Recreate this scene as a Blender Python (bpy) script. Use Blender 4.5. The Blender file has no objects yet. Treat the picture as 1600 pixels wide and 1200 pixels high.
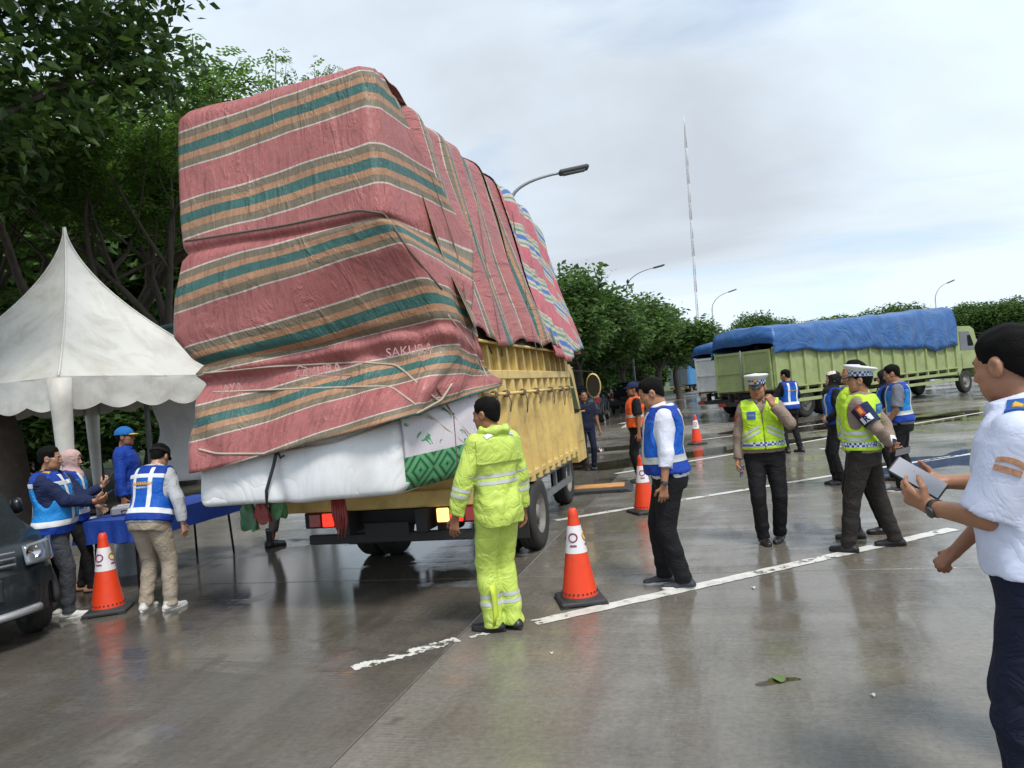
import bpy, bmesh, math, random
import numpy as np
from mathutils import Vector, Matrix
from mathutils.bvhtree import BVHTree
R = math.radians
random.seed(7); rng = np.random.default_rng(7)
scene = bpy.context.scene
COL = scene.collection

# ------------------------------------------------------------------ camera
ROLL, FPX, H0, CH = R(5.2), 1164.0, 14.0, 1.72
cam_d = bpy.data.cameras.new('camera'); cam = bpy.data.objects.new('camera', cam_d); COL.objects.link(cam)
cam_d.sensor_width = 36; cam_d.lens = FPX / 1600 * 36; cam_d.clip_start = 0.05; cam_d.clip_end = 3000
pitch = math.atan(H0 / FPX)
cam.matrix_world = Matrix.Translation((0, 0, CH)) @ Matrix.Rotation(R(90) + pitch, 4, 'X') @ Matrix.Rotation(-ROLL, 4, 'Z')
scene.camera = cam

# ------------------------------------------------------------------ sky and sun (overcast midday)
SUN_EL, SUN_AZ = R(58), R(150)       # azimuth measured clockwise from the viewing direction
world = bpy.data.worlds.new('World'); scene.world = world; world.use_nodes = True
nt = world.node_tree; nt.nodes.clear()
def N(tree, typ, **kw):
    n = tree.nodes.new(typ)
    for k, v in kw.items():
        if k in ('inputs',):
            for a, b in v.items(): n.inputs[a].default_value = b
        else: setattr(n, k, v)
    return n
out = N(nt, 'ShaderNodeOutputWorld')
sky = N(nt, 'ShaderNodeTexSky', sky_type='NISHITA', sun_disc=False, sun_elevation=SUN_EL, sun_rotation=SUN_AZ)
sky.air_density = 1.0; sky.dust_density = 1.5; sky.ozone_density = 1.5
bg1 = N(nt, 'ShaderNodeBackground', inputs={'Strength': 0.10})
nt.links.new(sky.outputs[0], bg1.inputs[0])
tc = N(nt, 'ShaderNodeTexCoord')
sep = N(nt, 'ShaderNodeSeparateXYZ'); nt.links.new(tc.outputs['Generated'], sep.inputs[0])
def M(tree, op, a, b=None, clamp=False):
    n = tree.nodes.new('ShaderNodeMath'); n.operation = op; n.use_clamp = clamp
    for i, v in enumerate((a, b)):
        if v is None: continue
        if isinstance(v, (int, float)): n.inputs[i].default_value = v
        else: tree.links.new(v, n.inputs[i])
    return n.outputs[0]
zz = M(nt, 'ADD', M(nt, 'MAXIMUM', sep.outputs[2], 0.0), 0.16)
comb = N(nt, 'ShaderNodeCombineXYZ')
nt.links.new(M(nt, 'DIVIDE', sep.outputs[0], zz), comb.inputs[0])
nt.links.new(M(nt, 'DIVIDE', sep.outputs[1], zz), comb.inputs[1])
def noise(tree, vec, scale, detail=6, rough=0.55, dist=0.0):
    n = N(tree, 'ShaderNodeTexNoise', inputs={'Scale': scale, 'Detail': detail, 'Roughness': rough, 'Distortion': dist})
    if vec is not None: tree.links.new(vec, n.inputs['Vector'])
    return n
def ramp(tree, fac, stops, interp='LINEAR'):
    n = N(tree, 'ShaderNodeValToRGB'); cr = n.color_ramp; cr.interpolation = interp
    while len(cr.elements) < len(stops): cr.elements.new(0.5)
    for e, (p, c) in zip(cr.elements, stops):
        e.position = p; e.color = tuple(c) + ((1,) if len(c) == 3 else ())
    tree.links.new(fac, n.inputs[0]); return n
mpp = N(nt, 'ShaderNodeMapping', inputs={'Location': (8.3, 0.6, 0.0), 'Scale': (1.0, 1.5, 1.0)})
nt.links.new(comb.outputs[0], mpp.inputs[0])
cn = noise(nt, mpp.outputs[0], 0.55, 8, 0.56, 0.35)        # cloud cover
cn2 = noise(nt, mpp.outputs[0], 0.34, 7, 0.52, 0.6)        # grey bellies
cover = ramp(nt, cn.outputs[0], [(0.25, (0, 0, 0)), (0.43, (1, 1, 1))])
shade = ramp(nt, cn2.outputs[0], [(0.34, (0.44, 0.485, 0.54)), (0.46, (0.56, 0.635, 0.71)), (0.57, (0.65, 0.745, 0.84))])
bg2 = N(nt, 'ShaderNodeBackground', inputs={'Strength': 0.67}); nt.links.new(shade.outputs[0], bg2.inputs[0])
mix = N(nt, 'ShaderNodeMixShader')
nt.links.new(cover.outputs[0], mix.inputs[0]); nt.links.new(bg1.outputs[0], mix.inputs[1]); nt.links.new(bg2.outputs[0], mix.inputs[2])
nt.links.new(mix.outputs[0], out.inputs[0])
sun_d = bpy.data.lights.new('sun', 'SUN'); sun_d.energy = 1.5; sun_d.angle = R(14); sun_d.color = (1.0, 0.95, 0.88)
sun = bpy.data.objects.new('sun', sun_d); COL.objects.link(sun)
sdir = Vector((math.sin(SUN_AZ) * math.cos(SUN_EL), math.cos(SUN_AZ) * math.cos(SUN_EL), math.sin(SUN_EL)))
sun.rotation_euler = sdir.to_track_quat('Z', 'Y').to_euler()
scene.view_settings.view_transform = 'Standard'; scene.view_settings.look = 'None'
scene.view_settings.exposure = 1.08; scene.view_settings.gamma = 1.0; scene.view_settings.use_curve_mapping = False
scene.render.engine = 'CYCLES'; scene.cycles.max_bounces = 6; scene.cycles.transparent_max_bounces = 12

# ------------------------------------------------------------------ photo pixel -> place
def ab(x, y):
    dx, dy = x - 800, y - 600
    return dx * math.cos(ROLL) - dy * math.sin(ROLL), dx * math.sin(ROLL) + dy * math.cos(ROLL) - H0
def P(x, y, d):
    a, b = ab(x, y); return Vector((a / FPX * d, d, CH - b / FPX * d))
def G(x, y, z=0.0):
    a, b = ab(x, y); d = (CH - z) * FPX / b; return Vector((a / FPX * d, d, z))

# ------------------------------------------------------------------ materials
MATS = {}
def mat(name, col, rough=0.6, var=0.12, scale=6.0, bump=0.0, bscale=40.0, metal=0.0, spec=0.5, coat=0.0, col2=None, sheen=0.0, ridge=False, dirt=None, dscale=1.5, damt=0.5):
    if name in MATS: return MATS[name]
    m = bpy.data.materials.new(name); m.use_nodes = True; t = m.node_tree
    b = t.nodes['Principled BSDF']
    co = N(t, 'ShaderNodeTexCoord')
    n1 = noise(t, co.outputs['Object'], scale, 5, 0.6)
    c1 = tuple(max(0, c * (1 - var)) for c in col); c2 = tuple(min(1, c * (1 + var)) for c in (col2 or col))
    rp = ramp(t, n1.outputs[0], [(0.3, c1), (0.7, c2)])
    cout = rp.outputs[0]
    if dirt is not None:
        n3 = noise(t, co.outputs['Object'], dscale, 7, 0.68, 0.4)
        f = ramp(t, n3.outputs[0], [(0.45, (0, 0, 0)), (0.72, (damt, damt, damt))])
        mx = N(t, 'ShaderNodeMix', data_type='RGBA'); t.links.new(f.outputs[0], mx.inputs[0])
        t.links.new(cout, mx.inputs[6]); mx.inputs[7].default_value = tuple(dirt) + (1,)
        cout = mx.outputs[2]
    t.links.new(cout, b.inputs['Base Color'])
    rr = ramp(t, n1.outputs[0], [(0.25, (max(0.02, rough * 0.8),) * 3), (0.75, (min(1, rough * 1.2),) * 3)])
    t.links.new(rr.outputs[0], b.inputs['Roughness'])
    b.inputs['Metallic'].default_value = metal; b.inputs['Specular IOR Level'].default_value = spec
    b.inputs['Coat Weight'].default_value = coat; b.inputs['Sheen Weight'].default_value = sheen
    if bump:
        n2 = noise(t, co.outputs['Object'], bscale, 4, 0.6)
        bp = N(t, 'ShaderNodeBump', inputs={'Strength': 1.0, 'Distance': bump}); hh = n2.outputs[0]
        if ridge:
            n2.inputs['Detail'].default_value = 3; n2.inputs['Distortion'].default_value = 0.8
            hh = M(t, 'POWER', M(t, 'ABSOLUTE', M(t, 'SUBTRACT', M(t, 'MULTIPLY', n2.outputs[0], 2.0), 1.0)), 0.7)
        t.links.new(hh, bp.inputs['Height'])
        t.links.new(bp.outputs[0], b.inputs['Normal'])
    MATS[name] = m; return m
def emit_mat(name, col, s):
    m = bpy.data.materials.new(name); m.use_nodes = True; b = m.node_tree.nodes['Principled BSDF']
    b.inputs['Base Color'].default_value = tuple(col) + (1,); b.inputs['Emission Color'].default_value = tuple(col) + (1,)
    b.inputs['Emission Strength'].default_value = s; b.inputs['Roughness'].default_value = 0.25
    MATS[name] = m; return m
def glass_mat(name, col, rough=0.05):
    m = bpy.data.materials.new(name); m.use_nodes = True; b = m.node_tree.nodes['Principled BSDF']
    b.inputs['Base Color'].default_value = tuple(col) + (1,); b.inputs['Roughness'].default_value = rough
    b.inputs['Coat Weight'].default_value = 0.6; b.inputs['Specular IOR Level'].default_value = 0.8
    MATS[name] = m; return m

# ------------------------------------------------------------------ mesh helpers
class MB:
    def __init__(s): s.v = []; s.f = []; s.m = []; s.sm = []
    def add(s, vs, fs, mi=0, smooth=False):
        o = len(s.v); s.v += [tuple(map(float, p)) for p in vs]
        for f in fs: s.f.append(tuple(i + o for i in f)); s.m.append(mi); s.sm.append(smooth)
        return s
    def box(s, c, h, rot=None, mi=0, bev=0.0):
        cx, cy, cz = c; hx, hy, hz = h
        if bev > 0:
            b = min(bev, hx * 0.9, hy * 0.9, hz * 0.9); pts = []
            bm = bmesh.new(); bmesh.ops.create_cube(bm, size=2.0)
            for v in bm.verts: v.co = Vector((v.co.x * hx, v.co.y * hy, v.co.z * hz))
            bmesh.ops.bevel(bm, geom=bm.edges[:], offset=b, segments=1, affect='EDGES', profile=0.5)
            vs = [v.co.copy() for v in bm.verts]; bm.verts.index_update(); fs = [[v.index for v in f.verts] for f in bm.faces]; bm.free()
        else:
            vs = [Vector((x * hx, y * hy, z * hz)) for z in (-1, 1) for y in (-1, 1) for x in (-1, 1)]
            fs = [(0, 2, 3, 1), (4, 5, 7, 6), (0, 1, 5, 4), (2, 6, 7, 3), (0, 4, 6, 2), (1, 3, 7, 5)]
        if rot is not None: vs = [rot @ v for v in vs]
        return s.add([(v.x + cx, v.y + cy, v.z + cz) for v in vs], fs, mi)
    def tube(s, pts, rad, n=8, mi=0, cap=True, smooth=True):
        pts = [Vector(p) for p in pts]; rad = [rad] * len(pts) if isinstance(rad, (int, float)) else rad
        up = Vector((0, 0, 1)); vs = []; pu = None
        for i, p in enumerate(pts):
            t = (pts[min(i + 1, len(pts) - 1)] - pts[max(i - 1, 0)])
            t = t.normalized() if t.length > 1e-9 else Vector((0, 0, 1))
            if pu is None: pu = t.orthogonal().normalized()
            pu = (pu - t * pu.dot(t)); pu = pu.normalized() if pu.length > 1e-6 else t.orthogonal().normalized()
            w = t.cross(pu)
            for k in range(n):
                a = 2 * math.pi * k / n; vs.append(p + (pu * math.cos(a) + w * math.sin(a)) * rad[i])
        fs = []
        for i in range(len(pts) - 1):
            for k in range(n):
                k2 = (k + 1) % n; fs.append((i * n + k, i * n + k2, (i + 1) * n + k2, (i + 1) * n + k))
        s.add(vs, fs, mi, smooth)
        if cap and n > 2:
            o = len(s.v) - len(vs)
            s.f += [tuple(o + k for k in reversed(range(n))), tuple(o + (len(pts) - 1) * n + k for k in range(n))]; s.m += [mi] * 2; s.sm += [False] * 2
        return s
    def lathe(s, prof, n=24, c=(0, 0, 0), mi=0, axis='Z', smooth=True, close=False):
        vs = []
        for r, z in prof:
            for k in range(n):
                a = 2 * math.pi * k / n; x, y = r * math.cos(a), r * math.sin(a)
                q = (x, y, z) if axis == 'Z' else ((z, x, y) if axis == 'X' else (x, z, y))
                vs.append((q[0] + c[0], q[1] + c[1], q[2] + c[2]))
        fs = []
        for i in range(len(prof) - 1):
            for k in range(n):
                k2 = (k + 1) % n; fs.append((i * n + k, i * n + k2, (i + 1) * n + k2, (i + 1) * n + k))
        if close:
            fs.append(tuple(reversed(range(n)))); fs.append(tuple((len(prof) - 1) * n + k for k in range(n)))
        return s.add(vs, fs, mi, smooth)
    def prism(s, poly, a0, a1, plane='YZ', mi=0):
        """polygon in a plane, extruded along the remaining axis from a0 to a1"""
        n = len(poly); vs = []
        for a in (a0, a1):
            for p, q in poly: vs.append((a, p, q) if plane == 'YZ' else ((p, a, q) if plane == 'XZ' else (p, q, a)))
        fs = [tuple(reversed(range(n))), tuple(range(n, 2 * n))] + [(k, (k + 1) % n, n + (k + 1) % n, n + k) for k in range(n)]
        return s.add(vs, fs, mi)
    def grid(s, pts, mi=0, smooth=True, closed_u=False):
        nr, nc = len(pts), len(pts[0]); vs = [p for row in pts for p in row]; fs = []
        for i in range(nr - 1):
            for j in range(nc - 1 + (1 if closed_u else 0)):
                j2 = (j + 1) % nc; fs.append((i * nc + j, i * nc + j2, (i + 1) * nc + j2, (i + 1) * nc + j))
        return s.add(vs, fs, mi, smooth)
    def build(s, name, mats, parent=None, fixn=False):
        me = bpy.data.meshes.new(name); me.from_pydata(s.v, [], s.f); 
        for m in (mats if isinstance(mats, (list, tuple)) else [mats]): me.materials.append(m)
        me.polygons.foreach_set('material_index', s.m); me.polygons.foreach_set('use_smooth', s.sm)
        if fixn:
            bm = bmesh.new(); bm.from_mesh(me); bmesh.ops.recalc_face_normals(bm, faces=bm.faces); bm.to_mesh(me); bm.free()
        me.update(); return link(name, me, parent)
def link(name, me, parent=None):
    o = bpy.data.objects.new(name, me); COL.objects.link(o)
    if parent is not None: o.parent = parent
    return o
def np_mesh(name, V, F, mats, mi=None, smooth=True):
    me = bpy.data.meshes.new(name); nf = len(F); k = F.shape[1]
    me.vertices.add(len(V)); me.vertices.foreach_set('co', np.ascontiguousarray(V, dtype=np.float32).ravel())
    me.loops.add(nf * k); me.loops.foreach_set('vertex_index', np.ascontiguousarray(F, dtype=np.int32).ravel())
    me.polygons.add(nf); me.polygons.foreach_set('loop_start', np.arange(0, nf * k, k, dtype=np.int32))
    for m in (mats if isinstance(mats, (list, tuple)) else [mats]): me.materials.append(m)
    if mi is not None: me.polygons.foreach_set('material_index', np.asarray(mi, dtype=np.int32))
    me.polygons.foreach_set('use_smooth', np.full(nf, smooth)); me.update(calc_edges=True); return me
def tag(o, label=None, cat=None, group=None, kind=None):
    if label: o['label'] = label
    if cat: o['category'] = cat
    if group: o['group'] = group
    if kind: o['kind'] = kind
    return o
def empty(name, loc=(0, 0, 0), rz=0.0, label=None, cat=None, group=None):
    o = bpy.data.objects.new(name, None); COL.objects.link(o); o.location = loc; o.rotation_euler = (0, 0, rz); o.empty_display_size = 0.2
    return tag(o, label, cat, group)
def copy_tree(o, parent=None):
    c = o.copy(); COL.objects.link(c)
    if parent is not None: c.parent = parent
    for ch in list(o.children):
        copy_tree(ch, c)
    return c
def text_mesh(txt, size, ext=0.0015, spacing=1.0, bold=0.0):
    cu = bpy.data.curves.new('lettering', 'FONT'); cu.body = txt; cu.size = size; cu.extrude = ext; cu.align_x = 'CENTER'; cu.align_y = 'CENTER'; cu.resolution_u = 3; cu.offset = bold; cu.space_character = spacing
    o = bpy.data.objects.new('lettering', cu); COL.objects.link(o)
    dg = bpy.context.evaluated_depsgraph_get(); me = bpy.data.meshes.new_from_object(o.evaluated_get(dg))
    bpy.data.objects.remove(o); bpy.data.curves.remove(cu); me.materials.clear(); return me
def lettering(txt, size, M4, mt, parent, name='lettering', ext=0.0015, surf=None, off=0.004, bold=0.0, spacing=1.0, shear=0.0):
    """text in the plane of M4 (local x right, y up, z outward); with surf=BVHTree it is laid onto that surface"""
    me = text_mesh(txt, size, ext, spacing, bold)
    zd = (M4.to_3x3() @ Vector((0, 0, 1))).normalized()
    for v in me.vertices:
        lz = v.co.z; p = M4 @ Vector((v.co.x + shear * v.co.y, v.co.y, 0))
        if surf is not None:
            hit = surf.ray_cast(p + zd * 0.3, -zd, 0.8)
            if hit[0] is not None: p = hit[0]
        v.co = p + zd * (off + lz)
    me.materials.append(mt); return link(name, me, parent)
def bvh_of(o):
    me = o.data; return BVHTree.FromPolygons([v.co.copy() for v in me.vertices], [tuple(p.vertices) for p in me.polygons])
def patch(w, h, M4, mt, parent, name, surf=None, off=0.003, nx=8, ny=6, shape=None, th=0.0015):
    """a thin cloth or printed patch laid onto a surface"""
    zd = (M4.to_3x3() @ Vector((0, 0, 1))).normalized(); rows = []
    for k in (0, 1):
        g = []
        for j in range(ny + 1):
            row = []
            for i in range(nx + 1):
                x, y = (i / nx - 0.5) * w, (j / ny - 0.5) * h
                if shape: x, y = shape(x, y)
                p = M4 @ Vector((x, y, 0))
                if surf is not None:
                    hit = surf.ray_cast(p + zd * 0.3, -zd, 0.8)
                    if hit[0] is not None: p = hit[0]
                row.append(p + zd * (off + (th if k else -off)))
            g.append(row)
        rows.append(g)
    mb = MB(); mb.grid(rows[1])
    edge = [rows[1][0][i] for i in range(nx + 1)] + [rows[1][j][nx] for j in range(1, ny + 1)] + [rows[1][ny][i] for i in range(nx - 1, -1, -1)] + [rows[1][j][0] for j in range(ny - 1, 0, -1)]
    edge0 = [rows[0][0][i] for i in range(nx + 1)] + [rows[0][j][nx] for j in range(1, ny + 1)] + [rows[0][ny][i] for i in range(nx - 1, -1, -1)] + [rows[0][j][0] for j in range(ny - 1, 0, -1)]
    mb.grid([edge0, edge], smooth=False, closed_u=True)
    return mb.build(name, mt, parent)
def frame(o, x, z):
    """matrix with origin o, local x, local z (outward)"""
    z = Vector(z).normalized(); x = Vector(x); x = (x - z * x.dot(z)).normalized(); y = z.cross(x)
    m = Matrix((x, y, z)).transposed().to_4x4(); m.translation = Vector(o); return m
# ------------------------------------------------------------------ truck frame (the slabs run along the truck's lane)
HD = R(15.5); TO = Vector((-0.82, 8.45, 0)); TU = Vector((math.sin(HD), math.cos(HD), 0)); TLT = Vector((math.cos(HD), -math.sin(HD), 0))
def T(L, s, z=0.0): return TO + TLT * L + TU * s + Vector((0, 0, z))

def wet_concrete(name, dark, lite, wetlo, wethi, seed, gl=1.0):
    m = bpy.data.materials.new(name); m.use_nodes = True; t = m.node_tree; b = t.nodes['Principled BSDF']
    geo = N(t, 'ShaderNodeNewGeometry')
    mp = N(t, 'ShaderNodeMapping', inputs={'Rotation': (0, 0, HD), 'Location': (seed, seed * 0.7, 0)})
    t.links.new(geo.outputs['Position'], mp.inputs[0]); pos = mp.outputs[0]
    big = noise(t, pos, 0.22, 6, 0.6, 0.5)
    st = N(t, 'ShaderNodeMapping', inputs={'Scale': (2.6, 0.55, 1)}); t.links.new(pos, st.inputs[0])
    streak = noise(t, st.outputs[0], 0.9, 6, 0.65, 0.3)
    lat = N(t, 'ShaderNodeMapping', inputs={'Scale': (0.35, 2.2, 1)}); t.links.new(pos, lat.inputs[0])
    strk2 = noise(t, lat.outputs[0], 1.3, 6, 0.62, 0.4)
    fine = noise(t, pos, 26, 5, 0.7)
    grit = noise(t, pos, 190, 2, 0.6)
    wet = M(t, 'ADD', M(t, 'MULTIPLY', big.outputs[0], 0.5), M(t, 'ADD', M(t, 'MULTIPLY', streak.outputs[0], 0.2), M(t, 'MULTIPLY', strk2.outputs[0], 0.3)))
    wf = ramp(t, wet, [(wetlo, (0, 0, 0)), (wethi, (1, 1, 1))])           # 1 = standing film
    tone = M(t, 'ADD', M(t, 'MULTIPLY', fine.outputs[0], 0.45), M(t, 'MULTIPLY', strk2.outputs[0], 0.55))
    colr = ramp(t, tone, [(0.33, dark), (0.50, tuple((a + c) / 2 for a, c in zip(dark, lite))), (0.66, lite)])
    dk = N(t, 'ShaderNodeMix', data_type='RGBA', blend_type='MULTIPLY'); dk.inputs[0].default_value = 1.0
    wc = ramp(t, wf.outputs[0], [(0.0, (1, 1, 1)), (1.0, (0.62, 0.60, 0.57))]); t.links.new(colr.outputs[0], dk.inputs[6]); t.links.new(wc.outputs[0], dk.inputs[7])
    oi = N(t, 'ShaderNodeObjectInfo'); sl = ramp(t, oi.outputs['Random'], [(0, (0.86, 0.86, 0.87)), (1, (1.1, 1.09, 1.06))])
    dk2 = N(t, 'ShaderNodeMix', data_type='RGBA', blend_type='MULTIPLY'); dk2.inputs[0].default_value = 1.0
    t.links.new(dk.outputs[2], dk2.inputs[6]); t.links.new(sl.outputs[0], dk2.inputs[7])
    # oil spots
    osp = noise(t, pos, 2.3, 3, 0.5); of = ramp(t, osp.outputs[0], [(0.70, (1, 1, 1)), (0.76, (0.62, 0.6, 0.58))])
    dk3 = N(t, 'ShaderNodeMix', data_type='RGBA', blend_type='MULTIPLY'); dk3.inputs[0].default_value = 1.0
    t.links.new(dk2.outputs[2], dk3.inputs[6]); t.links.new(of.outputs[0], dk3.inputs[7])
    tk = ramp(t, streak.outputs[0], [(0.38, (0.72, 0.70, 0.68)), (0.52, (1, 1, 1)), (0.7, (1.12, 1.12, 1.12))]); dk4 = N(t, 'ShaderNodeMix', data_type='RGBA', blend_type='MULTIPLY'); dk4.inputs[0].default_value = 1.0
    t.links.new(dk3.outputs[2], dk4.inputs[6]); t.links.new(tk.outputs[0], dk4.inputs[7]); t.links.new(dk4.outputs[2], b.inputs['Base Color'])
    ro = ramp(t, wf.outputs[0], [(0.0, (0.44 * gl,) * 3), (0.4, (0.24 * gl,) * 3), (0.75, (0.11 * gl,) * 3), (1.0, (0.05 * gl,) * 3)]); t.links.new(ro.outputs[0], b.inputs['Roughness'])
    b.inputs['Specular IOR Level'].default_value = 0.5; b.inputs['IOR'].default_value = 1.42
    # tined grooves across the lane, drowned where water stands
    wv = N(t, 'ShaderNodeTexWave', wave_type='BANDS', bands_direction='Y', inputs={'Scale': 11.0, 'Distortion': 2.5, 'Detail': 3.0, 'Detail Scale': 1.6})
    t.links.new(pos, wv.inputs['Vector'])
    dry = M(t, 'SUBTRACT', 1.0, M(t, 'MULTIPLY', wf.outputs[0], 0.92))
    h = M(t, 'ADD', M(t, 'MULTIPLY', M(t, 'MULTIPLY', wv.outputs[0], strk2.outputs[0]), 0.55), M(t, 'ADD', M(t, 'MULTIPLY', grit.outputs[0], 0.5), M(t, 'MULTIPLY', fine.outputs[0], 1.1)))
    bp = N(t, 'ShaderNodeBump', inputs={'Strength': 1.0, 'Distance': 0.0042}); t.links.new(M(t, 'MULTIPLY', h, dry), bp.inputs['Height'])
    t.links.new(bp.outputs[0], b.inputs['Normal'])
    MATS[name] = m; return m
conc_r = wet_concrete('wet_concrete', (0.155, 0.145, 0.128), (0.345, 0.325, 0.285), 0.405, 0.525, 0.0, 0.85)
conc_l = wet_concrete('wet_lane_concrete', (0.12, 0.112, 0.098), (0.255, 0.238, 0.208), 0.41, 0.53, 11.0, 0.72)
far_road = wet_concrete('far_concrete', (0.17, 0.16, 0.145), (0.30, 0.285, 0.255), 0.44, 0.66, 5.0)

# one sheet to the horizon, the concrete slabs lie on it
mb = MB(); S = 1500
mb.add([(-S, -S, -0.012), (S, -S, -0.012), (S, S, -0.012), (-S, S, -0.012)], [(0, 1, 2, 3)])
ground = tag(mb.build('ground', far_road), kind='structure')
SW, SL, L0, S0 = 4.2, 5.0, 1.075, -1.22
def slab_mesh(mt):
    m = MB(); m.box((SW / 2, SL / 2, -0.03), (SW / 2 - 0.004, SL / 2 - 0.004, 0.03), bev=0.006)
    me = bpy.data.meshes.new('concrete_slab'); me.from_pydata(m.v, [], m.f); me.materials.append(mt); return me
slab_r, slab_l = slab_mesh(conc_r), slab_mesh(conc_l)
for i in range(-5, 9):
    for j in range(-3, 11):
        o = link('concrete_slab', slab_l if i < 0 else slab_r, ground)
        # the slab's own frame: x = lateral, y = along
        o.location = T(L0 + i * SW, S0 + j * SL); o.rotation_euler = (0, 0, -HD)
# worn joint filler
fill = mat('joint_filler', (0.03, 0.028, 0.026), 0.6)

# painted bay lines, worn
def paint_mat(wl=0.395):
    m = bpy.data.materials.new('road_paint'); m.use_nodes = True; t = m.node_tree; b = t.nodes['Principled BSDF']
    geo = N(t, 'ShaderNodeNewGeometry'); n1 = noise(t, geo.outputs['Position'], 9, 6, 0.7)
    n2 = noise(t, geo.outputs['Position'], 2.0, 5, 0.6)
    cr = ramp(t, n1.outputs[0], [(0.3, (0.42, 0.40, 0.36)), (0.55, (0.66, 0.65, 0.61))]); t.links.new(cr.outputs[0], b.inputs['Base Color']); b.inputs['Roughness'].default_value = 0.35
    tr = N(t, 'ShaderNodeBsdfTransparent'); mx = N(t, 'ShaderNodeMixShader')
    w = M(t, 'ADD', M(t, 'MULTIPLY', n1.outputs[0], 0.6), M(t, 'MULTIPLY', n2.outputs[0], 0.4))
    fr = ramp(t, w, [(wl, (0, 0, 0)), (wl + 0.02, (1, 1, 1))]); t.links.new(fr.outputs[0], mx.inputs[0])
    t.links.new(tr.outputs[0], mx.inputs[1]); t.links.new(b.outputs[0], mx.inputs[2]); t.links.new(mx.outputs[0], t.nodes['Material Output'].inputs[0])
    return m
paint = paint_mat(0.42); paint_worn = paint_mat(0.475)
def stripe(p, q, w=0.13, name='painted_line', n=40, rag=0.006, pm=None):
    d = (q - p); L = d.length; d.normalize(); nr = Vector((-d.y, d.x, 0)); rows = []
    for i in range(n + 1):
        c = p + d * (L * i / n); a = w / 2 + random.uniform(-rag, rag); b2 = w / 2 + random.uniform(-rag, rag)
        rows.append([c - nr * a + Vector((0, 0, 0.004)), c + nr * b2 + Vector((0, 0, 0.004))])
    m = MB(); m.grid(rows, smooth=False); o = m.build(name, pm or paint); return tag(o, kind='structure')
A0, A1 = G(835, 972), G(1488, 826); dA = (A1 - A0).normalized()
stripe(G(552, 1043), G(716, 998), 0.12, n=60, rag=0.016, pm=paint_worn)
stripe(G(735, 995), G(765, 988), 0.06, n=14, rag=0.012, pm=paint_worn)
stripe(A0, A1, 0.14, n=80)
B0, B1 = G(868, 813), G(1312, 741); stripe(B0, B1 + (B1 - B0) * 0.5, 0.13, n=60)
dB = (B1 - B0).normalized()
for px in ((975, 738), (1000, 650)): pass
for q0, q1 in (((962, 740), (1560, 640)), ((1080, 689), (1215, 672)), ((1240, 668), (1420, 645)), ((1280, 702), (1420, 683))):
    stripe(G(*q0), G(*q1), 0.13, n=40)
stripe(G(1440, 721), G(1530, 707), 0.12, n=20)
# arrow marking on the far lane
a = G(985, 661); m = MB()
au = Vector((0.23, 0.97, 0)); an = Vector((0.97, -0.23, 0))
def ap(x, y): v = a + an * x + au * y; return (v.x, v.y, 0.004 - 0.0)
m.add([ap(-.15, -3), ap(.15, -3), ap(.15, 0), ap(-.15, 0)], [(0, 1, 2, 3)]); m.add([ap(-.6, 0), ap(.6, 0), ap(0, 2.2)], [(0, 1, 2)])
tag(m.build('painted_arrow', paint), kind='structure')

# puddles: thin sheets of water lying in the dips
def water_mat():
    m = bpy.data.materials.new('puddle_water'); m.use_nodes = True; t = m.node_tree; t.nodes.remove(t.nodes['Principled BSDF'])
    fr = N(t, 'ShaderNodeFresnel', inputs={'IOR': 1.33}); gl = N(t, 'ShaderNodeBsdfGlossy', inputs={'Roughness': 0.02})
    tr = N(t, 'ShaderNodeBsdfTransparent', inputs={'Color': (0.62, 0.60, 0.56, 1)}); mx = N(t, 'ShaderNodeMixShader')
    geo = N(t, 'ShaderNodeNewGeometry'); n = noise(t, geo.outputs['Position'], 3.0, 3, 0.5)
    bp = N(t, 'ShaderNodeBump', inputs={'Strength': 0.25, 'Distance': 0.004}); t.links.new(n.outputs[0], bp.inputs['Height'])
    t.links.new(bp.outputs[0], gl.inputs['Normal'])
    t.links.new(fr.outputs[0], mx.inputs[0]); t.links.new(tr.outputs[0], mx.inputs[1]); t.links.new(gl.outputs[0], mx.inputs[2])
    t.links.new(mx.outputs[0], t.nodes['Material Output'].inputs[0]); return m
water = water_mat()
def puddle(c, rx, ry, rot=0.0, seed=1):
    r2 = random.Random(seed); n = 64; ph = [r2.uniform(0, 6.28) for _ in range(8)]; pts = []
    for k in range(n):
        a = 2 * math.pi * k / n
        f = 1 + sum(0.32 / (i + 1) ** 0.8 * math.sin((i + 2) * a + ph[i]) for i in range(7)) * 0.75
        x, y = rx * f * math.cos(a), ry * f * math.sin(a)
        pts.append((c.x + x * math.cos(rot) - y * math.sin(rot), c.y + x * math.sin(rot) + y * math.cos(rot), 0.0022))
    m = MB(); m.add([(c.x, c.y, 0.0022)] + pts, [(0, k + 1, (k + 1) % n + 1) for k in range(n)])
    tag(m.build('puddle', water), kind='structure')
puddle(G(1212, 1062), 0.10, 0.05, 0.2, 3);
puddle(G(1060, 712), 3.1, 0.9, 0.35, 7); puddle(G(1505, 716), 1.5, 1.0, 0.3, 8)
puddle(G(930, 703), 1.6, 1.0, 0.2, 9); puddle(G(1330, 660), 3.6, 1.6, 0.2, 10); puddle(G(1480, 655), 3.4, 1.5, 0.1, 11)


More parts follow.
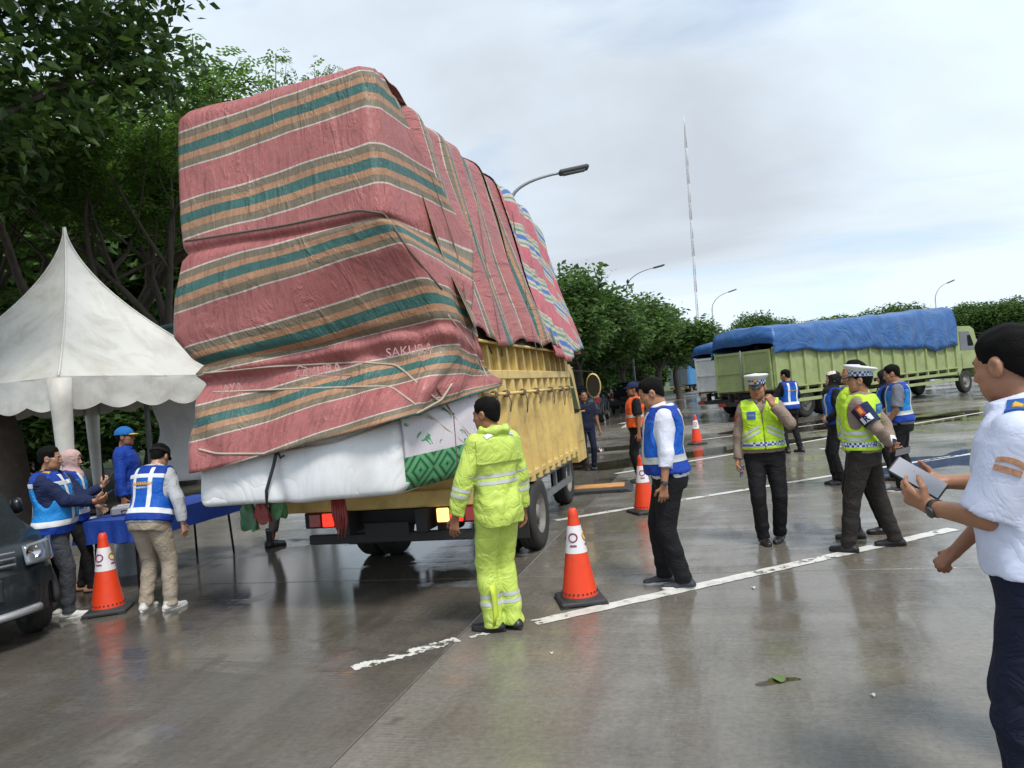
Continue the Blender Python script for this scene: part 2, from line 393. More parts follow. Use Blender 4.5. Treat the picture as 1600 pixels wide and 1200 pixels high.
# far verge with kerb: the line of trees stands on it
grass_m = mat('verge_grass', (0.055, 0.085, 0.02), 0.9, 0.5, 2.0, 0.03, 12, dirt=(0.10, 0.075, 0.04), dscale=0.6)
soil_m = mat('verge_soil', (0.05, 0.045, 0.03), 0.9, 0.4, 1.2, 0.03, 9, dirt=(0.02, 0.03, 0.01))
kerb_m = mat('kerb_concrete', (0.27, 0.26, 0.24), 0.75, 0.25, 1.5, 0.004, 30, dirt=(0.08, 0.075, 0.065))
KL = [Vector((-6.5, 22.5, 0)), Vector((-1, 28, 0)), Vector((3.6, 37, 0)), Vector((5.4, 43.5, 0)), Vector((9.0, 52, 0)), Vector((13.5, 68, 0)), Vector((21, 83, 0)), Vector((34, 96, 0)), Vector((80, 110, 0)), Vector((200, 125, 0))]
m = MB(); n = len(KL); back = [v + Vector((-220, 180, 0)) if i < 6 else v + Vector((0, 300, 0)) for i, v in enumerate(KL)]
m.grid([[v + Vector((0, 0, 0.10)) for v in KL], [v + Vector((0, 0, 0.4)) for v in back]], smooth=False)
tag(m.build('verge', grass_m), kind='structure')
# kerb stones one by one
kroot = tag(empty('kerb', KL[0]), 'low grey concrete kerb between the far road and the grass verge', 'kerb')
for i in range(7):
    p, q = KL[i], KL[i + 1]; L = (q - p).length; step = 1.2 if L < 20 else 2.4; k = int(L / step); an = math.atan2(q.y - p.y, q.x - p.x)
    cm = MB(); cm.box((0, 0, 0.06), (L / k / 2 - 0.01, 0.09, 0.09), bev=0.015); me = None
    for j in range(k):
        c = p + (q - p) * ((j + 0.5) / k)
        if me is None:
            o = cm.build('kerb_stone', kerb_m, kroot); me = o.data
        else: o = link('kerb_stone', me, kroot)
        o.location = c - KL[0]; o.rotation_euler = (0, 0, an)
# left ground under the trees
m = MB(); LB = [Vector((-5.4, 4, 0)), Vector((-6.2, 14, 0)), Vector((-6.5, 22.5, 0))]
m.grid([[Vector((-9.5, 14.8, 0.03)), Vector((-4.2, 19.3, 0.03)), Vector((-6.4, 22.4, 0.03))], [Vector((-60, 30, 0.3)), Vector((-60, 60, 0.3)), Vector((-60, 90, 0.3))]], smooth=False)
tag(m.build('verge', soil_m), kind='structure')
# ------------------------------------------------------------------ trees
def leaf_material(name, c1, c2, c3, rough=0.45, trans=0.35):
    m = bpy.data.materials.new(name); m.use_nodes = True; t = m.node_tree; b = t.nodes['Principled BSDF']
    geo = N(t, 'ShaderNodeNewGeometry'); co = N(t, 'ShaderNodeTexCoord'); n = noise(t, co.outputs['Object'], 0.7, 3, 0.6)
    f = M(t, 'ADD', M(t, 'MULTIPLY', geo.outputs['Random Per Island'], 0.5), M(t, 'MULTIPLY', n.outputs[0], 0.5))
    cr = ramp(t, f, [(0.25, c1), (0.5, c2), (0.78, c3)]); t.links.new(cr.outputs[0], b.inputs['Base Color']); b.inputs['Roughness'].default_value = rough
    b.inputs['Specular IOR Level'].default_value = 0.4
    tl = N(t, 'ShaderNodeBsdfTranslucent'); t.links.new(cr.outputs[0], tl.inputs[0])
    mx = N(t, 'ShaderNodeMixShader', inputs={0: trans}); t.links.new(b.outputs[0], mx.inputs[1]); t.links.new(tl.outputs[0], mx.inputs[2])
    t.links.new(mx.outputs[0], t.nodes['Material Output'].inputs[0]); MATS[name] = m; return m
leaf_dark = leaf_material('broad_leaf', (0.034, 0.074, 0.02), (0.066, 0.13, 0.03), (0.13, 0.215, 0.04), 0.32, 0.42)
leaf_mid = leaf_material('feather_leaf', (0.065, 0.14, 0.028), (0.12, 0.22, 0.04), (0.20, 0.32, 0.07), 0.5, 0.55)
leaf_far = leaf_material('verge_leaf', (0.038, 0.085, 0.022), (0.075, 0.15, 0.033), (0.14, 0.23, 0.055), 0.5, 0.45)
leaf_grey = leaf_material('pale_leaf', (0.09, 0.11, 0.06), (0.14, 0.17, 0.09), (0.2, 0.24, 0.12), 0.6, 0.3)
bark = mat('bark', (0.075, 0.06, 0.048), 0.85, 0.35, 8, 0.012, 25)

def branches(r2, H, spread, fork, levels, lean=(0, 0), tr=0.36):
    """list of (points, radii) and the twig ends"""
    segs, tips = [], []
    def grow(p, d, L, r, lev):
        n = 5; pts = [p.copy()]; rad = [r]; q = p.copy(); dd = d.copy()
        for i in range(n):
            dd = (dd + Vector((r2.uniform(-1, 1), r2.uniform(-1, 1), r2.uniform(-0.4, 0.7))) * 0.13).normalized()
            q = q + dd * (L / n); pts.append(q.copy()); rad.append(r * (1 - 0.45 * (i + 1) / n))
            if lev >= levels - 1: tips.append(q.copy())
        segs.append((pts, rad))
        if lev >= levels: tips.append(q.copy()); return
        k = r2.choice((2, 3, 3)) if lev else fork
        a0 = r2.uniform(0, 6.28)
        for i in range(k):
            a = a0 + 6.28 * i / k + r2.uniform(-0.5, 0.5)
            sp = spread * r2.uniform(0.7, 1.25)
            side = Vector((math.cos(a), math.sin(a), 0)); nd = (dd * math.cos(sp) + (side - dd * side.dot(dd)).normalized() * math.sin(sp))
            nd = (nd + Vector((0, 0, 0.12))).normalized()
            j = r2.choice((3, 4, 5)) if lev else 5
            grow(pts[j], nd, L * r2.uniform(0.62, 0.85), rad[j] * 0.72, lev + 1)
    grow(Vector((0, 0, -0.15)), Vector((lean[0], lean[1], 1)).normalized(), H * tr, H * 0.026, 0)
    return segs, tips
def leaf_cloud(tips, per, rad, size, seed, feather=0, droop=0.3, flat=0.6):
    """leaf-sized faces spread round the twig ends"""
    g = np.random.default_rng(seed); Tt = np.array([tuple(t) for t in tips]); n = len(Tt) * per
    base = np.repeat(Tt, per, axis=0); off = g.normal(0, 1, (n, 3)); off /= np.linalg.norm(off, axis=1)[:, None] + 1e-9
    off *= (g.random(n) ** 0.5)[:, None] * rad; off[:, 2] *= flat; c = base + off
    if feather:
        ax = g.normal(0, 1, (n, 3)); ax[:, 2] = ax[:, 2] * 0.3 - droop; ax /= np.linalg.norm(ax, axis=1)[:, None]
        w = np.cross(ax, np.array([0, 0, 1.0]) + g.normal(0, 0.25, (n, 3))); w /= np.linalg.norm(w, axis=1)[:, None] + 1e-9
        V, k = [], feather
        for i in range(k):                                   # leaflets in pairs along the frond
            for sgn in (-1, 1):
                o = c + ax * (size * (0.25 + 0.75 * i / k))[..., None] if np.ndim(size) else c + ax * (size * (0.25 + 0.95 * i / k))
                ll = size * 0.42 * (1 - 0.35 * i / k); wd = size * 0.13
                tip = o + w * sgn * ll + ax * ll * 0.35 + np.array([0, 0, -0.12 * ll])
                mid = o + (tip - o) * 0.5
                V.append(np.stack([o, mid + ax * wd, tip, mid - ax * wd], axis=1))
        V = np.concatenate(V).reshape(-1, 3)
    else:
        ax = g.normal(0, 1, (n, 3)); ax[:, 2] = ax[:, 2] * 0.5 - droop; ax /= np.linalg.norm(ax, axis=1)[:, None]
        w = np.cross(ax, g.normal(0, 0.7, (n, 3)) + np.array([0, 0, 1.0])); w /= np.linalg.norm(w, axis=1)[:, None] + 1e-9
        s = size * g.uniform(0.6, 1.25, n)[:, None]
        nrm = np.cross(w, ax)
        V = np.stack([c, c + ax * s * 0.45 + w * s * 0.24 + nrm * s * 0.05, c + ax * s, c + ax * s * 0.45 - w * s * 0.24 + nrm * s * 0.05], axis=1).reshape(-1, 3)
    F = np.arange(len(V)).reshape(-1, 4); return V, F
def tree_proto(seed, H, spread, fork, levels, per, rad, size, lm, feather=0, droop=0.3, flat=0.6, lean=(0, 0), tr=0.36):
    r2 = random.Random(seed); segs, tips = branches(r2, H, spread, fork, levels, lean, tr)
    tm = MB()
    for i, (p, r) in enumerate(segs): tm.tube(p, [max(x, 0.012) for x in r], 7 if i < 12 else 5, cap=False)
    me_t = bpy.data.meshes.new('trunk'); me_t.from_pydata(tm.v, [], tm.f); me_t.materials.append(bark); me_t.polygons.foreach_set('use_smooth', [True] * len(tm.f))
    V, F = leaf_cloud(tips, per, rad, size, seed, feather, droop, flat)
    me_c = np_mesh('crown', V, F, lm, smooth=False)
    return me_t, me_c
def plant_tree(proto, loc, scale, rz, label, group, name='verge_tree', sz=None, cat='tree'):
    r = empty(name, loc, rz, label, cat, group); r.scale = (scale, scale, sz or scale)
    link('trunk', proto[0], r); link('crown', proto[1], r); return r
# heights are those of the proto; scale turns them into the tree's own
TP = {
 'broad': tree_proto(3, 9.0, 0.62, 5, 3, 120, 0.78, 0.185, leaf_dark, 0, 0.55, 0.8),
 'rainA': tree_proto(11, 9.0, 0.72, 4, 4, 5, 0.50, 0.30, leaf_mid, 3, 0.25, 0.45),
 'rainB': tree_proto(23, 9.0, 0.60, 4, 4, 5, 0.50, 0.30, leaf_mid, 3, 0.25, 0.5),
 'farA': tree_proto(31, 8.0, 0.70, 5, 3, 70, 0.8, 0.22, leaf_far, 0, 0.3, 0.9, tr=0.22),
 'farB': tree_proto(37, 8.0, 0.60, 4, 3, 70, 0.75, 0.22, leaf_far, 0, 0.3, 1.0, tr=0.24),
 'shrub': tree_proto(43, 2.2, 0.75, 6, 3, 26, 0.32, 0.16, leaf_far, 0, 0.2, 0.9),
 'pale': tree_proto(47, 2.4, 0.55, 5, 3, 22, 0.26, 0.17, leaf_grey, 0, -0.2, 0.9),
}
def proto_top(p): return max(v.co.z for v in p[1].vertices)
TOP = {k: proto_top(v) for k, v in TP.items()}
def tree_at(kind, px, py_top, d, label, group, rz=None, wide=1.0, name='verge_tree', cat='tree', base=0.12):
    p = P(px, py_top, d); h = p.z - base; s = h / TOP[kind]
    return plant_tree(TP[kind], (p.x, p.y, base), s * wide, random.uniform(0, 6.28) if rz is None else rz, label, group, name, s, cat)
# the big glossy-leaved tree beside the tent
for px, pt, d, k, w, lab in ((-75, -330, 12.5, 'broad', 1.12, 'big broad-leaved tree with dark glossy leaves hanging over the white tent'),):
    tree_at(k, px, pt, d, lab, None, 1.1, w, 'broadleaf_tree', base=0.0)
ORD = ['first', 'second', 'third', 'fourth', 'fifth', 'sixth', 'seventh', 'eighth', 'ninth', 'tenth', 'eleventh', 'twelfth', 'thirteenth', 'fourteenth']
gl = 'feathery trees behind the tent'
for i, (px, pt, d, k, w, lab) in enumerate((
        (40, 60, 19, 'rainA', 1.25, 'feathery rain tree with leaning dark limbs behind the tent peak'),
        (225, 80, 21, 'rainB', 0.95, 'feathery rain tree rising between the tent and the tarped load'),
        (455, 55, 26, 'rainB', 0.34, 'slender feathery tree whose tip shows above the tarped load'),
        (-120, 140, 22, 'rainB', 1.3, 'feathery rain tree at the far side of the tent'),
        (150, 130, 27, 'rainB', 1.35, 'tall feathery tree far behind the tent roof'),
        (345, 95, 28, 'rainA', 0.8, 'tall feathery tree far behind the tarped load'))):
    tree_at(k, px, pt, d, lab, gl, 0.7 * i + 0.4, w, 'rain_tree', base=0.05)
SHX = [-30, 60, 150, 210, 300, -120, 110, 250, 0, 360]; SHO = [sorted(SHX, reverse=True).index(x) for x in SHX]
for i, (px, d, h) in enumerate(((-30, 17.5, 3.0), (60, 18.5, 2.6), (150, 17.6, 3.2), (210, 19.5, 3.4), (300, 20, 3.6), (-120, 17, 3.4), (110, 21, 4.2), (250, 24, 4.6), (0, 23, 4.8), (360, 23, 4.2))):
    p = P(px, 640, d); sc = h / TOP['shrub']
    plant_tree(TP['shrub'], (p.x, p.y, 0.03), sc * 1.15, i * 1.3, 'dense green shrub under the trees behind the tent, ' + ORD[SHO[i]] + ' from the tarped load', 'shrubs behind the tent', 'shrub', sc, 'shrub')
# the line of trees along the far verge
gv = 'trees along the far verge'
lab = ['leafy green tree on the verge just beyond the yellow truck', 'rounded leafy tree on the verge beside the far road', 'dense tree behind the far end of the green truck', 'distant tree on the skyline past the green truck']
spec = [(880, 415, 36, 'farB', 1.15, 0), (915, 462, 40, 'farA', 1.2, 0), (960, 458, 44, 'farB', 1.2, 1), (1010, 476, 50, 'farA', 1.25, 1), (1052, 500, 60, 'farB', 1.3, 1),
        (1090, 503, 72, 'farA', 1.3, 1), (940, 470, 56, 'farB', 1.5, 1), (1000, 490, 70, 'farA', 1.6, 1), (845, 440, 34, 'farA', 1.1, 0), (1130, 512, 88, 'farB', 1.4, 1), (1070, 512, 92, 'farA', 1.7, 1),
        (1178, 484, 84, 'farA', 0.95, 2), (1232, 492, 96, 'farB', 1.4, 2), (1290, 494, 98, 'farA', 1.5, 2), (1345, 484, 100, 'farB', 1.4, 2), (1400, 470, 98, 'farA', 1.2, 2), (1440, 482, 104, 'farB', 1.5, 2),
        (1490, 476, 100, 'farA', 1.5, 3), (1530, 466, 96, 'farB', 1.3, 3), (1575, 462, 94, 'farA', 1.3, 3), (1620, 458, 94, 'farB', 1.3, 3), (1680, 452, 94, 'farA', 1.3, 3), (1205, 500, 110, 'farA', 1.6, 2), (1310, 490, 120, 'farA', 1.7, 2), (1420, 486, 125, 'farA', 1.9, 3), (1550, 474, 125, 'farB', 1.9, 3)]
WH = {0: ('leafy green verge tree', 'beyond the yellow truck'), 1: ('rounded leafy tree beside the far road', 'counting away from the yellow truck'), 2: ('distant tree behind the green truck', 'counting from the radio mast'), 3: ('distant skyline tree past the green truck cab', 'counting from the cab')}
for i, (px, pt, d, k, w, li) in enumerate(spec):
    rank = sorted(p_[0] for p_ in spec if p_[5] == li).index(px); tree_at(k, px, pt, d, WH[li][0] + ', ' + ORD[rank] + ' ' + WH[li][1], gv, i * 0.9, w)
for i, (px, pt, d, k, w) in enumerate(((20, 270, 40, 'farB', 1.1), (120, 255, 42, 'farA', 1.0), (215, 250, 39, 'farB', 1.0), (285, 225, 43, 'farA', 1.0), (-70, 260, 41, 'farA', 1.1))):
    tree_at(k, px, pt, d, 'leafy tree deep behind the tent, ' + ORD[[3, 2, 1, 0, 4][i]] + ' from the tarped load', 'leafy trees behind the tent', i * 1.3, w, 'leafy_tree', base=0.05)
for i, px in enumerate((1130, 1180, 1240, 1300, 1360, 1420, 1480, 1530, 1580, 1630)):
    p = P(px, 560, 92 - 0.004 * (px - 1130)); plant_tree(TP['shrub'], (p.x, p.y, 0.12), 1.9, i * 1.7, 'far green bush under the skyline trees, ' + ORD[i] + ' counting from the radio mast', 'far bushes under the skyline trees', 'bush', 1.5, 'bush')
for i, (px, py, d, k, l2, h) in enumerate(((928, 640, 42, 'pale', 'pale grey-green young tree on the verge behind the parked black car', 2.9), (990, 632, 52, 'pale', 'pale round bush on the verge left of the blue box truck', 2.8), (962, 640, 46, 'shrub', 'dark green bush on the verge between two pale young trees', 2.2), (900, 640, 38, 'shrub', 'dark green bush on the verge beyond the truck mirror', 3.0),
        (1015, 625, 58, 'shrub', 'dark bush on the verge beside the blue box truck', 3.2), (1080, 606, 88, 'shrub', 'dark bush at the far bend of the road', 4.5), (950, 640, 50, 'shrub', 'tall dark bush under the verge trees', 4.0), (985, 630, 62, 'shrub', 'broad dark bush deep under the verge trees', 5.0), (1035, 612, 86, 'shrub', 'dark bush right behind the blue box truck', 5.0), (1060, 610, 95, 'shrub', 'broad dark bush far behind the blue box truck', 6.0))):
    p = P(px, py, d); sc = h / TOP[k]; plant_tree(TP[k], (p.x, p.y, 0.12), sc * 1.1, i * 1.1, l2, 'bushes along the far verge', 'bush', sc, 'bush')
# ------------------------------------------------------------------ the overloaded yellow truck
yel = mat('truck_yellow', (0.62, 0.45, 0.15), 0.5, 0.10, 3, 0.0015, 25, dirt=(0.22, 0.135, 0.06), dscale=2.6, damt=0.7)
blk = mat('chassis_black', (0.018, 0.018, 0.019), 0.7, 0.3, 6)
steel_g = mat('grey_steel', (0.16, 0.165, 0.17), 0.55, 0.25, 5, dirt=(0.06, 0.05, 0.04))
rub = mat('tyre_rubber', (0.022, 0.021, 0.02), 0.75, 0.3, 10, 0.003, 30, dirt=(0.06, 0.05, 0.04))
rim_m = mat('wheel_rim', (0.20, 0.19, 0.17), 0.6, 0.3, 8, dirt=(0.07, 0.05, 0.04))
glass = glass_mat('dark_glass', (0.015, 0.018, 0.02))
wood = mat('bed_wood', (0.16, 0.11, 0.06), 0.8, 0.3, 4, dirt=(0.05, 0.04, 0.03))
chrome = mat('chrome', (0.6, 0.6, 0.6), 0.15, 0.1, 4, metal=1.0)
tl_red = emit_mat('tail_lamp_red', (0.8, 0.03, 0.015), 0.8); tl_amb = emit_mat('tail_lamp_amber', (1.0, 0.5, 0.16), 1.1)
red_lens = glass_mat('red_lens', (0.35, 0.012, 0.01), 0.15); amb_lens = glass_mat('amber_lens', (0.6, 0.2, 0.02), 0.15)

def wheel(parent, c, r=0.39, w=0.22, axis='X', name='wheel', rimr=0.56):
    """tyre with rounded shoulders, tread ribs and a dished rim"""
    h = w / 2; e = empty(name, c); e.parent = parent
    m = MB(); m.lathe([(r * rimr, -h * 0.9), (r * 0.80, -h), (r * 0.94, -h * 0.92), (r * 0.99, -h * 0.70), (r, -h * 0.5), (r * 0.985, -h * 0.46), (r, -h * 0.42), (r, -h * 0.05), (r * 0.985, 0), (r, h * 0.05), (r, h * 0.42), (r * 0.985, h * 0.46), (r, h * 0.5), (r * 0.99, h * 0.70), (r * 0.94, h * 0.92), (r * 0.80, h), (r * rimr, h * 0.9)], 32, axis=axis)
    m.build('tyre', rub, e)
    m = MB()
    for sg in (-1, 1): m.lathe([(r * rimr * 1.02, sg * h * 0.88), (r * rimr * 0.94, sg * h * 0.80), (r * rimr * 0.84, sg * h * 0.35), (r * rimr * 0.45, sg * h * 0.25), (r * rimr * 0.40, sg * h * 0.62), (r * rimr * 0.22, sg * h * 0.72), (0.004, sg * h * 0.72)], 24, axis=axis)
    for k in range(6):
        a = k * math.pi / 3
        for sg in (-1, 1):
            q = (sg * h * 0.33, r * rimr * 0.62 * math.cos(a), r * rimr * 0.62 * math.sin(a))
            m.box(q if axis == 'X' else (q[1], q[0], q[2]), (0.02, 0.018, 0.018) if axis == 'X' else (0.018, 0.02, 0.018))
    m.build('rim', rim_m, e); return e

LEAN = math.tan(R(3.0))
truck = empty('cargo_truck', T(0, 0), -HD, 'yellow steel-sided cargo truck leaning under its huge tarp-covered load', 'truck')
def lean(o, amt=LEAN, z0=0.6):
    for v in o.data.vertices: v.co.x -= amt * max(0, v.co.z - z0)
    return o
BW, TAIL, FRONT, BZ0, BZ1 = 1.0, -1.6, 2.62, 0.86, 2.24
# wheels: dual rear, single front
for x in (-0.97, -0.72, 0.72, 0.97): wheel(truck, (x * 0.98, 0, 0.39))
for x in (-0.66, 0.66): wheel(truck, (x, 3.05, 0.39))
m = MB(); m.tube([(-0.9, 0, 0.39), (0.9, 0, 0.39)], 0.07, 10); m.lathe([(0.01, -0.16), (0.12, -0.13), (0.17, 0), (0.12, 0.13), (0.01, 0.16)], 14, (0, 0, 0.39), axis='X'); m.build('axle', blk, truck)
m = MB()
for x in (-0.38, 0.38): m.box((x, 1.0, 0.66), (0.05, 2.75, 0.10))
for y in (-1.45, -0.6, 0.6, 1.6, 2.4): m.box((0, y, 0.66), (0.34, 0.05, 0.07))
m.build('chassis', blk, truck)
m = MB(); m.box((0.52, 1.35, 0.55), (0.13, 0.35, 0.17), bev=0.03); m.build('fuel_tank', blk, truck)
m = MB(); m.box((-0.52, 1.2, 0.55), (0.13, 0.4, 0.17), bev=0.03); m.build('battery_box', blk, truck)
for sg in (-1, 1):
    m = MB(); m.box((sg * 0.83, -0.50, 0.52), (0.20, 0.012, 0.30)); m.build('mudguard', blk, truck)
m = MB(); m.box((0, (TAIL + FRONT) / 2, 0.83), (BW - 0.02, (FRONT - TAIL) / 2 - 0.02, 0.035)); m.build('bed_floor', wood, truck)
# side walls: frame rails plus pressed ribs, each rib a piece
for sg in (-1, 1):
    side = MB(); side.box((sg * (BW - 0.03), (TAIL + FRONT) / 2, (BZ0 + BZ1) / 2), (0.012, (FRONT - TAIL) / 2, (BZ1 - BZ0) / 2)); so = lean(side.build('side_wall', yel, truck))
    rib = None; nr = 13
    for k in range(nr):
        y = TAIL + 0.12 + (FRONT - TAIL - 0.24) * k / (nr - 1)
        m = MB(); w = 0.085; x0, x1 = BW - 0.02, BW + 0.065
        lo = BZ0 - 0.10
        m.prism([(x0 * sg, y - w), (x1 * sg, y - w * 0.55), (x1 * sg, y + w * 0.55), (x0 * sg, y + w)], lo, BZ1 - 0.36, 'XY'); lean(m.build('wall_rib', yel, so))
        if True:
            m = MB(); m.box((sg * (BW + 0.012), y, BZ1 - 0.15), (0.03, 0.028, 0.155)); lean(m.build('upper_stake', yel, so))
    for z, hh, xx in ((BZ1 - 0.33, 0.045, 0.055), (BZ0 - 0.02, 0.03, 0.02)):
        m = MB(); m.box((sg * (BW + xx / 2 + 0.012), (TAIL + FRONT) / 2, z), (0.034, (FRONT - TAIL) / 2, hh), bev=0.008); lean(m.build('side_rail', yel, so))
    for z in (BZ1 - 0.02, BZ1 - 0.52):
        m = MB(); m.tube([(sg * (BW + 0.085), TAIL + 0.03, z), (sg * (BW + 0.085), FRONT - 0.03, z)], 0.016, 8); lean(m.build('rope_rail', yel, so))
    for y in (TAIL + 0.04, FRONT - 0.02):
        m = MB(); m.box((sg * (BW + 0.0), y, (BZ0 + BZ1) / 2 + 0.03), (0.045, 0.045, (BZ1 - BZ0) / 2 + 0.08), bev=0.012); lean(m.build('corner_post', yel, so))
m = MB(); m.box((0, FRONT, 1.75), (BW, 0.03, 0.9)); lean(m.build('head_board', yel, truck))
m = MB(); m.box((0, TAIL + 0.02, 1.15), (BW, 0.025, 0.28)); lean(m.build('tail_gate', yel, truck))
m = MB(); m.box((0, TAIL - 0.03, 0.84), (BW + 0.02, 0.05, 0.075), bev=0.01); lean(m.build('tail_beam', yel, truck))
m = MB(); m.box((0, TAIL - 0.02, 0.50), (0.82, 0.03, 0.045), bev=0.01)
for x in (-0.5, 0.5): m.box((x, TAIL + 0.06, 0.60), (0.03, 0.05, 0.09))
m.build('rear_bumper', blk, truck)
for sg in (-1, 1):
    lx = 0.0 if sg > 0 else 0.12
    lm = MB(); lm.box((sg * 0.74 + lx, TAIL - 0.05, 0.69), (0.21, 0.03, 0.075), bev=0.01); lo = lm.build('tail_lamp', blk, truck)
    for x, mt_, nm in ((0.57, tl_amb, 'lamp_lens'), (0.70, tl_red, 'lamp_lens'), (0.84, red_lens, 'lamp_lens')):
        m = MB(); m.box((sg * x + lx, TAIL - 0.085, 0.69), (0.058, 0.012, 0.062), bev=0.008); m.build(nm, mt_, lo)
m = MB(); m.box((0.0, TAIL - 0.06, 0.58), (0.22, 0.006, 0.06)); m.build('rear_plate', blk, truck)
# side under-run guards
for sg in (-1, 1):
    g = MB(); g.box((sg * 0.93, 1.35, 0.73), (0.018, 1.0, 0.045)); g.box((sg * 0.93, 1.35, 0.46), (0.018, 1.02, 0.04))
    for y in (0.42, 1.35, 2.25): g.box((sg * 0.93, y, 0.59), (0.02, 0.03, 0.15))
    g.build('side_guard', steel_g, truck)
# cab-over cabin
cb = MB(); prof = [(2.72, 0.55), (2.72, 2.0), (2.85, 2.10), (3.75, 2.08), (3.95, 1.95), (4.22, 1.32), (4.27, 0.62), (4.2, 0.5), (3.5, 0.5), (3.4, 0.82), (2.72, 0.82)]
cb.prism([(2.72, 0.82), (2.72, 2.0), (2.82, 2.09), (3.72, 2.09), (3.93, 1.98), (4.22, 1.30), (4.27, 0.55), (3.50, 0.55), (3.42, 0.82)], -0.84, 0.84, 'YZ')
cab = lean(cb.build('cab', yel, truck), LEAN * 0.6)
for sg in (-1, 1):
    m = MB(); m.prism([(2.92, 1.32), (2.94, 1.93), (3.66, 1.93), (4.02, 1.32)], sg * 0.845, sg * 0.853, 'YZ'); lean(m.build('side_window', glass, cab), LEAN * 0.6)
    m = MB(); m.prism([(2.86, 0.86), (2.86, 1.28), (4.08, 1.28), (4.12, 0.86)], sg * 0.842, sg * 0.850, 'YZ'); lean(m.build('door', yel, cab), LEAN * 0.6)
    m = MB(); m.box((sg * 0.86, 3.0, 1.14), (0.012, 0.07, 0.018)); lean(m.build('door_handle', blk, cab), LEAN * 0.6)
    # mirror on its stalk
    mo = MB(); mo.tube([(sg * 0.84, 3.95, 1.35), (sg * 1.08, 4.0, 1.42), (sg * 1.10, 4.0, 1.95), (sg * 0.82, 3.85, 1.98)], 0.012, 6); st = mo.build('mirror_stalk', blk, truck)
    m = MB(); m.lathe([(0.01, -0.045), (0.11, -0.04), (0.14, -0.01), (0.14, 0.02), (0.125, 0.03)], 20, (0, 0, 0), axis='Y')
    for i, v in enumerate(m.v): m.v[i] = (v[0] * 0.85 + sg * 1.10, v[1] * -1 + 4.0, v[2] * 1.45 + 1.72)
    m.build('mirror', yel, st)
    m = MB(); m.lathe([(0.12, 0.0), (0.001, 0.002)], 20, axis='Y')
    for i, v in enumerate(m.v): m.v[i] = (v[0] * 0.85 + sg * 1.10, v[1] + 3.968, v[2] * 1.45 + 1.72)
    m.build('mirror_glass', glass, st)
m = MB(); m.add([(-0.74, 3.965, 1.93), (0.74, 3.965, 1.93), (0.76, 4.235, 1.34), (-0.76, 4.235, 1.34)], [(0, 1, 2, 3)]); m.build('windscreen', glass, cab)
m = MB(); m.box((0, 4.28, 0.55), (0.86, 0.05, 0.13), bev=0.03); m.build('front_bumper', blk, truck)

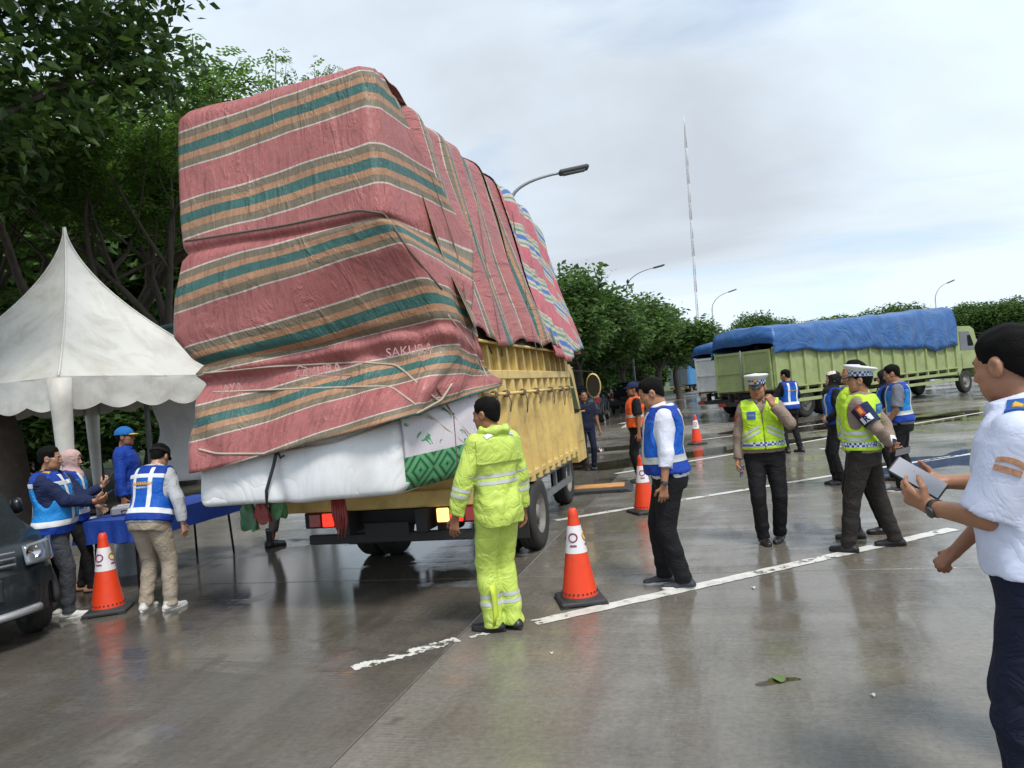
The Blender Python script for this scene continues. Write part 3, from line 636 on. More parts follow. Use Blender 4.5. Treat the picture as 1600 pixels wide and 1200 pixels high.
# ---------------------------------------------------------------- tarpaulins
def tarp_mat(name, stops, period, lw=0.0):
    m = bpy.data.materials.new(name); m.use_nodes = True; t = m.node_tree; b = t.nodes['Principled BSDF']
    uv = N(t, 'ShaderNodeUVMap', uv_map='uv'); sp = N(t, 'ShaderNodeSeparateXYZ'); t.links.new(uv.outputs[0], sp.inputs[0])
    co = N(t, 'ShaderNodeTexCoord')
    wob = noise(t, uv.outputs[0], 5.0, 2, 0.5)
    v = M(t, 'ADD', sp.outputs[1], M(t, 'MULTIPLY', M(t, 'SUBTRACT', wob.outputs[0], 0.5), 0.006))
    fr = M(t, 'FRACT', M(t, 'DIVIDE', v, period)); cr = ramp(t, fr, stops, 'CONSTANT')
    # worn print: woven streaks run down the cloth, creases, grime
    st = N(t, 'ShaderNodeMapping', inputs={'Scale': (14, 1.6, 1)}); t.links.new(uv.outputs[0], st.inputs[0]); s1 = noise(t, st.outputs[0], 3.0, 5, 0.65)
    s2 = noise(t, uv.outputs[0], 2.2, 7, 0.68, 0.5)
    crk = N(t, 'ShaderNodeTexVoronoi', feature='DISTANCE_TO_EDGE', inputs={'Scale': 9.0}); wv = N(t, 'ShaderNodeMix', data_type='VECTOR')
    dis = noise(t, uv.outputs[0], 4.0, 4, 0.6); av = N(t, 'ShaderNodeVectorMath', operation='ADD'); t.links.new(uv.outputs[0], av.inputs[0]); t.links.new(dis.outputs['Color'], av.inputs[1]); t.links.new(av.outputs[0], crk.inputs['Vector'])
    ck = ramp(t, crk.outputs[0], [(0.0, (0.80, 0.78, 0.78)), (0.025, (1, 1, 1))])
    g = ramp(t, M(t, 'ADD', M(t, 'MULTIPLY', s1.outputs[0], 0.5), M(t, 'MULTIPLY', s2.outputs[0], 0.5)), [(0.34, (0.52, 0.50, 0.48)), (0.48, (0.92, 0.92, 0.92)), (0.66, (1.22, 1.22, 1.24))])
    m1 = N(t, 'ShaderNodeMix', data_type='RGBA', blend_type='MULTIPLY'); m1.inputs[0].default_value = 1; t.links.new(cr.outputs[0], m1.inputs[6]); t.links.new(g.outputs[0], m1.inputs[7])
    m2 = N(t, 'ShaderNodeMix', data_type='RGBA', blend_type='MULTIPLY'); m2.inputs[0].default_value = 0.8; t.links.new(m1.outputs[2], m2.inputs[6]); t.links.new(ck.outputs[0], m2.inputs[7])
    t.links.new(m2.outputs[2], b.inputs['Base Color']); b.inputs['Roughness'].default_value = 0.5
    rr = ramp(t, s2.outputs[0], [(0.3, (0.34,) * 3), (0.7, (0.6,) * 3)]); t.links.new(rr.outputs[0], b.inputs['Roughness'])
    wr = N(t, 'ShaderNodeMapping', inputs={'Scale': (3.6, 1.2, 1), 'Rotation': (0, 0, 0.35)}); t.links.new(uv.outputs[0], wr.inputs[0]); w1 = noise(t, wr.outputs[0], 2.2, 5, 0.6, 0.6)
    rg = M(t, 'ABSOLUTE', M(t, 'SUBTRACT', M(t, 'MULTIPLY', w1.outputs[0], 2.0), 1.0))
    h = M(t, 'ADD', M(t, 'ADD', M(t, 'MULTIPLY', w1.outputs[0], 0.5), M(t, 'MULTIPLY', M(t, 'MULTIPLY', rg, ramp(t, s2.outputs[0], [(0.4, (0.1,) * 3), (0.65, (1,) * 3)]).outputs[0]), 0.9)), M(t, 'MULTIPLY', ck.outputs[0], 0.10))
    bp = N(t, 'ShaderNodeBump', inputs={'Strength': 0.9, 'Distance': 0.05}); t.links.new(h, bp.inputs['Height']); t.links.new(bp.outputs[0], b.inputs['Normal'])
    MATS[name] = m; return m
RED, WHT, BRN, ORG, TEA = (0.365, 0.118, 0.112), (0.50, 0.45, 0.39), (0.175, 0.14, 0.092), (0.38, 0.20, 0.11), (0.034, 0.118, 0.104)
tarp_a = tarp_mat('striped_tarp', [(0, WHT), (0.022, BRN), (0.12, ORG), (0.20, TEA), (0.335, ORG), (0.425, BRN), (0.52, WHT), (0.542, RED)], 0.615)
tarp_b = tarp_mat('striped_tarp_blue', [(0, WHT), (0.03, (0.36, 0.33, 0.22)), (0.10, WHT), (0.13, (0.10, 0.26, 0.16)), (0.19, (0.48, 0.42, 0.34)), (0.26, (0.06, 0.14, 0.42)), (0.36, (0.48, 0.42, 0.34)), (0.43, (0.13, 0.27, 0.18)), (0.48, WHT), (0.53, (0.47, 0.12, 0.14))], 0.66)
def uv_mesh(rows, uvs, name, mt, thick=0.006, closed=False):
    """a sheet of cloth with real thickness; rows/uvs are [i][j]"""
    nr, nc = len(rows), len(rows[0]); V = [tuple(p) for r in rows for p in r]; F = [(i * nc + j, i * nc + j + 1, (i + 1) * nc + j + 1, (i + 1) * nc + j) for i in range(nr - 1) for j in range(nc - 1)]
    me = bpy.data.meshes.new(name); me.from_pydata(V, [], F); me.materials.append(mt); U = [u for r in uvs for u in r]
    ul = me.uv_layers.new(name='uv')
    for l in me.loops: ul.data[l.index].uv = U[l.vertex_index]
    me.polygons.foreach_set('use_smooth', [True] * len(F)); me.update()
    o = link(name, me); so = o.modifiers.new('thickness', 'SOLIDIFY'); so.thickness = thick; so.offset = 0
    return o
def pnoise(x, y, seed=0):
    """cheap smooth 2-D noise from warped sines"""
    s = seed * 1.7
    return (math.sin(1.9 * x + 1.3 * math.sin(1.1 * y + s) + s) + math.sin(2.7 * y + 1.7 * math.sin(0.9 * x - s)) * 0.7 + math.sin(4.3 * x - 3.1 * y + s * 2 + math.sin(2 * x + y)) * 0.4) / 2.1
def lerp_tab(tab, x):
    if x <= tab[0][0]: return tab[0][1:]
    for a, b in zip(tab, tab[1:]):
        if x <= b[0]:
            t = (x - a[0]) / (b[0] - a[0]); return tuple(p + (q - p) * t for p, q in zip(a[1:], b[1:]))
    return tab[-1][1:]
def sm(t): t = max(0, min(1, t)); return t * t * (3 - 2 * t)

# rear tarp: levels measured on the photograph in the truck's frame (L lateral, s along, z up)
#      v     zL    zC    zF    left L, s        corner L, s     flap L, s
RT = [(0.00, 4.50, 4.56, 4.56, -1.37, -2.19, 0.46, -2.22, 0.52, -2.02),
      (0.10, 4.42, 4.47, 4.45, -1.43, -2.25, 0.52, -2.27, 0.55, -1.98),
      (0.55, 3.98, 4.02, 3.93, -1.43, -2.30, 0.56, -2.33, 0.70, -1.72),
      (1.05, 3.50, 3.52, 3.42, -1.41, -2.38, 0.60, -2.40, 0.83, -1.30),
      (1.28, 3.25, 3.26, 3.20, -1.38, -2.41, 0.62, -2.44, 0.90, -1.10),
      (1.36, 3.19, 3.23, 3.05, -1.36, -2.37, 0.60, -2.38, 0.92, -1.16),
      (1.44, 3.12, 3.19, 2.92, -1.39, -2.43, 0.66, -2.45, 0.94, -1.28),
      (1.75, 2.82, 2.96, 2.72, -1.43, -2.50, 0.78, -2.40, 1.00, -1.50),
      (2.15, 2.46, 2.66, 2.48, -1.43, -2.53, 0.87, -2.24, 0.98, -1.62),
      (2.42, 2.26, 2.42, 2.28, -1.30, -2.50, 0.93, -2.15, 1.02, -1.60),
      (2.52, 2.20, 2.35, 2.20, -1.25, -2.42, 0.92, -2.10, 1.02, -1.58),
      (2.62, 2.12, 2.27, 2.11, -1.29, -2.50, 0.95, -2.12, 1.05, -1.55),
      (2.72, 2.04, 2.18, 2.03, -1.24, -2.41, 0.93, -2.06, 1.05, -1.52),
      (2.85, 1.90, 2.07, 1.95, -1.30, -2.50, 0.94, -2.10, 1.07, -1.48),
      (3.15, 1.58, 1.82, 1.86, -1.31, -2.58, 0.88, -2.40, 1.14, -1.48),
      (3.42, 1.28, 1.62, 1.80, -1.32, -2.62, 0.80, -2.56, 1.16, -1.50)]
NU = 120
VW_ = [(0, -0.20), (0.39, 0.164), (1.05, 0.779), (1.71, 1.394), (2.49, 2.009), (3.04, 2.624), (3.6, 3.25)]
def rear_path(v, frac):
    zL, zC, zF, lL, lS, cL, cS, fL, fS = lerp_tab(RT, v)
    # polyline: left side -> back left -> corner -> flap end, rounded at the corners
    key = [(lL + 0.04, lS + 1.0, zL + 0.02), (lL, lS + 0.05, zL), (lL + 0.05, lS, zL), (cL - 0.07, cS - 0.01, zC), (cL, cS + 0.06, zC - 0.01), (fL, fS, zF)]
    seg = [0.0, 0.9, 1.06, 2.75, 2.93, 3.9]; x = frac * seg[-1]
    for k in range(len(seg) - 1):
        if x <= seg[k + 1] + 1e-9:
            t = (x - seg[k]) / (seg[k + 1] - seg[k]); a, b = key[k], key[k + 1]; return [a[i] + (b[i] - a[i]) * t for i in range(3)], x
    return list(key[-1]), x
def smooth_rows(rows, it=1):
    for _ in range(it):
        nr, nc = len(rows), len(rows[0]); nw = [[None] * nc for _ in range(nr)]
        for i in range(nr):
            for j in range(nc):
                if 0 < j < nc - 1: nw[i][j] = [(rows[i][j - 1][k] + 2 * rows[i][j][k] + rows[i][j + 1][k]) / 4 for k in range(3)]
                else: nw[i][j] = rows[i][j]
        rows = nw
    return rows
rows, uvs = [], []
vs = [i * 0.03 for i in range(0, int(3.42 / 0.03) + 1)]
# the cloth starts on top of the load and comes over the rear edge
for q in range(10, 0, -1):
    f = q / 10; r_, u_ = [], []
    for j in range(NU + 1):
        (x, s, z), d = rear_path(0.0, j / NU)
        lat = min(1, max(0, (j / NU - 0.25) / 0.5))
        s2 = s + 0.9 * f if s < -1.7 else max(s, s + 0.35 * f)
        xx = x + (-0.42 - x) * 0.16 * f * (1 if j < NU * 0.3 or j > NU * 0.7 else 0)
        r_.append([xx, s2, z + 0.05 * sm(f * 2) + 0.03 * pnoise(x * 3, s2 * 3, 4)]); u_.append((d, -f * 0.3 - 0.2 + 0.085 * (x + 1.33)))
    rows.append(r_); uvs.append(u_)
for v in vs:
    r_, u_ = [], []
    for j in range(NU + 1):
        (x, s, z), d = rear_path(v, j / NU)
        # folds: broad billows, plus drapes pulled from the ropes down towards the right
        amp = 0.022 + 0.025 * sm((v - 1.3) / 1.6)
        n1 = pnoise(d * 2.0 + 0.5 * v, v * 1.3, 1) * amp + 0.014 * math.sin(9 * d + 5 * v + 2 * pnoise(d, v, 3)) * sm((v - 1.4) / 0.8)
        if v > 2.3: n1 += 0.022 * math.sin(13 * d - 7 * v + 2.5 * pnoise(d * 2, v * 2, 5)) * sm((v - 2.3) / 0.4)
        if d > 2.8: n1 *= 0.8; x += n1
        elif d < 1.0: x -= n1
        else: s -= n1
        z += 0.012 * pnoise(d * 3, v * 2, 8)
        r_.append([x, s, z]); u_.append((d, lerp_tab(VW_, v)[0] + 0.085 * (x + 1.33)))
    rows.append(r_); uvs.append(u_)
rows = smooth_rows(rows, 1)
# hem lifts to the right
def truck_world(o): o.location = T(0, 0); o.rotation_euler = (0, 0, -HD); return o
rear_tarp = truck_world(uv_mesh(rows, uvs, 'striped_tarpaulin', tarp_a, 0.008))
tag(rear_tarp, 'red, orange and teal striped tarpaulin hanging down the rear end of the load', 'tarpaulin')

# cross-section of the load along the bed: top narrower than the bed, bulging sides
def load_sec(s, t, off=0.0):
    """t from 0 (left hem) over the top to 1 (right hem)"""
    zt = lerp_tab([(-2.3, 4.60), (-1.6, 4.68), (0.2, 4.70), (1.4, 4.60), (2.4, 4.50), (3.1, 4.25), (3.45, 3.95)], s)[0]
    lt = lerp_tab([(-2.3, -1.30), (3.4, -1.15)], s)[0]; rt = lerp_tab([(-2.3, 0.42), (1.0, 0.42), (3.4, 0.62)], s)[0]
    key = [(-1.14, 2.02), (-1.30, 2.9), (lt - 0.02, zt - 0.35), (lt + 0.22, zt - 0.03), (-0.4, zt + 0.06), (rt - 0.20, zt - 0.0), (rt + 0.05, zt - 0.16), (0.78, 3.25), (0.97, 2.6), (1.07, 2.22)]
    cum = [0]
    for a, b in zip(key, key[1:]): cum.append(cum[-1] + math.dist(a, b))
    x = t * cum[-1]
    for k in range(len(key) - 1):
        if x <= cum[k + 1] + 1e-9:
            f = (x - cum[k]) / (cum[k + 1] - cum[k]); a, b = key[k], key[k + 1]; return a[0] + (b[0] - a[0]) * f, a[1] + (b[1] - a[1]) * f, x, cum[-1]
    return key[-1][0], key[-1][1], x, cum[-1]
def over_tarp(s0, s1, off, mt, across, label, seed, hem=0.0, ns=60, nt=110, fl=0.0):
    rows, uvs = [], []
    for i in range(ns + 1):
        s = s0 + (s1 - s0) * i / ns; r_, u_ = [], []
        for j in range(nt + 1):
            t = j / nt; x, z, a, tot = load_sec(s, t); side = 1 if x > -0.4 else -1
            h = hem + 0.10 * pnoise(s * 2.2, 1.0, seed); 
            if a > tot - 0.8: z += (h + fl * sm((s - s0) / (s1 - s0))) * (a - tot + 0.8) / 0.8
            # vertical drapes on the flanks, ropes every 0.6 m bite in
            fold = 0.030 * math.sin(10.5 * s + 1.2 * math.sin(2.1 * z + 2) + 2) + 0.022 * pnoise(s * 3.3, z * 1.4, 2)
            bite = -0.045 * math.exp(-((((s + 0.25) % 0.75) - 0.375) / 0.07) ** 2)
            k = off + fold * (0.5 + 0.5 * sm(abs(x + 0.4) - 0.4)) + bite
            if z < zt_ref(s) - 0.2: x += side * k
            else: z += k; x += side * k * 0.5
            sway = 0.03 * pnoise(z * 1.5, s * 2, 4)
            r_.append([x, s + sway, z]); u_.append((s * 1.0, a) if across else (a, s * 1.0 + 0.12 * math.sin(a * 0.9 + seed)))
        rows.append(r_); uvs.append(u_)
    rows = smooth_rows(rows, 2)
    o = truck_world(uv_mesh(rows, uvs, 'striped_tarpaulin', mt, 0.006)); return tag(o, label, 'tarpaulin')
def zt_ref(s): return lerp_tab([(-2.3, 4.60), (-1.6, 4.68), (0.2, 4.70), (1.4, 4.60), (2.4, 4.50), (3.1, 4.25), (3.45, 3.95)], s)[0]
over_tarp(-1.85, 2.3, -0.02, tarp_a, False, 'red striped tarpaulin laid crosswise over the middle of the load', 2, 0.03)
over_tarp(0.70, 2.2, 0.004, tarp_a, False, 'narrow red striped tarpaulin overlapping the middle of the load', 6, 0.0, ns=40)
over_tarp(1.25, 3.35, 0.03, tarp_b, True, 'red tarpaulin with blue and cream stripes over the front of the load', 9, -0.12, ns=50, fl=0.15)
# closing sheet at the front end
m = MB(); m.add([(load_sec(3.3, k / 40)[0], 3.28, load_sec(3.3, k / 40)[1]) for k in range(41)], [tuple(range(41))]); o = truck_world(m.build('cargo_pile', mat('cargo_cloth', (0.3, 0.12, 0.12), 0.8))); tag(o, 'bulky cargo packed under the striped tarpaulins on the truck', 'cargo')
cm = MB(); cm.grid([[(load_sec(s, k / 40)[0] * 0.93 - 0.02, s, 2.0 + (load_sec(s, k / 40)[1] - 2.0) * 0.94) for k in range(41)] for s in (-2.0, 0, 2, 3.27)]); cm.build('cargo_core', mat('cargo_dark', (0.10, 0.07, 0.06), 0.9), o)

# white wrapped bundle and the printed mattress under the rear overhang
wcl = mat('white_wrap', (0.70, 0.71, 0.72), 0.5, 0.06, 2.0, 0.016, 2.0, ridge=True, dirt=(0.5, 0.47, 0.43), dscale=1.2, damt=0.4)
rows = []
def bundle(L):  # hanging section in (s, z) for a given lateral place
    return None
NB = 60
sect = [(-1.62, 1.62), (-2.36, 1.60), (-2.44, 1.55), (-2.48, 1.36), (-2.52, 1.15), (-2.535, 1.00), (-2.50, 0.95), (-1.62, 0.96)]
pts = []
for i in range(NB + 1):
    L = -1.34 + (0.60 + 1.34) * i / NB; e = min(1, (i + 0.4) / 3) ** 0.4 * min(1, (NB - i + 0.4) / 3) ** 0.4
    row = []
    for k, (s, z) in enumerate(sect):
        zc = 1.35; lift = 0.03 * (L + 1.34) / 1.94
        tie = -0.05 * math.exp(-((L + 0.56 + 0.25 * (z - 1.2)) / 0.05) ** 2)
        wr = 0.016 * math.sin(16 * L + 5 * z) * sm((i - NB * 0.75) / (NB * 0.25)) + 0.02 * pnoise(L * 3, z * 3, 3)
        row.append((L, s + (0.18 * (1 - e) if s < -2 else 0) - (tie if s < -2 else 0) * 1.0 + wr * (1 if s < -2 else 0), zc + (z - zc) * (0.72 + 0.28 * e) + lift + 0.02 * pnoise(L * 2, 1, 7)))
    pts.append(row)
# refine the section with a spline-like subdivision
def refine(row):
    out_ = []
    for a, b in zip(row, row[1:]): out_ += [a, tuple((p + q) / 2 for p, q in zip(a, b))]
    out_.append(row[-1]); sm_ = [out_[0]]
    for k in range(1, len(out_) - 1): sm_.append(tuple((out_[k - 1][c] + 2 * out_[k][c] + out_[k + 1][c]) / 4 for c in range(3)))
    return sm_ + [out_[-1]]
pts = [refine(refine(r_)) for r_ in pts]
m = MB(); m.grid(pts); m.add(pts[0], [tuple(range(len(pts[0])))]); m.add(pts[-1], [tuple(reversed(range(len(pts[-1]))))])
bundle_o = truck_world(m.build('wrapped_bundle', wcl)); tag(bundle_o, 'white cloth-wrapped bundle hanging out under the rear tarpaulin', 'bundle')
rope_dark = mat('dark_rope', (0.03, 0.032, 0.04), 0.8); rope_w = mat('pale_rope', (0.42, 0.36, 0.29), 0.85); rope_b = mat('brown_rope', (0.13, 0.10, 0.08), 0.85)
m = MB(); m.tube([(-0.44, -2.50, 1.60), (-0.50, -2.515, 1.46), (-0.55, -2.525, 1.30), (-0.62, -2.55, 1.10), (-0.66, -2.50, 0.985), (-0.66, -2.1, 0.97)], 0.014, 8)
m.tube([(-0.50, -2.53, 1.42), (-0.46, -2.55, 1.36), (-0.43, -2.54, 1.38)], 0.010, 6); m.build('strap', rope_dark, bundle_o)

def print_mat():
    m = bpy.data.materials.new('printed_mattress'); m.use_nodes = True; t = m.node_tree; b = t.nodes['Principled BSDF']
    uv = N(t, 'ShaderNodeUVMap', uv_map='uv'); sp = N(t, 'ShaderNodeSeparateXYZ'); t.links.new(uv.outputs[0], sp.inputs[0])
    # nested lozenges
    def tri(x, per): f = M(t, 'FRACT', M(t, 'DIVIDE', x, per)); return M(t, 'ABSOLUTE', M(t, 'SUBTRACT', M(t, 'MULTIPLY', f, 2.0), 1.0))
    d = M(t, 'ADD', tri(sp.outputs[0], 0.30), M(t, 'MULTIPLY', tri(M(t, 'ADD', sp.outputs[1], 0.02), 0.36), 1.0))
    ring = M(t, 'FRACT', M(t, 'MULTIPLY', d, 1.9)); n = noise(t, uv.outputs[0], 25, 3, 0.6)
    gc = ramp(t, M(t, 'ADD', ring, M(t, 'MULTIPLY', M(t, 'SUBTRACT', n.outputs[0], 0.5), 0.12)), [(0.0, (0.02, 0.06, 0.035)), (0.2, (0.05, 0.30, 0.11)), (0.45, (0.10, 0.42, 0.16)), (0.62, (0.15, 0.22, 0.16)), (0.8, (0.04, 0.26, 0.09)), (0.95, (0.03, 0.08, 0.05))], 'CONSTANT')
    wv = N(t, 'ShaderNodeTexWave', bands_direction='X', inputs={'Scale': 22.0, 'Distortion': 0.6}); t.links.new(uv.outputs[0], wv.inputs['Vector'])
    wc = ramp(t, wv.outputs[0], [(0, (0.50, 0.46, 0.50)), (1, (0.64, 0.60, 0.64))])
    # scattered leaf marks on the white half
    lf = noise(t, uv.outputs[0], 7, 2, 0.5, 1.5); lm = ramp(t, lf.outputs[0], [(0.63, (0, 0, 0)), (0.655, (1, 1, 1))])
    mxl = N(t, 'ShaderNodeMix', data_type='RGBA'); t.links.new(lm.outputs[0], mxl.inputs[0]); t.links.new(wc.outputs[0], mxl.inputs[6]); mxl.inputs[7].default_value = (0.06, 0.28, 0.12, 1)
    lo = M(t, 'LESS_THAN', sp.outputs[1], 0.30); mx = N(t, 'ShaderNodeMix', data_type='RGBA'); t.links.new(lo, mx.inputs[0]); t.links.new(mxl.outputs[2], mx.inputs[6]); t.links.new(gc.outputs[0], mx.inputs[7])
    t.links.new(mx.outputs[2], b.inputs['Base Color']); b.inputs['Roughness'].default_value = 0.55
    bp = N(t, 'ShaderNodeBump', inputs={'Strength': 0.5, 'Distance': 0.02}); n2 = noise(t, uv.outputs[0], 5, 4, 0.6); t.links.new(n2.outputs[0], bp.inputs['Height']); t.links.new(bp.outputs[0], b.inputs['Normal'])
    return m
rows, uvs = [], []
K0, K1 = Vector((0.58, -2.44, 0)), Vector((1.00, -1.70, 0))
for i in range(25):
    f = i / 24; c = K0.lerp(K1, f); bulge = 0.03 * math.sin(math.pi * f); nrm = Vector((0.86, -0.51, 0))
    r_, u_ = [], []
    for k in range(15):
        g = k / 14; z = 1.02 + 0.06 * f + (0.74) * g; p = c + nrm * (bulge + 0.02 * math.sin(math.pi * g) + 0.012 * pnoise(f * 5, g * 4, 2)) - nrm * 0.05 * (abs(2 * g - 1) ** 4)
        r_.append([p.x, p.y, z]); u_.append((f * 0.95, g * 0.84))
    rows.append(r_); uvs.append(u_)
prm = print_mat(); matt = truck_world(uv_mesh(rows, uvs, 'printed_mattress', prm, 0.02)); tag(matt, 'mattress printed with green lozenges and a white border beside the white bundle', 'mattress')
m = MB(); m.add([tuple(rows[0][0]), tuple(rows[0][14]), tuple(rows[-1][14]), tuple(rows[-1][0]), (0.2, -1.65, 1.06), (0.2, -1.65, 1.84)], [(0, 3, 4), (1, 5, 2), (0, 4, 5, 1), (3, 2, 5, 4)]); m.build('mattress_core', mat('mattress_side', (0.5, 0.48, 0.5), 0.8), matt)

# lettering woven into the rear tarp
bv = bvh_of(rear_tarp); lt_m = mat('faded_print', (0.50, 0.30, 0.28), 0.7, 0.3, 12)
def on_rear(px_, py_, txt, size, rot=0.0):
    p = P(px_, py_, 5.6) - T(0, 0); L, s = p.x * TLT.x + p.y * TLT.y, p.x * TU.x + p.y * TU.y
    M4 = frame((L, s, p.z), (math.cos(rot), 0, math.sin(rot)), (0.06, -1, 0)); 
    o = lettering(txt, size, M4, lt_m, rear_tarp, 'lettering', 0.0008, bv, 0.007); return o
on_rear(640, 548, 'SAKURA', 0.10, 0.02); on_rear(498, 580, 'SAKURA', 0.10, 0.09); on_rear(362, 606, 'JAYA', 0.085, 0.06)
def flower(px_, py_, r_):
    p = P(px_, py_, 5.6) - T(0, 0); L, s = p.x * TLT.x + p.y * TLT.y, p.x * TU.x + p.y * TU.y; m = MB(); prev = None; pts = []
    for k in range(41):
        a = 2 * math.pi * k / 40; rr = r_ * (0.78 + 0.22 * abs(math.sin(2.5 * a))); q = Vector((L + rr * math.cos(a), s, p.z + rr * math.sin(a)))
        h = bv.ray_cast(q + Vector((0, -0.5, 0)), Vector((0, 1, 0)), 1.2); q = (h[0] if h[0] is not None else q) + Vector((0, -0.008, 0)); pts.append(q)
    m.tube(pts, 0.004, 5); m.build('flower_emblem', lt_m, rear_tarp)
flower(472, 583, 0.055); flower(618, 552, 0.05)

# ropes: each lashing is one piece
def rope_on(pix, d0, mt, r=0.009, wrap=None, label='', sag=0.0, surf=True, extra=None):
    pts = []
    for (x, y), (x2, y2) in zip(pix, pix[1:]):
        for k in range(8): f = k / 8; pts.append((x + (x2 - x) * f, y + (y2 - y) * f))
    pts.append(pix[-1]); o_ = []
    for x, y in pts:
        p = P(x, y, 10.0); og = Vector((0, 0, CH)); dr = (p - og).normalized()
        # into the truck frame
        def loc(v): v = v - T(0, 0); return Vector((v.x * TLT.x + v.y * TLT.y, v.x * TU.x + v.y * TU.y, v.z))
        A, B2 = loc(og), loc(og + dr * 20); dd = (B2 - A).normalized(); best = None
        for bvx in ROPE_SURF:
            h = bvx.ray_cast(A, dd, 20)
            if h[0] is not None and (best is None or h[3] < best[3]): best = h
        if best is not None: o_.append(best[0] - dd * (r * 0.7))
        elif o_: o_.append(A + dd * (o_[-1] - A).length)
    q = [o_[0]] + [(o_[k - 1] + o_[k] * 2 + o_[k + 1]) / 4 for k in range(1, len(o_) - 1)] + [o_[-1]] if len(o_) > 2 else o_
    m = MB(); m.tube(q, r, 6); o = truck_world(m.build('lashing_rope', mt)); return tag(o, label, 'rope', 'ropes lashing the load')
ROPE_SURF = [bv, bvh_of(bundle_o), bvh_of(matt)] + [bvh_of(o) for o in COL.objects if o.name.startswith('striped_tarpaulin.')]
side_o = [o for o in truck.children if o.name.startswith('side_wall')]
ROPE_SURF += [bvh_of(o) for o in side_o]
rope_on([(288, 376), (440, 352), (560, 327), (600, 333), (640, 392), (690, 452)], 5.6, rope_b, 0.010, label='taut brown rope pinching the rear tarpaulin at mid height')
rope_on([(302, 585), (420, 573), (560, 566), (620, 570), (700, 640), (752, 700)], 5.6, rope_w, 0.009, label='pale rope across the rear tarpaulin just below the printed lettering')
rope_on([(312, 614), (470, 607), (610, 603), (660, 640), (735, 700)], 5.6, rope_w, 0.009, label='pale rope across the rear tarpaulin below the lower flower emblem')
rope_on([(311, 702), (340, 709), (420, 709), (520, 692), (640, 652), (690, 625), (706, 600)], 5.6, rope_w, 0.010, label='slack pale rope looping along the hem of the rear tarpaulin')
rope_on([(700, 492), (740, 545), (762, 590)], 5.6, rope_w, 0.007, label='thin pale rope from the tarp corner down to the truck side')
rope_on([(708, 645), (712, 700), (716, 750)], 5.6, rope_b, 0.009, label='brown rope hanging straight down across the printed mattress')
rope_on([(660, 570), (715, 660), (752, 712)], 5.6, rope_b, 0.008, label='brown rope slanting down across the printed mattress')
rope_on([(672, 270), (715, 400), (733, 500), (748, 560)], 6.2, rope_b, 0.008, label='brown rope running down the flank beside the rear tarpaulin')
rope_on([(742, 300), (760, 420), (778, 510), (790, 590)], 7, rope_b, 0.008, label='brown rope crossing the middle tarpaulin down to the rope rail')
rope_on([(800, 330), (815, 420), (832, 520), (838, 545)], 8, rope_b, 0.007, label='brown rope crossing the blue striped tarpaulin')
rope_on([(757, 530), (772, 560), (790, 600)], 7, rope_dark, 0.009, label='dark rope slanting across the upper truck side')
rope_on([(845, 540), (858, 570), (872, 600)], 9, rope_dark, 0.008, label='dark rope tied near the front of the truck side')
# knots on the rope rail
for i, (y, nm) in enumerate(((-1.3, 0), (-0.9, 0), (-0.25, 0), (0.35, 0), (1.1, 0), (1.75, 0), (2.2, 0))):
    m = MB(); x0 = BW + 0.085 - LEAN * 1.1; z = BZ1 - 0.52
    for k in range(3):
        c = Vector((x0 + 0.005, y + 0.02 * (k - 1), z)); m.tube([c + Vector((0.028 * math.cos(a), 0.01 * math.sin(2 * a + k), 0.03 * math.sin(a))) for a in [j * 0.6 for j in range(12)]], 0.008, 5)
    m.tube([(x0 + 0.03, y, z - 0.02), (x0 + 0.045, y + 0.03, z - 0.10), (x0 + 0.035, y - 0.01, z - 0.14 - 0.04 * (i % 3))], 0.007, 5)
    o = truck_world(m.build('rope_knot', rope_b)); tag(o, 'rope knot on the yellow truck rail, ' + ORD[i] + ' from the tail', 'knot', 'knots on the truck rail')
# plastic bags and ribbon dangling under the overhang
bag_r = mat('red_plastic', (0.28, 0.035, 0.03), 0.35, 0.4, 9); bag_g = mat('green_plastic', (0.06, 0.17, 0.08), 0.35, 0.4, 9)
def dangling(L, s, z0, w, h, mt, label, seed):
    rows = []
    for j in range(13):
        g = j / 12; row = []
        for k in range(20):
            a = 2 * math.pi * k / 20; rr = w * (0.25 + 0.75 * sm(g * 1.4)) * (1 + 0.22 * math.sin(4 * a + seed + 3 * g) + 0.12 * math.sin(7 * a)); 
            row.append((L + rr * math.cos(a) + 0.03 * pnoise(g * 3, a, seed), s + 0.6 * rr * math.sin(a), z0 - h * g + 0.04 * math.sin(3 * a + seed) * g))
        rows.append(row)
    m = MB(); m.grid(rows, closed_u=True); m.add(rows[-1], [tuple(range(20))]); o = truck_world(m.build('plastic_bag', mt)); return tag(o, label, 'bag')
dangling(-1.20, -2.0, 1.05, 0.075, 0.34, bag_g, 'green plastic bag dangling beneath the white bundle', 1); dangling(-1.06, -2.0, 1.05, 0.07, 0.28, bag_r, 'red plastic bag dangling beneath the white bundle', 2)
dangling(-0.92, -1.95, 1.05, 0.065, 0.25, mat('green_net', (0.10, 0.28, 0.12), 0.6, 0.4, 20), 'small green net bag dangling beside the red bag', 3)
m = MB()
for k in range(6): m.tube([(-0.33 + 0.02 * k, -2.0, 1.02), (-0.34 + 0.025 * k, -2.0, 0.8 - 0.03 * (k % 3)), (-0.31 + 0.015 * k, -2.02, 0.66 - 0.07 * (k % 2))], [0.012, 0.016, 0.004], 5)
tag(truck_world(m.build('red_ribbon', bag_r)), 'torn red plastic ribbon hanging under the truck tail', 'ribbon')
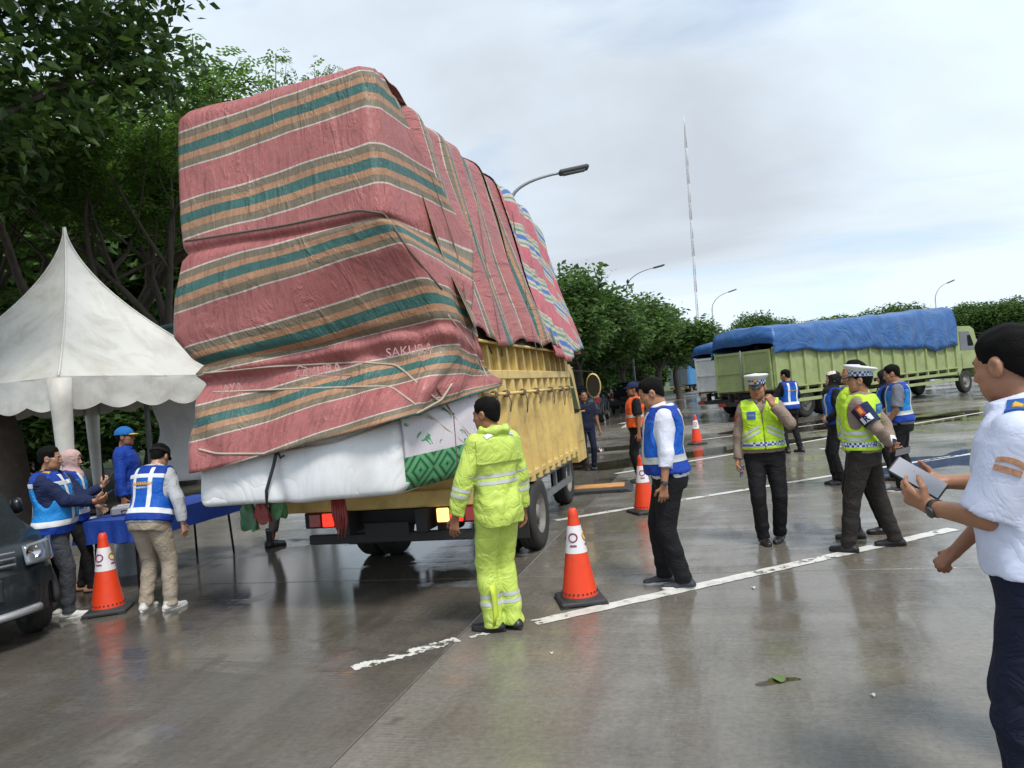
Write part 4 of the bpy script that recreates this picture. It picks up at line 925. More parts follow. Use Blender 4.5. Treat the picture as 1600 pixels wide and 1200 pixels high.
# ------------------------------------------------------------------ the green dropside truck with its blue tarp, and its white neighbour
grn = mat('truck_green', (0.29, 0.35, 0.145), 0.5, 0.1, 1.5, 0.001, 20, dirt=(0.14, 0.15, 0.06), dscale=1.6, damt=0.5)
wht_p = mat('truck_white', (0.62, 0.63, 0.62), 0.45, 0.08, 2, dirt=(0.3, 0.28, 0.24), dscale=1.8)
def blue_tarp_mat():
    m = mat('blue_tarp', (0.018, 0.088, 0.27), 0.40, 0.2, 1.2, 0.06, 0.8, ridge=True, dirt=(0.04, 0.14, 0.30), dscale=2.0); return m
btarp = blue_tarp_mat()
def dropside(loc, rz, paint_m, label, tlabel, npan=14, BL=8.6, tz=0.0, peak=0.55):
    r = empty('dropside_truck', loc, rz, label, 'truck')   # local: x forward along the truck, y to its left, origin at rear right corner
    W = 2.4; z0, z1 = 1.08, 2.42
    for x in (1.7, 3.0, BL + 0.9):
        for y in ((0.20, 0.47, 1.93, 2.20) if x < BL else (0.22, 2.18)): wheel(r, (x, y, 0.50), 0.50, 0.25, 'Y')
    m = MB(); m.box((BL / 2 + 0.6, 0.8, 0.86), (BL / 2 + 0.5, 0.06, 0.13)); m.box((BL / 2 + 0.6, 1.6, 0.86), (BL / 2 + 0.5, 0.06, 0.13))
    for x in (0.2, 2.3, 4.5, 6.6, 8.4): m.box((x, 1.2, 0.88), (0.06, 0.36, 0.08))
    m.build('chassis', blk, r)
    m = MB(); m.box((BL / 2, W / 2, z0 - 0.03), (BL / 2, W / 2 - 0.02, 0.05)); m.build('bed_floor', wood, r)
    for y, sg in ((0, -1), (W, 1)):
        s = MB(); s.box((BL / 2, y, (z0 + z1) / 2), (BL / 2, 0.02, (z1 - z0) / 2)); so = s.build('side_wall', paint_m, r)
        for k in range(npan + 1):
            x = 0.08 + (BL - 0.16) * k / npan; m = MB(); m.prism([(x - 0.06, y), (x - 0.04, y + sg * 0.09), (x + 0.04, y + sg * 0.09), (x + 0.06, y)], z0 - 0.18, z1 - 0.02, 'XY'); m.build('side_post', paint_m, so)
        for z, hh in ((z1, 0.035), (z0 + 0.02, 0.03)):
            m = MB(); m.box((BL / 2, y + sg * 0.045, z), (BL / 2, 0.055, hh)); m.build('side_rail', paint_m, so)
        for z in (0.88, 0.62):
            m = MB(); m.box((BL / 2 + 0.2, y + sg * 0.10, z), (BL / 2 - 0.4, 0.02, 0.055)); m.build('guard_rail', paint_m, r)
    # rear double gate
    for y0, y1 in ((0.03, 1.17), (1.23, 2.37)):
        g = MB(); g.box((-0.03, (y0 + y1) / 2, (z0 + z1) / 2 - 0.02), (0.02, (y1 - y0) / 2, (z1 - z0) / 2)); go = g.build('rear_gate', paint_m, r)
        for (c, h) in (((-0.06, (y0 + y1) / 2, z1 - 0.06), (0.03, (y1 - y0) / 2, 0.04)), ((-0.06, (y0 + y1) / 2, z0 + 0.02), (0.03, (y1 - y0) / 2, 0.04)), ((-0.06, (y0 + y1) / 2, z0 + 0.62), (0.028, (y1 - y0) / 2, 0.03)), ((-0.062, y0 + 0.04, 1.73), (0.03, 0.04, 0.66)), ((-0.062, y1 - 0.04, 1.73), (0.03, 0.04, 0.66))):
            m = MB(); m.box(c, h); m.build('gate_frame', paint_m, go)
    m = MB(); m.tube([(-0.11, 1.2, z0 - 0.05), (-0.11, 1.2, z1 + 0.02)], 0.025, 8); m.build('gate_lock', steel_g, r)
    m = MB(); m.box((-0.1, W / 2, 0.62), (0.05, 1.1, 0.07)); m.box((0.05, 0.5, 0.8), (0.1, 0.04, 0.18)); m.box((0.05, 1.9, 0.8), (0.1, 0.04, 0.18)); m.build('rear_bumper', blk, r)
    for y in (0.25, 2.15): m = MB(); m.box((-0.16, y, 0.62), (0.015, 0.16, 0.05)); m.build('tail_lamp', red_lens, r)
    # cab
    c = MB(); x0 = BL + 0.25; c.prism([(x0, 0.75), (x0, 2.70), (x0 + 0.12, 2.82), (x0 + 1.25, 2.80), (x0 + 1.55, 2.66), (x0 + 1.86, 1.72), (x0 + 1.9, 0.62), (x0 + 1.5, 0.62), (x0 + 1.3, 1.02), (x0 + 0.3, 1.02)], 0.05, W - 0.05, 'XZ'); co = c.build('cab', paint_m, r)
    for y in (0.045, W - 0.045):
        m = MB(); dy = -0.008 if y < 1 else 0.008; m.prism([(x0 + 0.28, 1.80), (x0 + 0.28, 2.58), (x0 + 1.10, 2.58), (x0 + 1.52, 1.80)], y, y + dy, 'XZ'); m.build('side_window', glass, co)
        m = MB(); m.box((x0 + 0.95, y + dy, 1.35), (0.62, 0.01, 0.32)); m.build('door', paint_m, co)
    m = MB(); m.add([(x0 + 1.575, 0.2, 2.62), (x0 + 1.575, W - 0.2, 2.62), (x0 + 1.875, W - 0.18, 1.76), (x0 + 1.875, 0.18, 1.76)], [(0, 1, 2, 3)]); m.build('windscreen', glass, co)
    for y in (-0.25, W + 0.25):
        m = MB(); m.box((x0 + 1.75, y, 2.2), (0.05, 0.11, 0.24), bev=0.03); m.tube([(x0 + 1.7, 0.1 if y < 1 else W - 0.1, 2.5), (x0 + 1.75, y, 2.42)], 0.02, 6); m.build('mirror', blk, co)
    m = MB(); m.box((BL + 0.05, W / 2, 2.25), (0.04, W / 2 - 0.1, 1.2)); m.build('head_board', paint_m, r)
    # tarp: heaped, hanging over both sides in scallops
    rows = []; nx, ny = 90, 40
    for i in range(nx + 1):
        x = -0.05 + (BL + 0.02) * i / nx + 0.0; row = []; f = i / nx
        top = z1 + peak + tz * f + 0.03 * math.sin(2.2 * x) + 0.03 * pnoise(x * 1.5, 2, 3); drop = 0.18 + 0.20 * sm(f * 1.4) + 0.16 * pnoise(x * 0.8, 4.0, 5) + 0.22 * math.exp(-((f - 0.86) / 0.08) ** 2) + (0.5 * (1 - f) if False else 0)
        rear = sm((f - 0.0) / 0.012)
        for j in range(ny + 1):
            g = j / ny; s = abs(g - 0.5) * 2; sg = -1 if g < 0.5 else 1
            if s < 0.62:
                q = s / 0.62; y = W / 2 + sg * (W / 2 + 0.04) * q; z = z1 + (top - z1) * (1 - 0.12 * q ** 4) * (0.25 + 0.75 * rear) + 0.04 * pnoise(x * 2, y * 2, 1)
            else:
                q = (s - 0.62) / 0.38; ztop = z1 + (top - z1) * 0.88 * (0.25 + 0.75 * rear); y = W / 2 + sg * (W / 2 + 0.05 + 0.09 * sm(q * 2) + 0.03 * math.sin(7 * x + 3 * q) * q + 0.035 * pnoise(x * 3 + q * 2, q * 3, 2)); z = ztop + (z1 - drop - ztop) * q
            row.append((x, y, z))
        rows.append(row)
    m = MB(); m.grid(rows); t = m.build('blue_tarpaulin', btarp); t.location = loc; t.rotation_euler = (0, 0, rz); so = t.modifiers.new('thickness', 'SOLIDIFY'); so.thickness = 0.012
    tag(t, tlabel, 'tarpaulin'); return r
GT = G(1213, 658); GT.z = 0; GT = Vector((8.6, 24.5, 0))
dropside(GT, R(33), grn, 'pale green dropside truck with its rear double gate closed', 'blue tarpaulin sagging over the side of the pale green truck', 15, 11.7, 0.50, 0.72)
dropside(GT + Vector((0.25, 3.9, 0)), R(33), wht_p, 'white truck parked on the far side of the pale green truck', 'blue tarpaulin stretched over the white truck behind', 12, 8.2, 0.0, 0.52)

# ------------------------------------------------------------------ blue box truck far down the road
bluep = mat('box_blue', (0.06, 0.27, 0.55), 0.45, 0.1, 1.0, dirt=(0.25, 0.3, 0.33), dscale=1.0); box_grey = mat('box_grey', (0.26, 0.31, 0.36), 0.5, 0.15, 1.5, dirt=(0.2, 0.2, 0.2))
bt = G(1062, 616); r = empty('box_truck', (bt.x, bt.y, 0), R(-32), 'blue box truck with grey rear doors driving away down the far road', 'truck')
m = MB(); m.box((0, 2.3, 1.95), (1.05, 2.3, 1.05), bev=0.03); bo = m.build('cargo_box', bluep, r)
for x in (-0.52, 0.52):
    m = MB(); m.box((x, -0.02, 1.95), (0.50, 0.03, 0.98), bev=0.02); d = m.build('rear_door', box_grey, bo)
    m = MB(); m.tube([(x * 0.3, -0.07, 1.1), (x * 0.3, -0.07, 2.8)], 0.02, 6); m.build('lock_rod', steel_g, d)
m = MB(); m.box((0, 2.5, 0.72), (0.5, 2.5, 0.12)); m.build('chassis', blk, r)
m = MB(); m.box((0, 0.0, 0.66), (1.0, 0.06, 0.12)); m.build('rear_bumper', yel, r)
for x in (-0.75, 0.75):
    m = MB(); m.box((x, -0.08, 0.66), (0.15, 0.02, 0.06)); m.build('tail_lamp', red_lens, r)
    for y in (1.2, 4.9): wheel(r, (x * 1.1, y, 0.42), 0.42, 0.3)
m = MB(); m.prism([(4.7, 0.6), (4.7, 2.1), (5.6, 2.1), (6.15, 1.4), (6.2, 0.6)], -0.85, 0.85, 'YZ'); m.build('cab', yel, r)

# ------------------------------------------------------------------ passenger cars
def car_body(prof, W, tumble, z_belt, n=10, squeeze=0.10, nose=0.22):
    """loft across the width: prof is the side outline (y forward, z) ; the plan rounds in at nose and tail"""
    rows = []; ys = [p[0] for p in prof]; y0, y1 = min(ys), max(ys)
    for i in range(2 * n + 1):
        u = i / n - 1; row = []
        for (y, z) in prof:
            f = abs(u); end = (abs((y - (y0 + y1) / 2)) / ((y1 - y0) / 2)); ww = W / 2 * (1 - tumble * max(0, z - z_belt)) * (1 - squeeze * max(0, end - 0.75) / 0.25)
            yy = y - (nose * f ** 4 if y > (y0 + y1) / 2 else -nose * 0.6 * f ** 4) * (end > 0.6) * (end - 0.6) / 0.4
            row.append((u * ww, yy, z - 0.03 * f ** 6 * (z > z_belt)))
        rows.append(row)
    return rows
def build_car(name, loc, heading, label, paint_m, kind, plate=None, H=1.0):
    r = empty(name, loc, -heading, label, 'car')          # local y = forward
    if kind == 'suv':
        W, L, Hh = 1.85, 4.7, 1.78; prof = [(-2.3, 0.42), (-2.34, 0.75), (-2.3, 1.05), (-2.18, 1.2), (-2.0, 1.68), (-1.7, 1.76), (0.2, 1.75), (0.55, 1.62), (1.05, 1.12), (2.0, 0.98), (2.28, 0.82), (2.34, 0.55), (2.28, 0.34)]; belt = 1.08; wr = 0.38; ax = 1.4
        win = [(-1.85, 1.16), (-1.68, 1.60), (0.1, 1.60), (0.85, 1.16)]
    else:
        W, L, Hh = 1.70, 4.1, 1.88; prof = [(-2.05, 0.40), (-2.08, 0.8), (-2.05, 1.15), (-1.98, 1.75), (-1.8, 1.86), (-0.25, 1.84), (0.05, 1.76), (0.75, 1.14), (1.60, 0.98), (1.90, 0.86), (1.98, 0.62), (1.99, 0.44), (1.94, 0.28)]; belt = 1.1; wr = 0.31; ax = 1.32
        win = [(-1.75, 1.16), (-1.72, 1.66), (-0.1, 1.66), (0.52, 1.16)]
    tum = 0.16
    rows = car_body(prof, W, tum, belt); m = MB(); m.grid(rows)
    for rr_ in (rows[0], rows[-1]): m.add(rr_, [tuple(range(len(prof)))])
    bo = m.build('body', paint_m, r, True)
    for sg in (-1, 1):
        def side(y, z, o=0.006): return (sg * (W / 2 * (1 - tum * max(0, z - belt)) + o), y, z - 0.03 * (z > belt))
        n_ = 3; xs = [win[0][0], (win[0][0] * 0.55 + win[3][0] * 0.45), win[3][0]]
        # two side panes split by a pillar
        midb, midt = (win[0][0] + win[3][0]) / 2 - 0.1, (win[1][0] + win[2][0]) / 2
        for q in ([win[0], win[1], (midt - 0.04, win[1][1]), (midb - 0.04, win[0][1])], [(midb + 0.04, win[0][1]), (midt + 0.04, win[1][1]), win[2], win[3]]):
            m = MB(); m.add([side(y, z, 0.002) for y, z in q] + [side(y, z, 0.010) for y, z in q], [(0, 1, 2, 3), (7, 6, 5, 4), (0, 4, 5, 1), (1, 5, 6, 2), (2, 6, 7, 3), (3, 7, 4, 0)]); m.build('side_window', glass, bo)
        for y in (-ax, ax):
            wheel(r, (sg * (W / 2 - 0.10), y, wr), wr, 0.2, rimr=0.62)
            m = MB(); pts = [(sg * (W / 2 + 0.004), y + (wr + 0.06) * math.cos(a), wr + (wr + 0.06) * math.sin(a)) for a in [math.pi * k / 14 for k in range(15)]]; m.tube(pts, 0.035, 6); m.build('wheel_arch', MATS['chassis_black'], bo)
        m = MB(); m.lathe([(0.01, -0.05), (0.08, -0.04), (0.10, 0.0), (0.07, 0.05), (0.01, 0.06)], 12, axis='X')
        m.v = [(sg * (W / 2 + 0.10) + v[0] * 1.0, win[3][0] - 0.12 + v[1] * 0.7, 1.20 + v[2]) for v in m.v]; m.build('door_mirror', paint_m, bo)
        m = MB(); m.box((sg * (W / 2 - 0.01), -0.2, 0.40), (0.03, 1.0, 0.08)); m.build('sill', MATS['chassis_black'], bo)
    return r, bo, prof, W
dk_grey = mat('car_dark_grey', (0.014, 0.018, 0.021), 0.25, 0.08, 3, spec=0.35, coat=0.25); dk_navy = mat('car_navy', (0.04, 0.055, 0.085), 0.2, 0.08, 3, coat=0.8); cblack = mat('car_black', (0.012, 0.012, 0.014), 0.2, 0.1, 3, coat=0.8)
silv = mat('silver_trim', (0.55, 0.56, 0.57), 0.3, 0.08, 4, metal=0.7)
lens_c = glass_mat('headlamp_glass', (0.16, 0.18, 0.20), 0.12); lens_c.node_tree.nodes['Principled BSDF'].inputs['Metallic'].default_value = 0.4
white_ltr = mat('plate_white', (0.8, 0.8, 0.8), 0.4)
# black off-roader parked on the verge side, seen from behind
for (x, y, hd, pm, lab, nm) in ((3.5, 36.0, 12, dk_navy, 'dark navy off-road car with chunky tyres on the far road beside the kerb', 'parked_car'), (7.0, 45.5, 14, cblack, 'small black car parked on the far road behind the navy car', 'parked_car')):
    cr_, bo_, pf, W_ = build_car(nm, (x, y, 0), R(hd), lab, pm, 'suv')
    m = MB(); m.add([(-0.68, -2.14, 1.26), (0.68, -2.14, 1.26), (0.60, -2.00, 1.62), (-0.60, -2.00, 1.62)], [(0, 1, 2, 3)]); m.v = [(a, b - 0.03, c) for a, b, c in m.v]; m.build('rear_window', glass, bo_)
    for sg in (-1, 1):
        m = MB(); m.box((sg * 0.76, -2.24, 1.05), (0.09, 0.06, 0.14), bev=0.02); m.build('tail_lamp', red_lens, bo_)
    m = MB(); m.box((0, -2.36, 0.55), (0.85, 0.06, 0.12), bev=0.03); m.build('rear_bumper', blk, bo_)
    m = MB(); m.box((0, -2.37, 0.85), (0.24, 0.02, 0.07)); m.build('rear_plate', blk, bo_)
# dark grey minivan beside the tent, seen nose-on
hv = Vector((0.76, -0.65, 0)).normalized(); hd = math.atan2(hv.x, hv.y); lat = Vector((hv.y, -hv.x, 0))
VC = Vector((-3.80, 6.24, 0)) - hv * 1.98 - Vector((0, 0, 0))       # nose centre is worked out from the front left corner
right = Vector((math.cos(hd), -math.sin(hd), 0)); VC = VC + right * 0.80
van, vb, pf, VW = build_car('minivan', VC, hd, 'dark grey minivan with silver bumper trim parked nose-out beside the tent', dk_grey, 'van')
for sg in (-1, 1):
    rows = []
    for j in range(7):
        g = j / 6; row = []
        for k in range(9):
            f = k / 8; x = sg * (0.55 + 0.27 * f); z = 0.93 - 0.17 * g + 0.04 * f * (1 - g); y = 1.86 + 0.09 * g - 0.20 * f ** 2.2 + 0.01; row.append((x, y, z))
        rows.append(row)
    m = MB(); m.grid(rows); o = m.build('headlamp', lens_c, vb); so = o.modifiers.new('thickness', 'SOLIDIFY'); so.thickness = 0.03
    m = MB(); m.lathe([(0.01, 0.0), (0.05, 0.012), (0.06, 0.02)], 14, (sg * 0.62, 1.93, 0.88), axis='Y'); m.build('reflector', chrome, o)
van.scale = (0.93, 0.93, 0.88)
m = MB(); m.add([(-0.70, 0.70, 1.20), (0.70, 0.70, 1.20), (0.62, 0.10, 1.72), (-0.62, 0.10, 1.72)], [(0, 1, 2, 3)]); m.v = [(a, b + 0.05, c + 0.01) for a, b, c in m.v]; m.build('windscreen', glass, vb)
for z, hh, mt_ in ((0.90, 0.012, silv), (0.85, 0.010, silv), (0.79, 0.012, silv)):
    m = MB(); m.tube([(-0.48, 1.94, z), (0, 1.985, z), (0.48, 1.94, z)], hh, 8); m.build('grille_bar', mt_, vb)
m = MB(); m.grid([[(x, 1.985 - 0.20 * (abs(x) / 0.8) ** 3 + 0.005, z) for x in [-0.8 + 0.1 * k for k in range(17)]] for z in (0.70, 0.62, 0.55)]); m.build('bumper_step', dk_grey, vb)
m = MB(); m.box((0, 1.995, 0.58), (0.36, 0.012, 0.10), bev=0.01); m.build('air_intake', blk, vb)
m = MB(); m.tube([(x, 2.02 - 0.24 * (abs(x) / 0.8) ** 2.6, 0.335 + 0.02 * (abs(x) / 0.8) ** 2) for x in [-0.66 + 0.066 * k for k in range(21)]], 0.038, 8); m.build('bumper_trim', silv, vb)
m = MB(); m.box((-0.02, 2.03, 0.50), (0.215, 0.012, 0.075), bev=0.006); po = m.build('number_plate', blk, vb)
M4 = frame((-0.02, 2.045, 0.50), (-1, 0, 0), (0, 1, 0)); lettering('B 1896 FK', 0.095, M4, white_ltr, po, 'plate_lettering', 0.001, None, 0.0)
# ------------------------------------------------------------------ white pagoda tent
tent_m = mat('tent_pvc', (0.60, 0.59, 0.55), 0.5, 0.06, 1.5, 0.012, 3.0, dirt=(0.33, 0.30, 0.24), dscale=1.7, damt=0.6)
TC = Vector((-7.5, 12.9, 0)); HDI = 2.77; tang = math.atan2(-2.5, 1.2)     # near corner direction
tent = empty('pagoda_tent', TC, 0, 'white pagoda tent with a pointed roof and scalloped valance', 'tent')
cor = [Vector((HDI * math.cos(tang + k * math.pi / 2), HDI * math.sin(tang + k * math.pi / 2), 0)) for k in range(4)]
ZE, ZP = 2.52, 5.28
for k in range(4):
    a, b = cor[k], cor[(k + 1) % 4]; rows = []
    for i in range(22):
        f = i / 21; z = ZE + (ZP - ZE) * f; w = max(0.004, (1 - f) ** 1.75 * 0.93 + 0.07 * (1 - f)); row = []   # swept in towards the pole
        for j in range(21):
            g = j / 20; c = a.lerp(b, g) * w; sag = -0.16 * math.sin(math.pi * g) * (1 - f) * sm(f * 6 + 0.05) * 0.6
            c = c * (1 + sag * 0.35) ; row.append((c.x, c.y, z + sag * 0.25 + 0.008 * pnoise(g * 7 + k, f * 6, k)))
        rows.append(row)
    m = MB(); m.grid(rows); o = m.build('roof_panel', tent_m, tent)
    rows = []; n = 60
    for q in range(7):
        row = []
        for j in range(n + 1):
            g = j / n; c = a.lerp(b, g); out_ = c.normalized() * (0.010 * math.sin(g * 40 + 2 * q / 6) * q / 6 + 0.02 * q / 6 + 0.012 * pnoise(g * 12, q, k))
            drop = 0.40 + 0.085 * abs(math.sin(g * math.pi * 6)) ; dz = 0.01 - drop * q / 6; row.append((c.x + out_.x, c.y + out_.y, ZE + dz))
        rows.append(row)
    m = MB(); m.grid(rows); m.build('valance', tent_m, tent)
    # seam along the hip
    pts = []
    for i in range(22):
        f = i / 21; w = max(0.004, (1 - f) ** 1.75 * 0.93 + 0.07 * (1 - f)); pts.append((a.x * w, a.y * w, ZE + (ZP - ZE) * f + 0.01))
    m = MB(); m.tube(pts, 0.018, 6); m.build('hip_seam', tent_m, tent)
    # sleeve-wrapped leg, wider at its head
    m = MB(); c = a * 0.97; m.tube([(c.x, c.y, 0), (c.x, c.y, 0.7), (c.x, c.y, 1.6), (c.x, c.y, 2.1), (c.x, c.y, ZE - 0.02)], [0.07, 0.09, 0.12, 0.14, 0.16], 10); m.build('leg', tent_m, tent)
# ------------------------------------------------------------------ booth with hanging white curtain behind the load
cur_m = mat('curtain_cloth', (0.78, 0.80, 0.84), 0.7, 0.06, 1.2, 0.01, 6, dirt=(0.36, 0.36, 0.38), damt=0.4); bgreen = mat('booth_green', (0.012, 0.045, 0.04), 0.5, 0.15)
c0, c1 = P(232, 640, 14.5), P(470, 640, 13.2); c0.z = c1.z = 0
bd = (c1 - c0).normalized(); bn = Vector((-bd.y, bd.x, 0)); bl = (c1 - c0).length
booth = empty('booth', c0, math.atan2(bd.y, bd.x), 'tall open booth with a dark green roof edge and hanging white curtain', 'booth')
rows = []
for q in range(25):
    z = 0.62 + (3.35 - 0.62) * q / 24; row = []
    for j in range(81):
        g = j / 80; x = bl * g; pull = 0.22 * math.exp(-((q - 9) / 5) ** 2) * math.exp(-g * 9)
        row.append((x + pull + 0.03 * math.sin(q * 0.9) * math.exp(-g * 30), 0.05 * math.sin(x * 8 + 0.25 * q) * (0.4 + 0.6 * (1 - q / 24)) + 0.09 * pnoise(x * 1.3 + q * 0.09, q * 0.1, 3), z))
    rows.append(row)
m = MB(); m.grid(rows); o = m.build('curtain', cur_m, booth); so = o.modifiers.new('thickness', 'SOLIDIFY'); so.thickness = 0.006
m = MB(); m.box((bl / 2, -0.05, 3.46), (bl / 2 + 0.15, 0.06, 0.12)); m.build('roof_beam', bgreen, booth)
m = MB(); m.grid([[(-0.2, -0.15, 3.56), (bl + 0.2, -0.15, 3.56)], [(-0.2, 1.6, 3.95), (bl + 0.2, 1.6, 3.95)], [(-0.2, 3.2, 3.56), (bl + 0.2, 3.2, 3.56)]], smooth=False); o = m.build('roof', bgreen, booth); so = o.modifiers.new('thickness', 'SOLIDIFY'); so.thickness = 0.03
for x in (-0.05, bl + 0.05):
    for y in (0.0, 3.1):
        m = MB(); m.box((x, y, 1.72), (0.035, 0.035, 1.72)); m.build('post', steel_g, booth)
# ------------------------------------------------------------------ registration table and the things on it
blue_cl = mat('table_blue', (0.012, 0.05, 0.30), 0.6, 0.1, 4, 0.006, 20)
tb = empty('folding_table', (-4.22, 8.85, 0), R(76), 'long folding table under a blue cloth by the tent', 'table')
m = MB(); m.box((0, 0, 0.735), (0.95, 0.33, 0.018), bev=0.008); m.build('table_top', mat('table_white', (0.6, 0.6, 0.58), 0.4), tb)
rows = []
for q in range(9):
    row = []
    for k in range(60):
        per = k / 60 * 4; s_ = int(per); f = per - s_; cs = [(-0.97, -0.35), (0.97, -0.35), (0.97, 0.35), (-0.97, 0.35)]; a, b = cs[s_], cs[(s_ + 1) % 4]; x, y = a[0] + (b[0] - a[0]) * f, a[1] + (b[1] - a[1]) * f
        w = 1 + (0.03 * math.sin(k * 1.7) + 0.02) * q / 8; row.append((x * w, y * w * 1.02, 0.762 - 0.24 * q / 8))
    rows.append(row)
m = MB(); m.grid(rows, closed_u=True); m.add([(-0.97, -0.35, 0.762), (0.97, -0.35, 0.762), (0.97, 0.35, 0.762), (-0.97, 0.35, 0.762)], [(0, 1, 2, 3)]); o = m.build('table_cloth', blue_cl); o.location = tb.location; o.rotation_euler = tb.rotation_euler; tag(o, 'blue cloth hanging over the edge of the folding table', 'tablecloth')
for x in (-0.8, 0.8):
    for y in (-0.25, 0.25): m = MB(); m.tube([(x, y, 0.72), (x * 1.04, y * 1.1, 0.0)], 0.014, 8); m.build('leg', blk, tb)
def on_table(dx, dy, z=0.764): c, s = math.cos(R(76)), math.sin(R(76)); return (-4.22 + c * dx - s * dy, 8.85 + s * dx + c * dy, z)
bx_ = empty('document_box', on_table(-0.55, 0.05), 0.4, 'grey plastic case lying on the blue table', 'box'); m = MB(); m.box((0, 0, 0.05), (0.16, 0.11, 0.05), bev=0.02); m.build('case', mat('case_grey', (0.25, 0.26, 0.28), 0.4), bx_); m = MB(); m.box((0, 0, 0.104), (0.10, 0.06, 0.006), bev=0.003); m.build('lid', mat('case_light', (0.45, 0.46, 0.48), 0.4), bx_); m = MB(); m.tube([(-0.05, -0.115, 0.05), (-0.04, -0.14, 0.055), (0.04, -0.14, 0.055), (0.05, -0.115, 0.05)], 0.008, 6); m.build('handle', blk, bx_)
fl_ = empty('flower_box', on_table(-0.2, 0.12), 0.2, 'small pink paper bundle on the blue table', 'box'); m = MB(); m.lathe([(0.05, 0), (0.07, 0.1), (0.09, 0.12), (0.03, 0.15)], 10); m.build('wrap', mat('pink_paper', (0.5, 0.12, 0.22), 0.6), fl_)
# shopping bag on the floor with red handles
bg_ = empty('carrier_bag', G(183, 905) + Vector((0.05, 0.25, 0)), 0.3, 'clear carrier bag with a red top standing behind the traffic cone', 'bag')
rows = []
for j in range(9):
    g = j / 8; rows.append([(0.17 * (1 - 0.15 * g) * math.cos(a) * (1 + 0.08 * math.sin(3 * a + 5 * g)), 0.10 * (1 - 0.1 * g) * math.sin(a) * (1 + 0.1 * math.sin(4 * a + 3 * g)), 0.40 * g) for a in [2 * math.pi * k / 20 for k in range(20)]])
m = MB(); m.grid(rows, closed_u=True); m.add(rows[0], [tuple(reversed(range(20)))]); m.build('bag_body', mat('bag_clear', (0.42, 0.48, 0.55), 0.25, 0.2, 8), bg_)
m = MB(); m.grid([[(p[0] * 1.03, p[1] * 1.03, 0.38 + 0.07 * q) for p in rows[-1]] for q in (0, 1)], closed_u=True); m.build('bag_rim', bag_r, bg_)
for s_ in (-1, 1): m = MB(); m.tube([(-0.08, 0.08 * s_, 0.44), (-0.05, 0.08 * s_, 0.56), (0.05, 0.08 * s_, 0.56), (0.08, 0.08 * s_, 0.44)], 0.008, 6); m.build('handle', bag_r, bg_)
# ------------------------------------------------------------------ traffic cones
cone_o = mat('cone_orange', (0.78, 0.055, 0.012), 0.42, 0.06, 5, dirt=(0.30, 0.05, 0.03), dscale=5, damt=0.5); cone_w = mat('cone_sleeve', (0.72, 0.70, 0.72), 0.35, 0.05, 8); cone_b = mat('cone_base', (0.028, 0.028, 0.03), 0.7, 0.2, 8, 0.003, 30)
dec_p = mat('cone_print', (0.25, 0.05, 0.12), 0.5); dec_y = mat('cone_print_gold', (0.5, 0.28, 0.02), 0.5)
def cone(loc, label, rz, H=0.75, tilt=0.0):
    r = empty('traffic_cone', loc, rz, label, 'cone', 'orange traffic cones'); k = H / 0.75
    m = MB(); m.box((0, 0, 0.022 * k), (0.185 * k, 0.185 * k, 0.022 * k), bev=0.014); 
    for sx in (-1, 1):
        for sy in (-1, 1): m.box((sx * 0.16 * k, sy * 0.16 * k, 0.006), (0.03, 0.03, 0.006))
    m.lathe([(0.165 * k, 0.040 * k), (0.155 * k, 0.058 * k), (0.14 * k, 0.060 * k)], 28); m.build('base', cone_b, r)
    R0 = lambda z: (0.145 - 0.115 * (z - 0.055) / 0.695)
    m = MB(); m.lathe([(R0(0.055) * k, 0.055 * k), (R0(0.08) * k, 0.08 * k), (R0(0.36) * k, 0.36 * k), (R0(0.42) * k, 0.42 * k), (R0(0.66) * k, 0.66 * k), (R0(0.69) * k + 0.002, 0.69 * k), (R0(0.70) * k + 0.003, 0.705 * k), (R0(0.735) * k, 0.735 * k), (R0(0.75) * k - 0.006, 0.75 * k), (0.006, 0.75 * k)], 32); bo = m.build('cone_body', cone_o, r)
    m = MB(); m.lathe([((R0(z) + 0.0025) * k, z * k) for z in (0.40, 0.47, 0.55, 0.615)], 32); sl = m.build('white_sleeve', cone_w, r)
    for q in range(24):
        a = 2 * math.pi * q / 24; rr = (R0(0.085) + 0.001) * k; m = MB(); m.box((rr * math.cos(a), rr * math.sin(a), 0.088 * k), (0.006, 0.006, 0.006)); m.build('base_stud', cone_b, bo)
    # round emblem printed twice on the sleeve
    for a0 in (2.6, 4.3, 6.0):
        m = MB(); pts = []
        for q in range(21):
            t = 2 * math.pi * q / 20; z = 0.525 + 0.032 * math.sin(t); rr = (R0(z) + 0.004) * k; an = a0 + 0.032 * math.cos(t) / R0(z); pts.append((rr * math.cos(an), rr * math.sin(an), z * k))
        m.tube(pts, 0.0065, 5); m.build('emblem', dec_p if a0 < 5 else dec_y, sl)
        m = MB()
        for q in range(5):
            an = a0 - 0.28 + 0.14 * q; rr = (R0(0.46) + 0.003) * k; m.box((rr * math.cos(an), rr * math.sin(an), 0.46 * k), (0.004, 0.004, 0.008))
        m.build('emblem_line', dec_p, sl)
    return r
cone(G(172, 955), 'orange traffic cone standing beside the man with glasses near the minivan', 0.25)
cone(G(907, 938), 'orange traffic cone standing on its own next to the painted line by the yellow raincoat', 0.1)
cone(G(1008, 800), 'orange traffic cone half hidden behind the man in white shirt and blue vest', 0.3)
cone(G(1089, 694), 'small-looking orange traffic cone standing at the edge of the far puddle', 0.3)

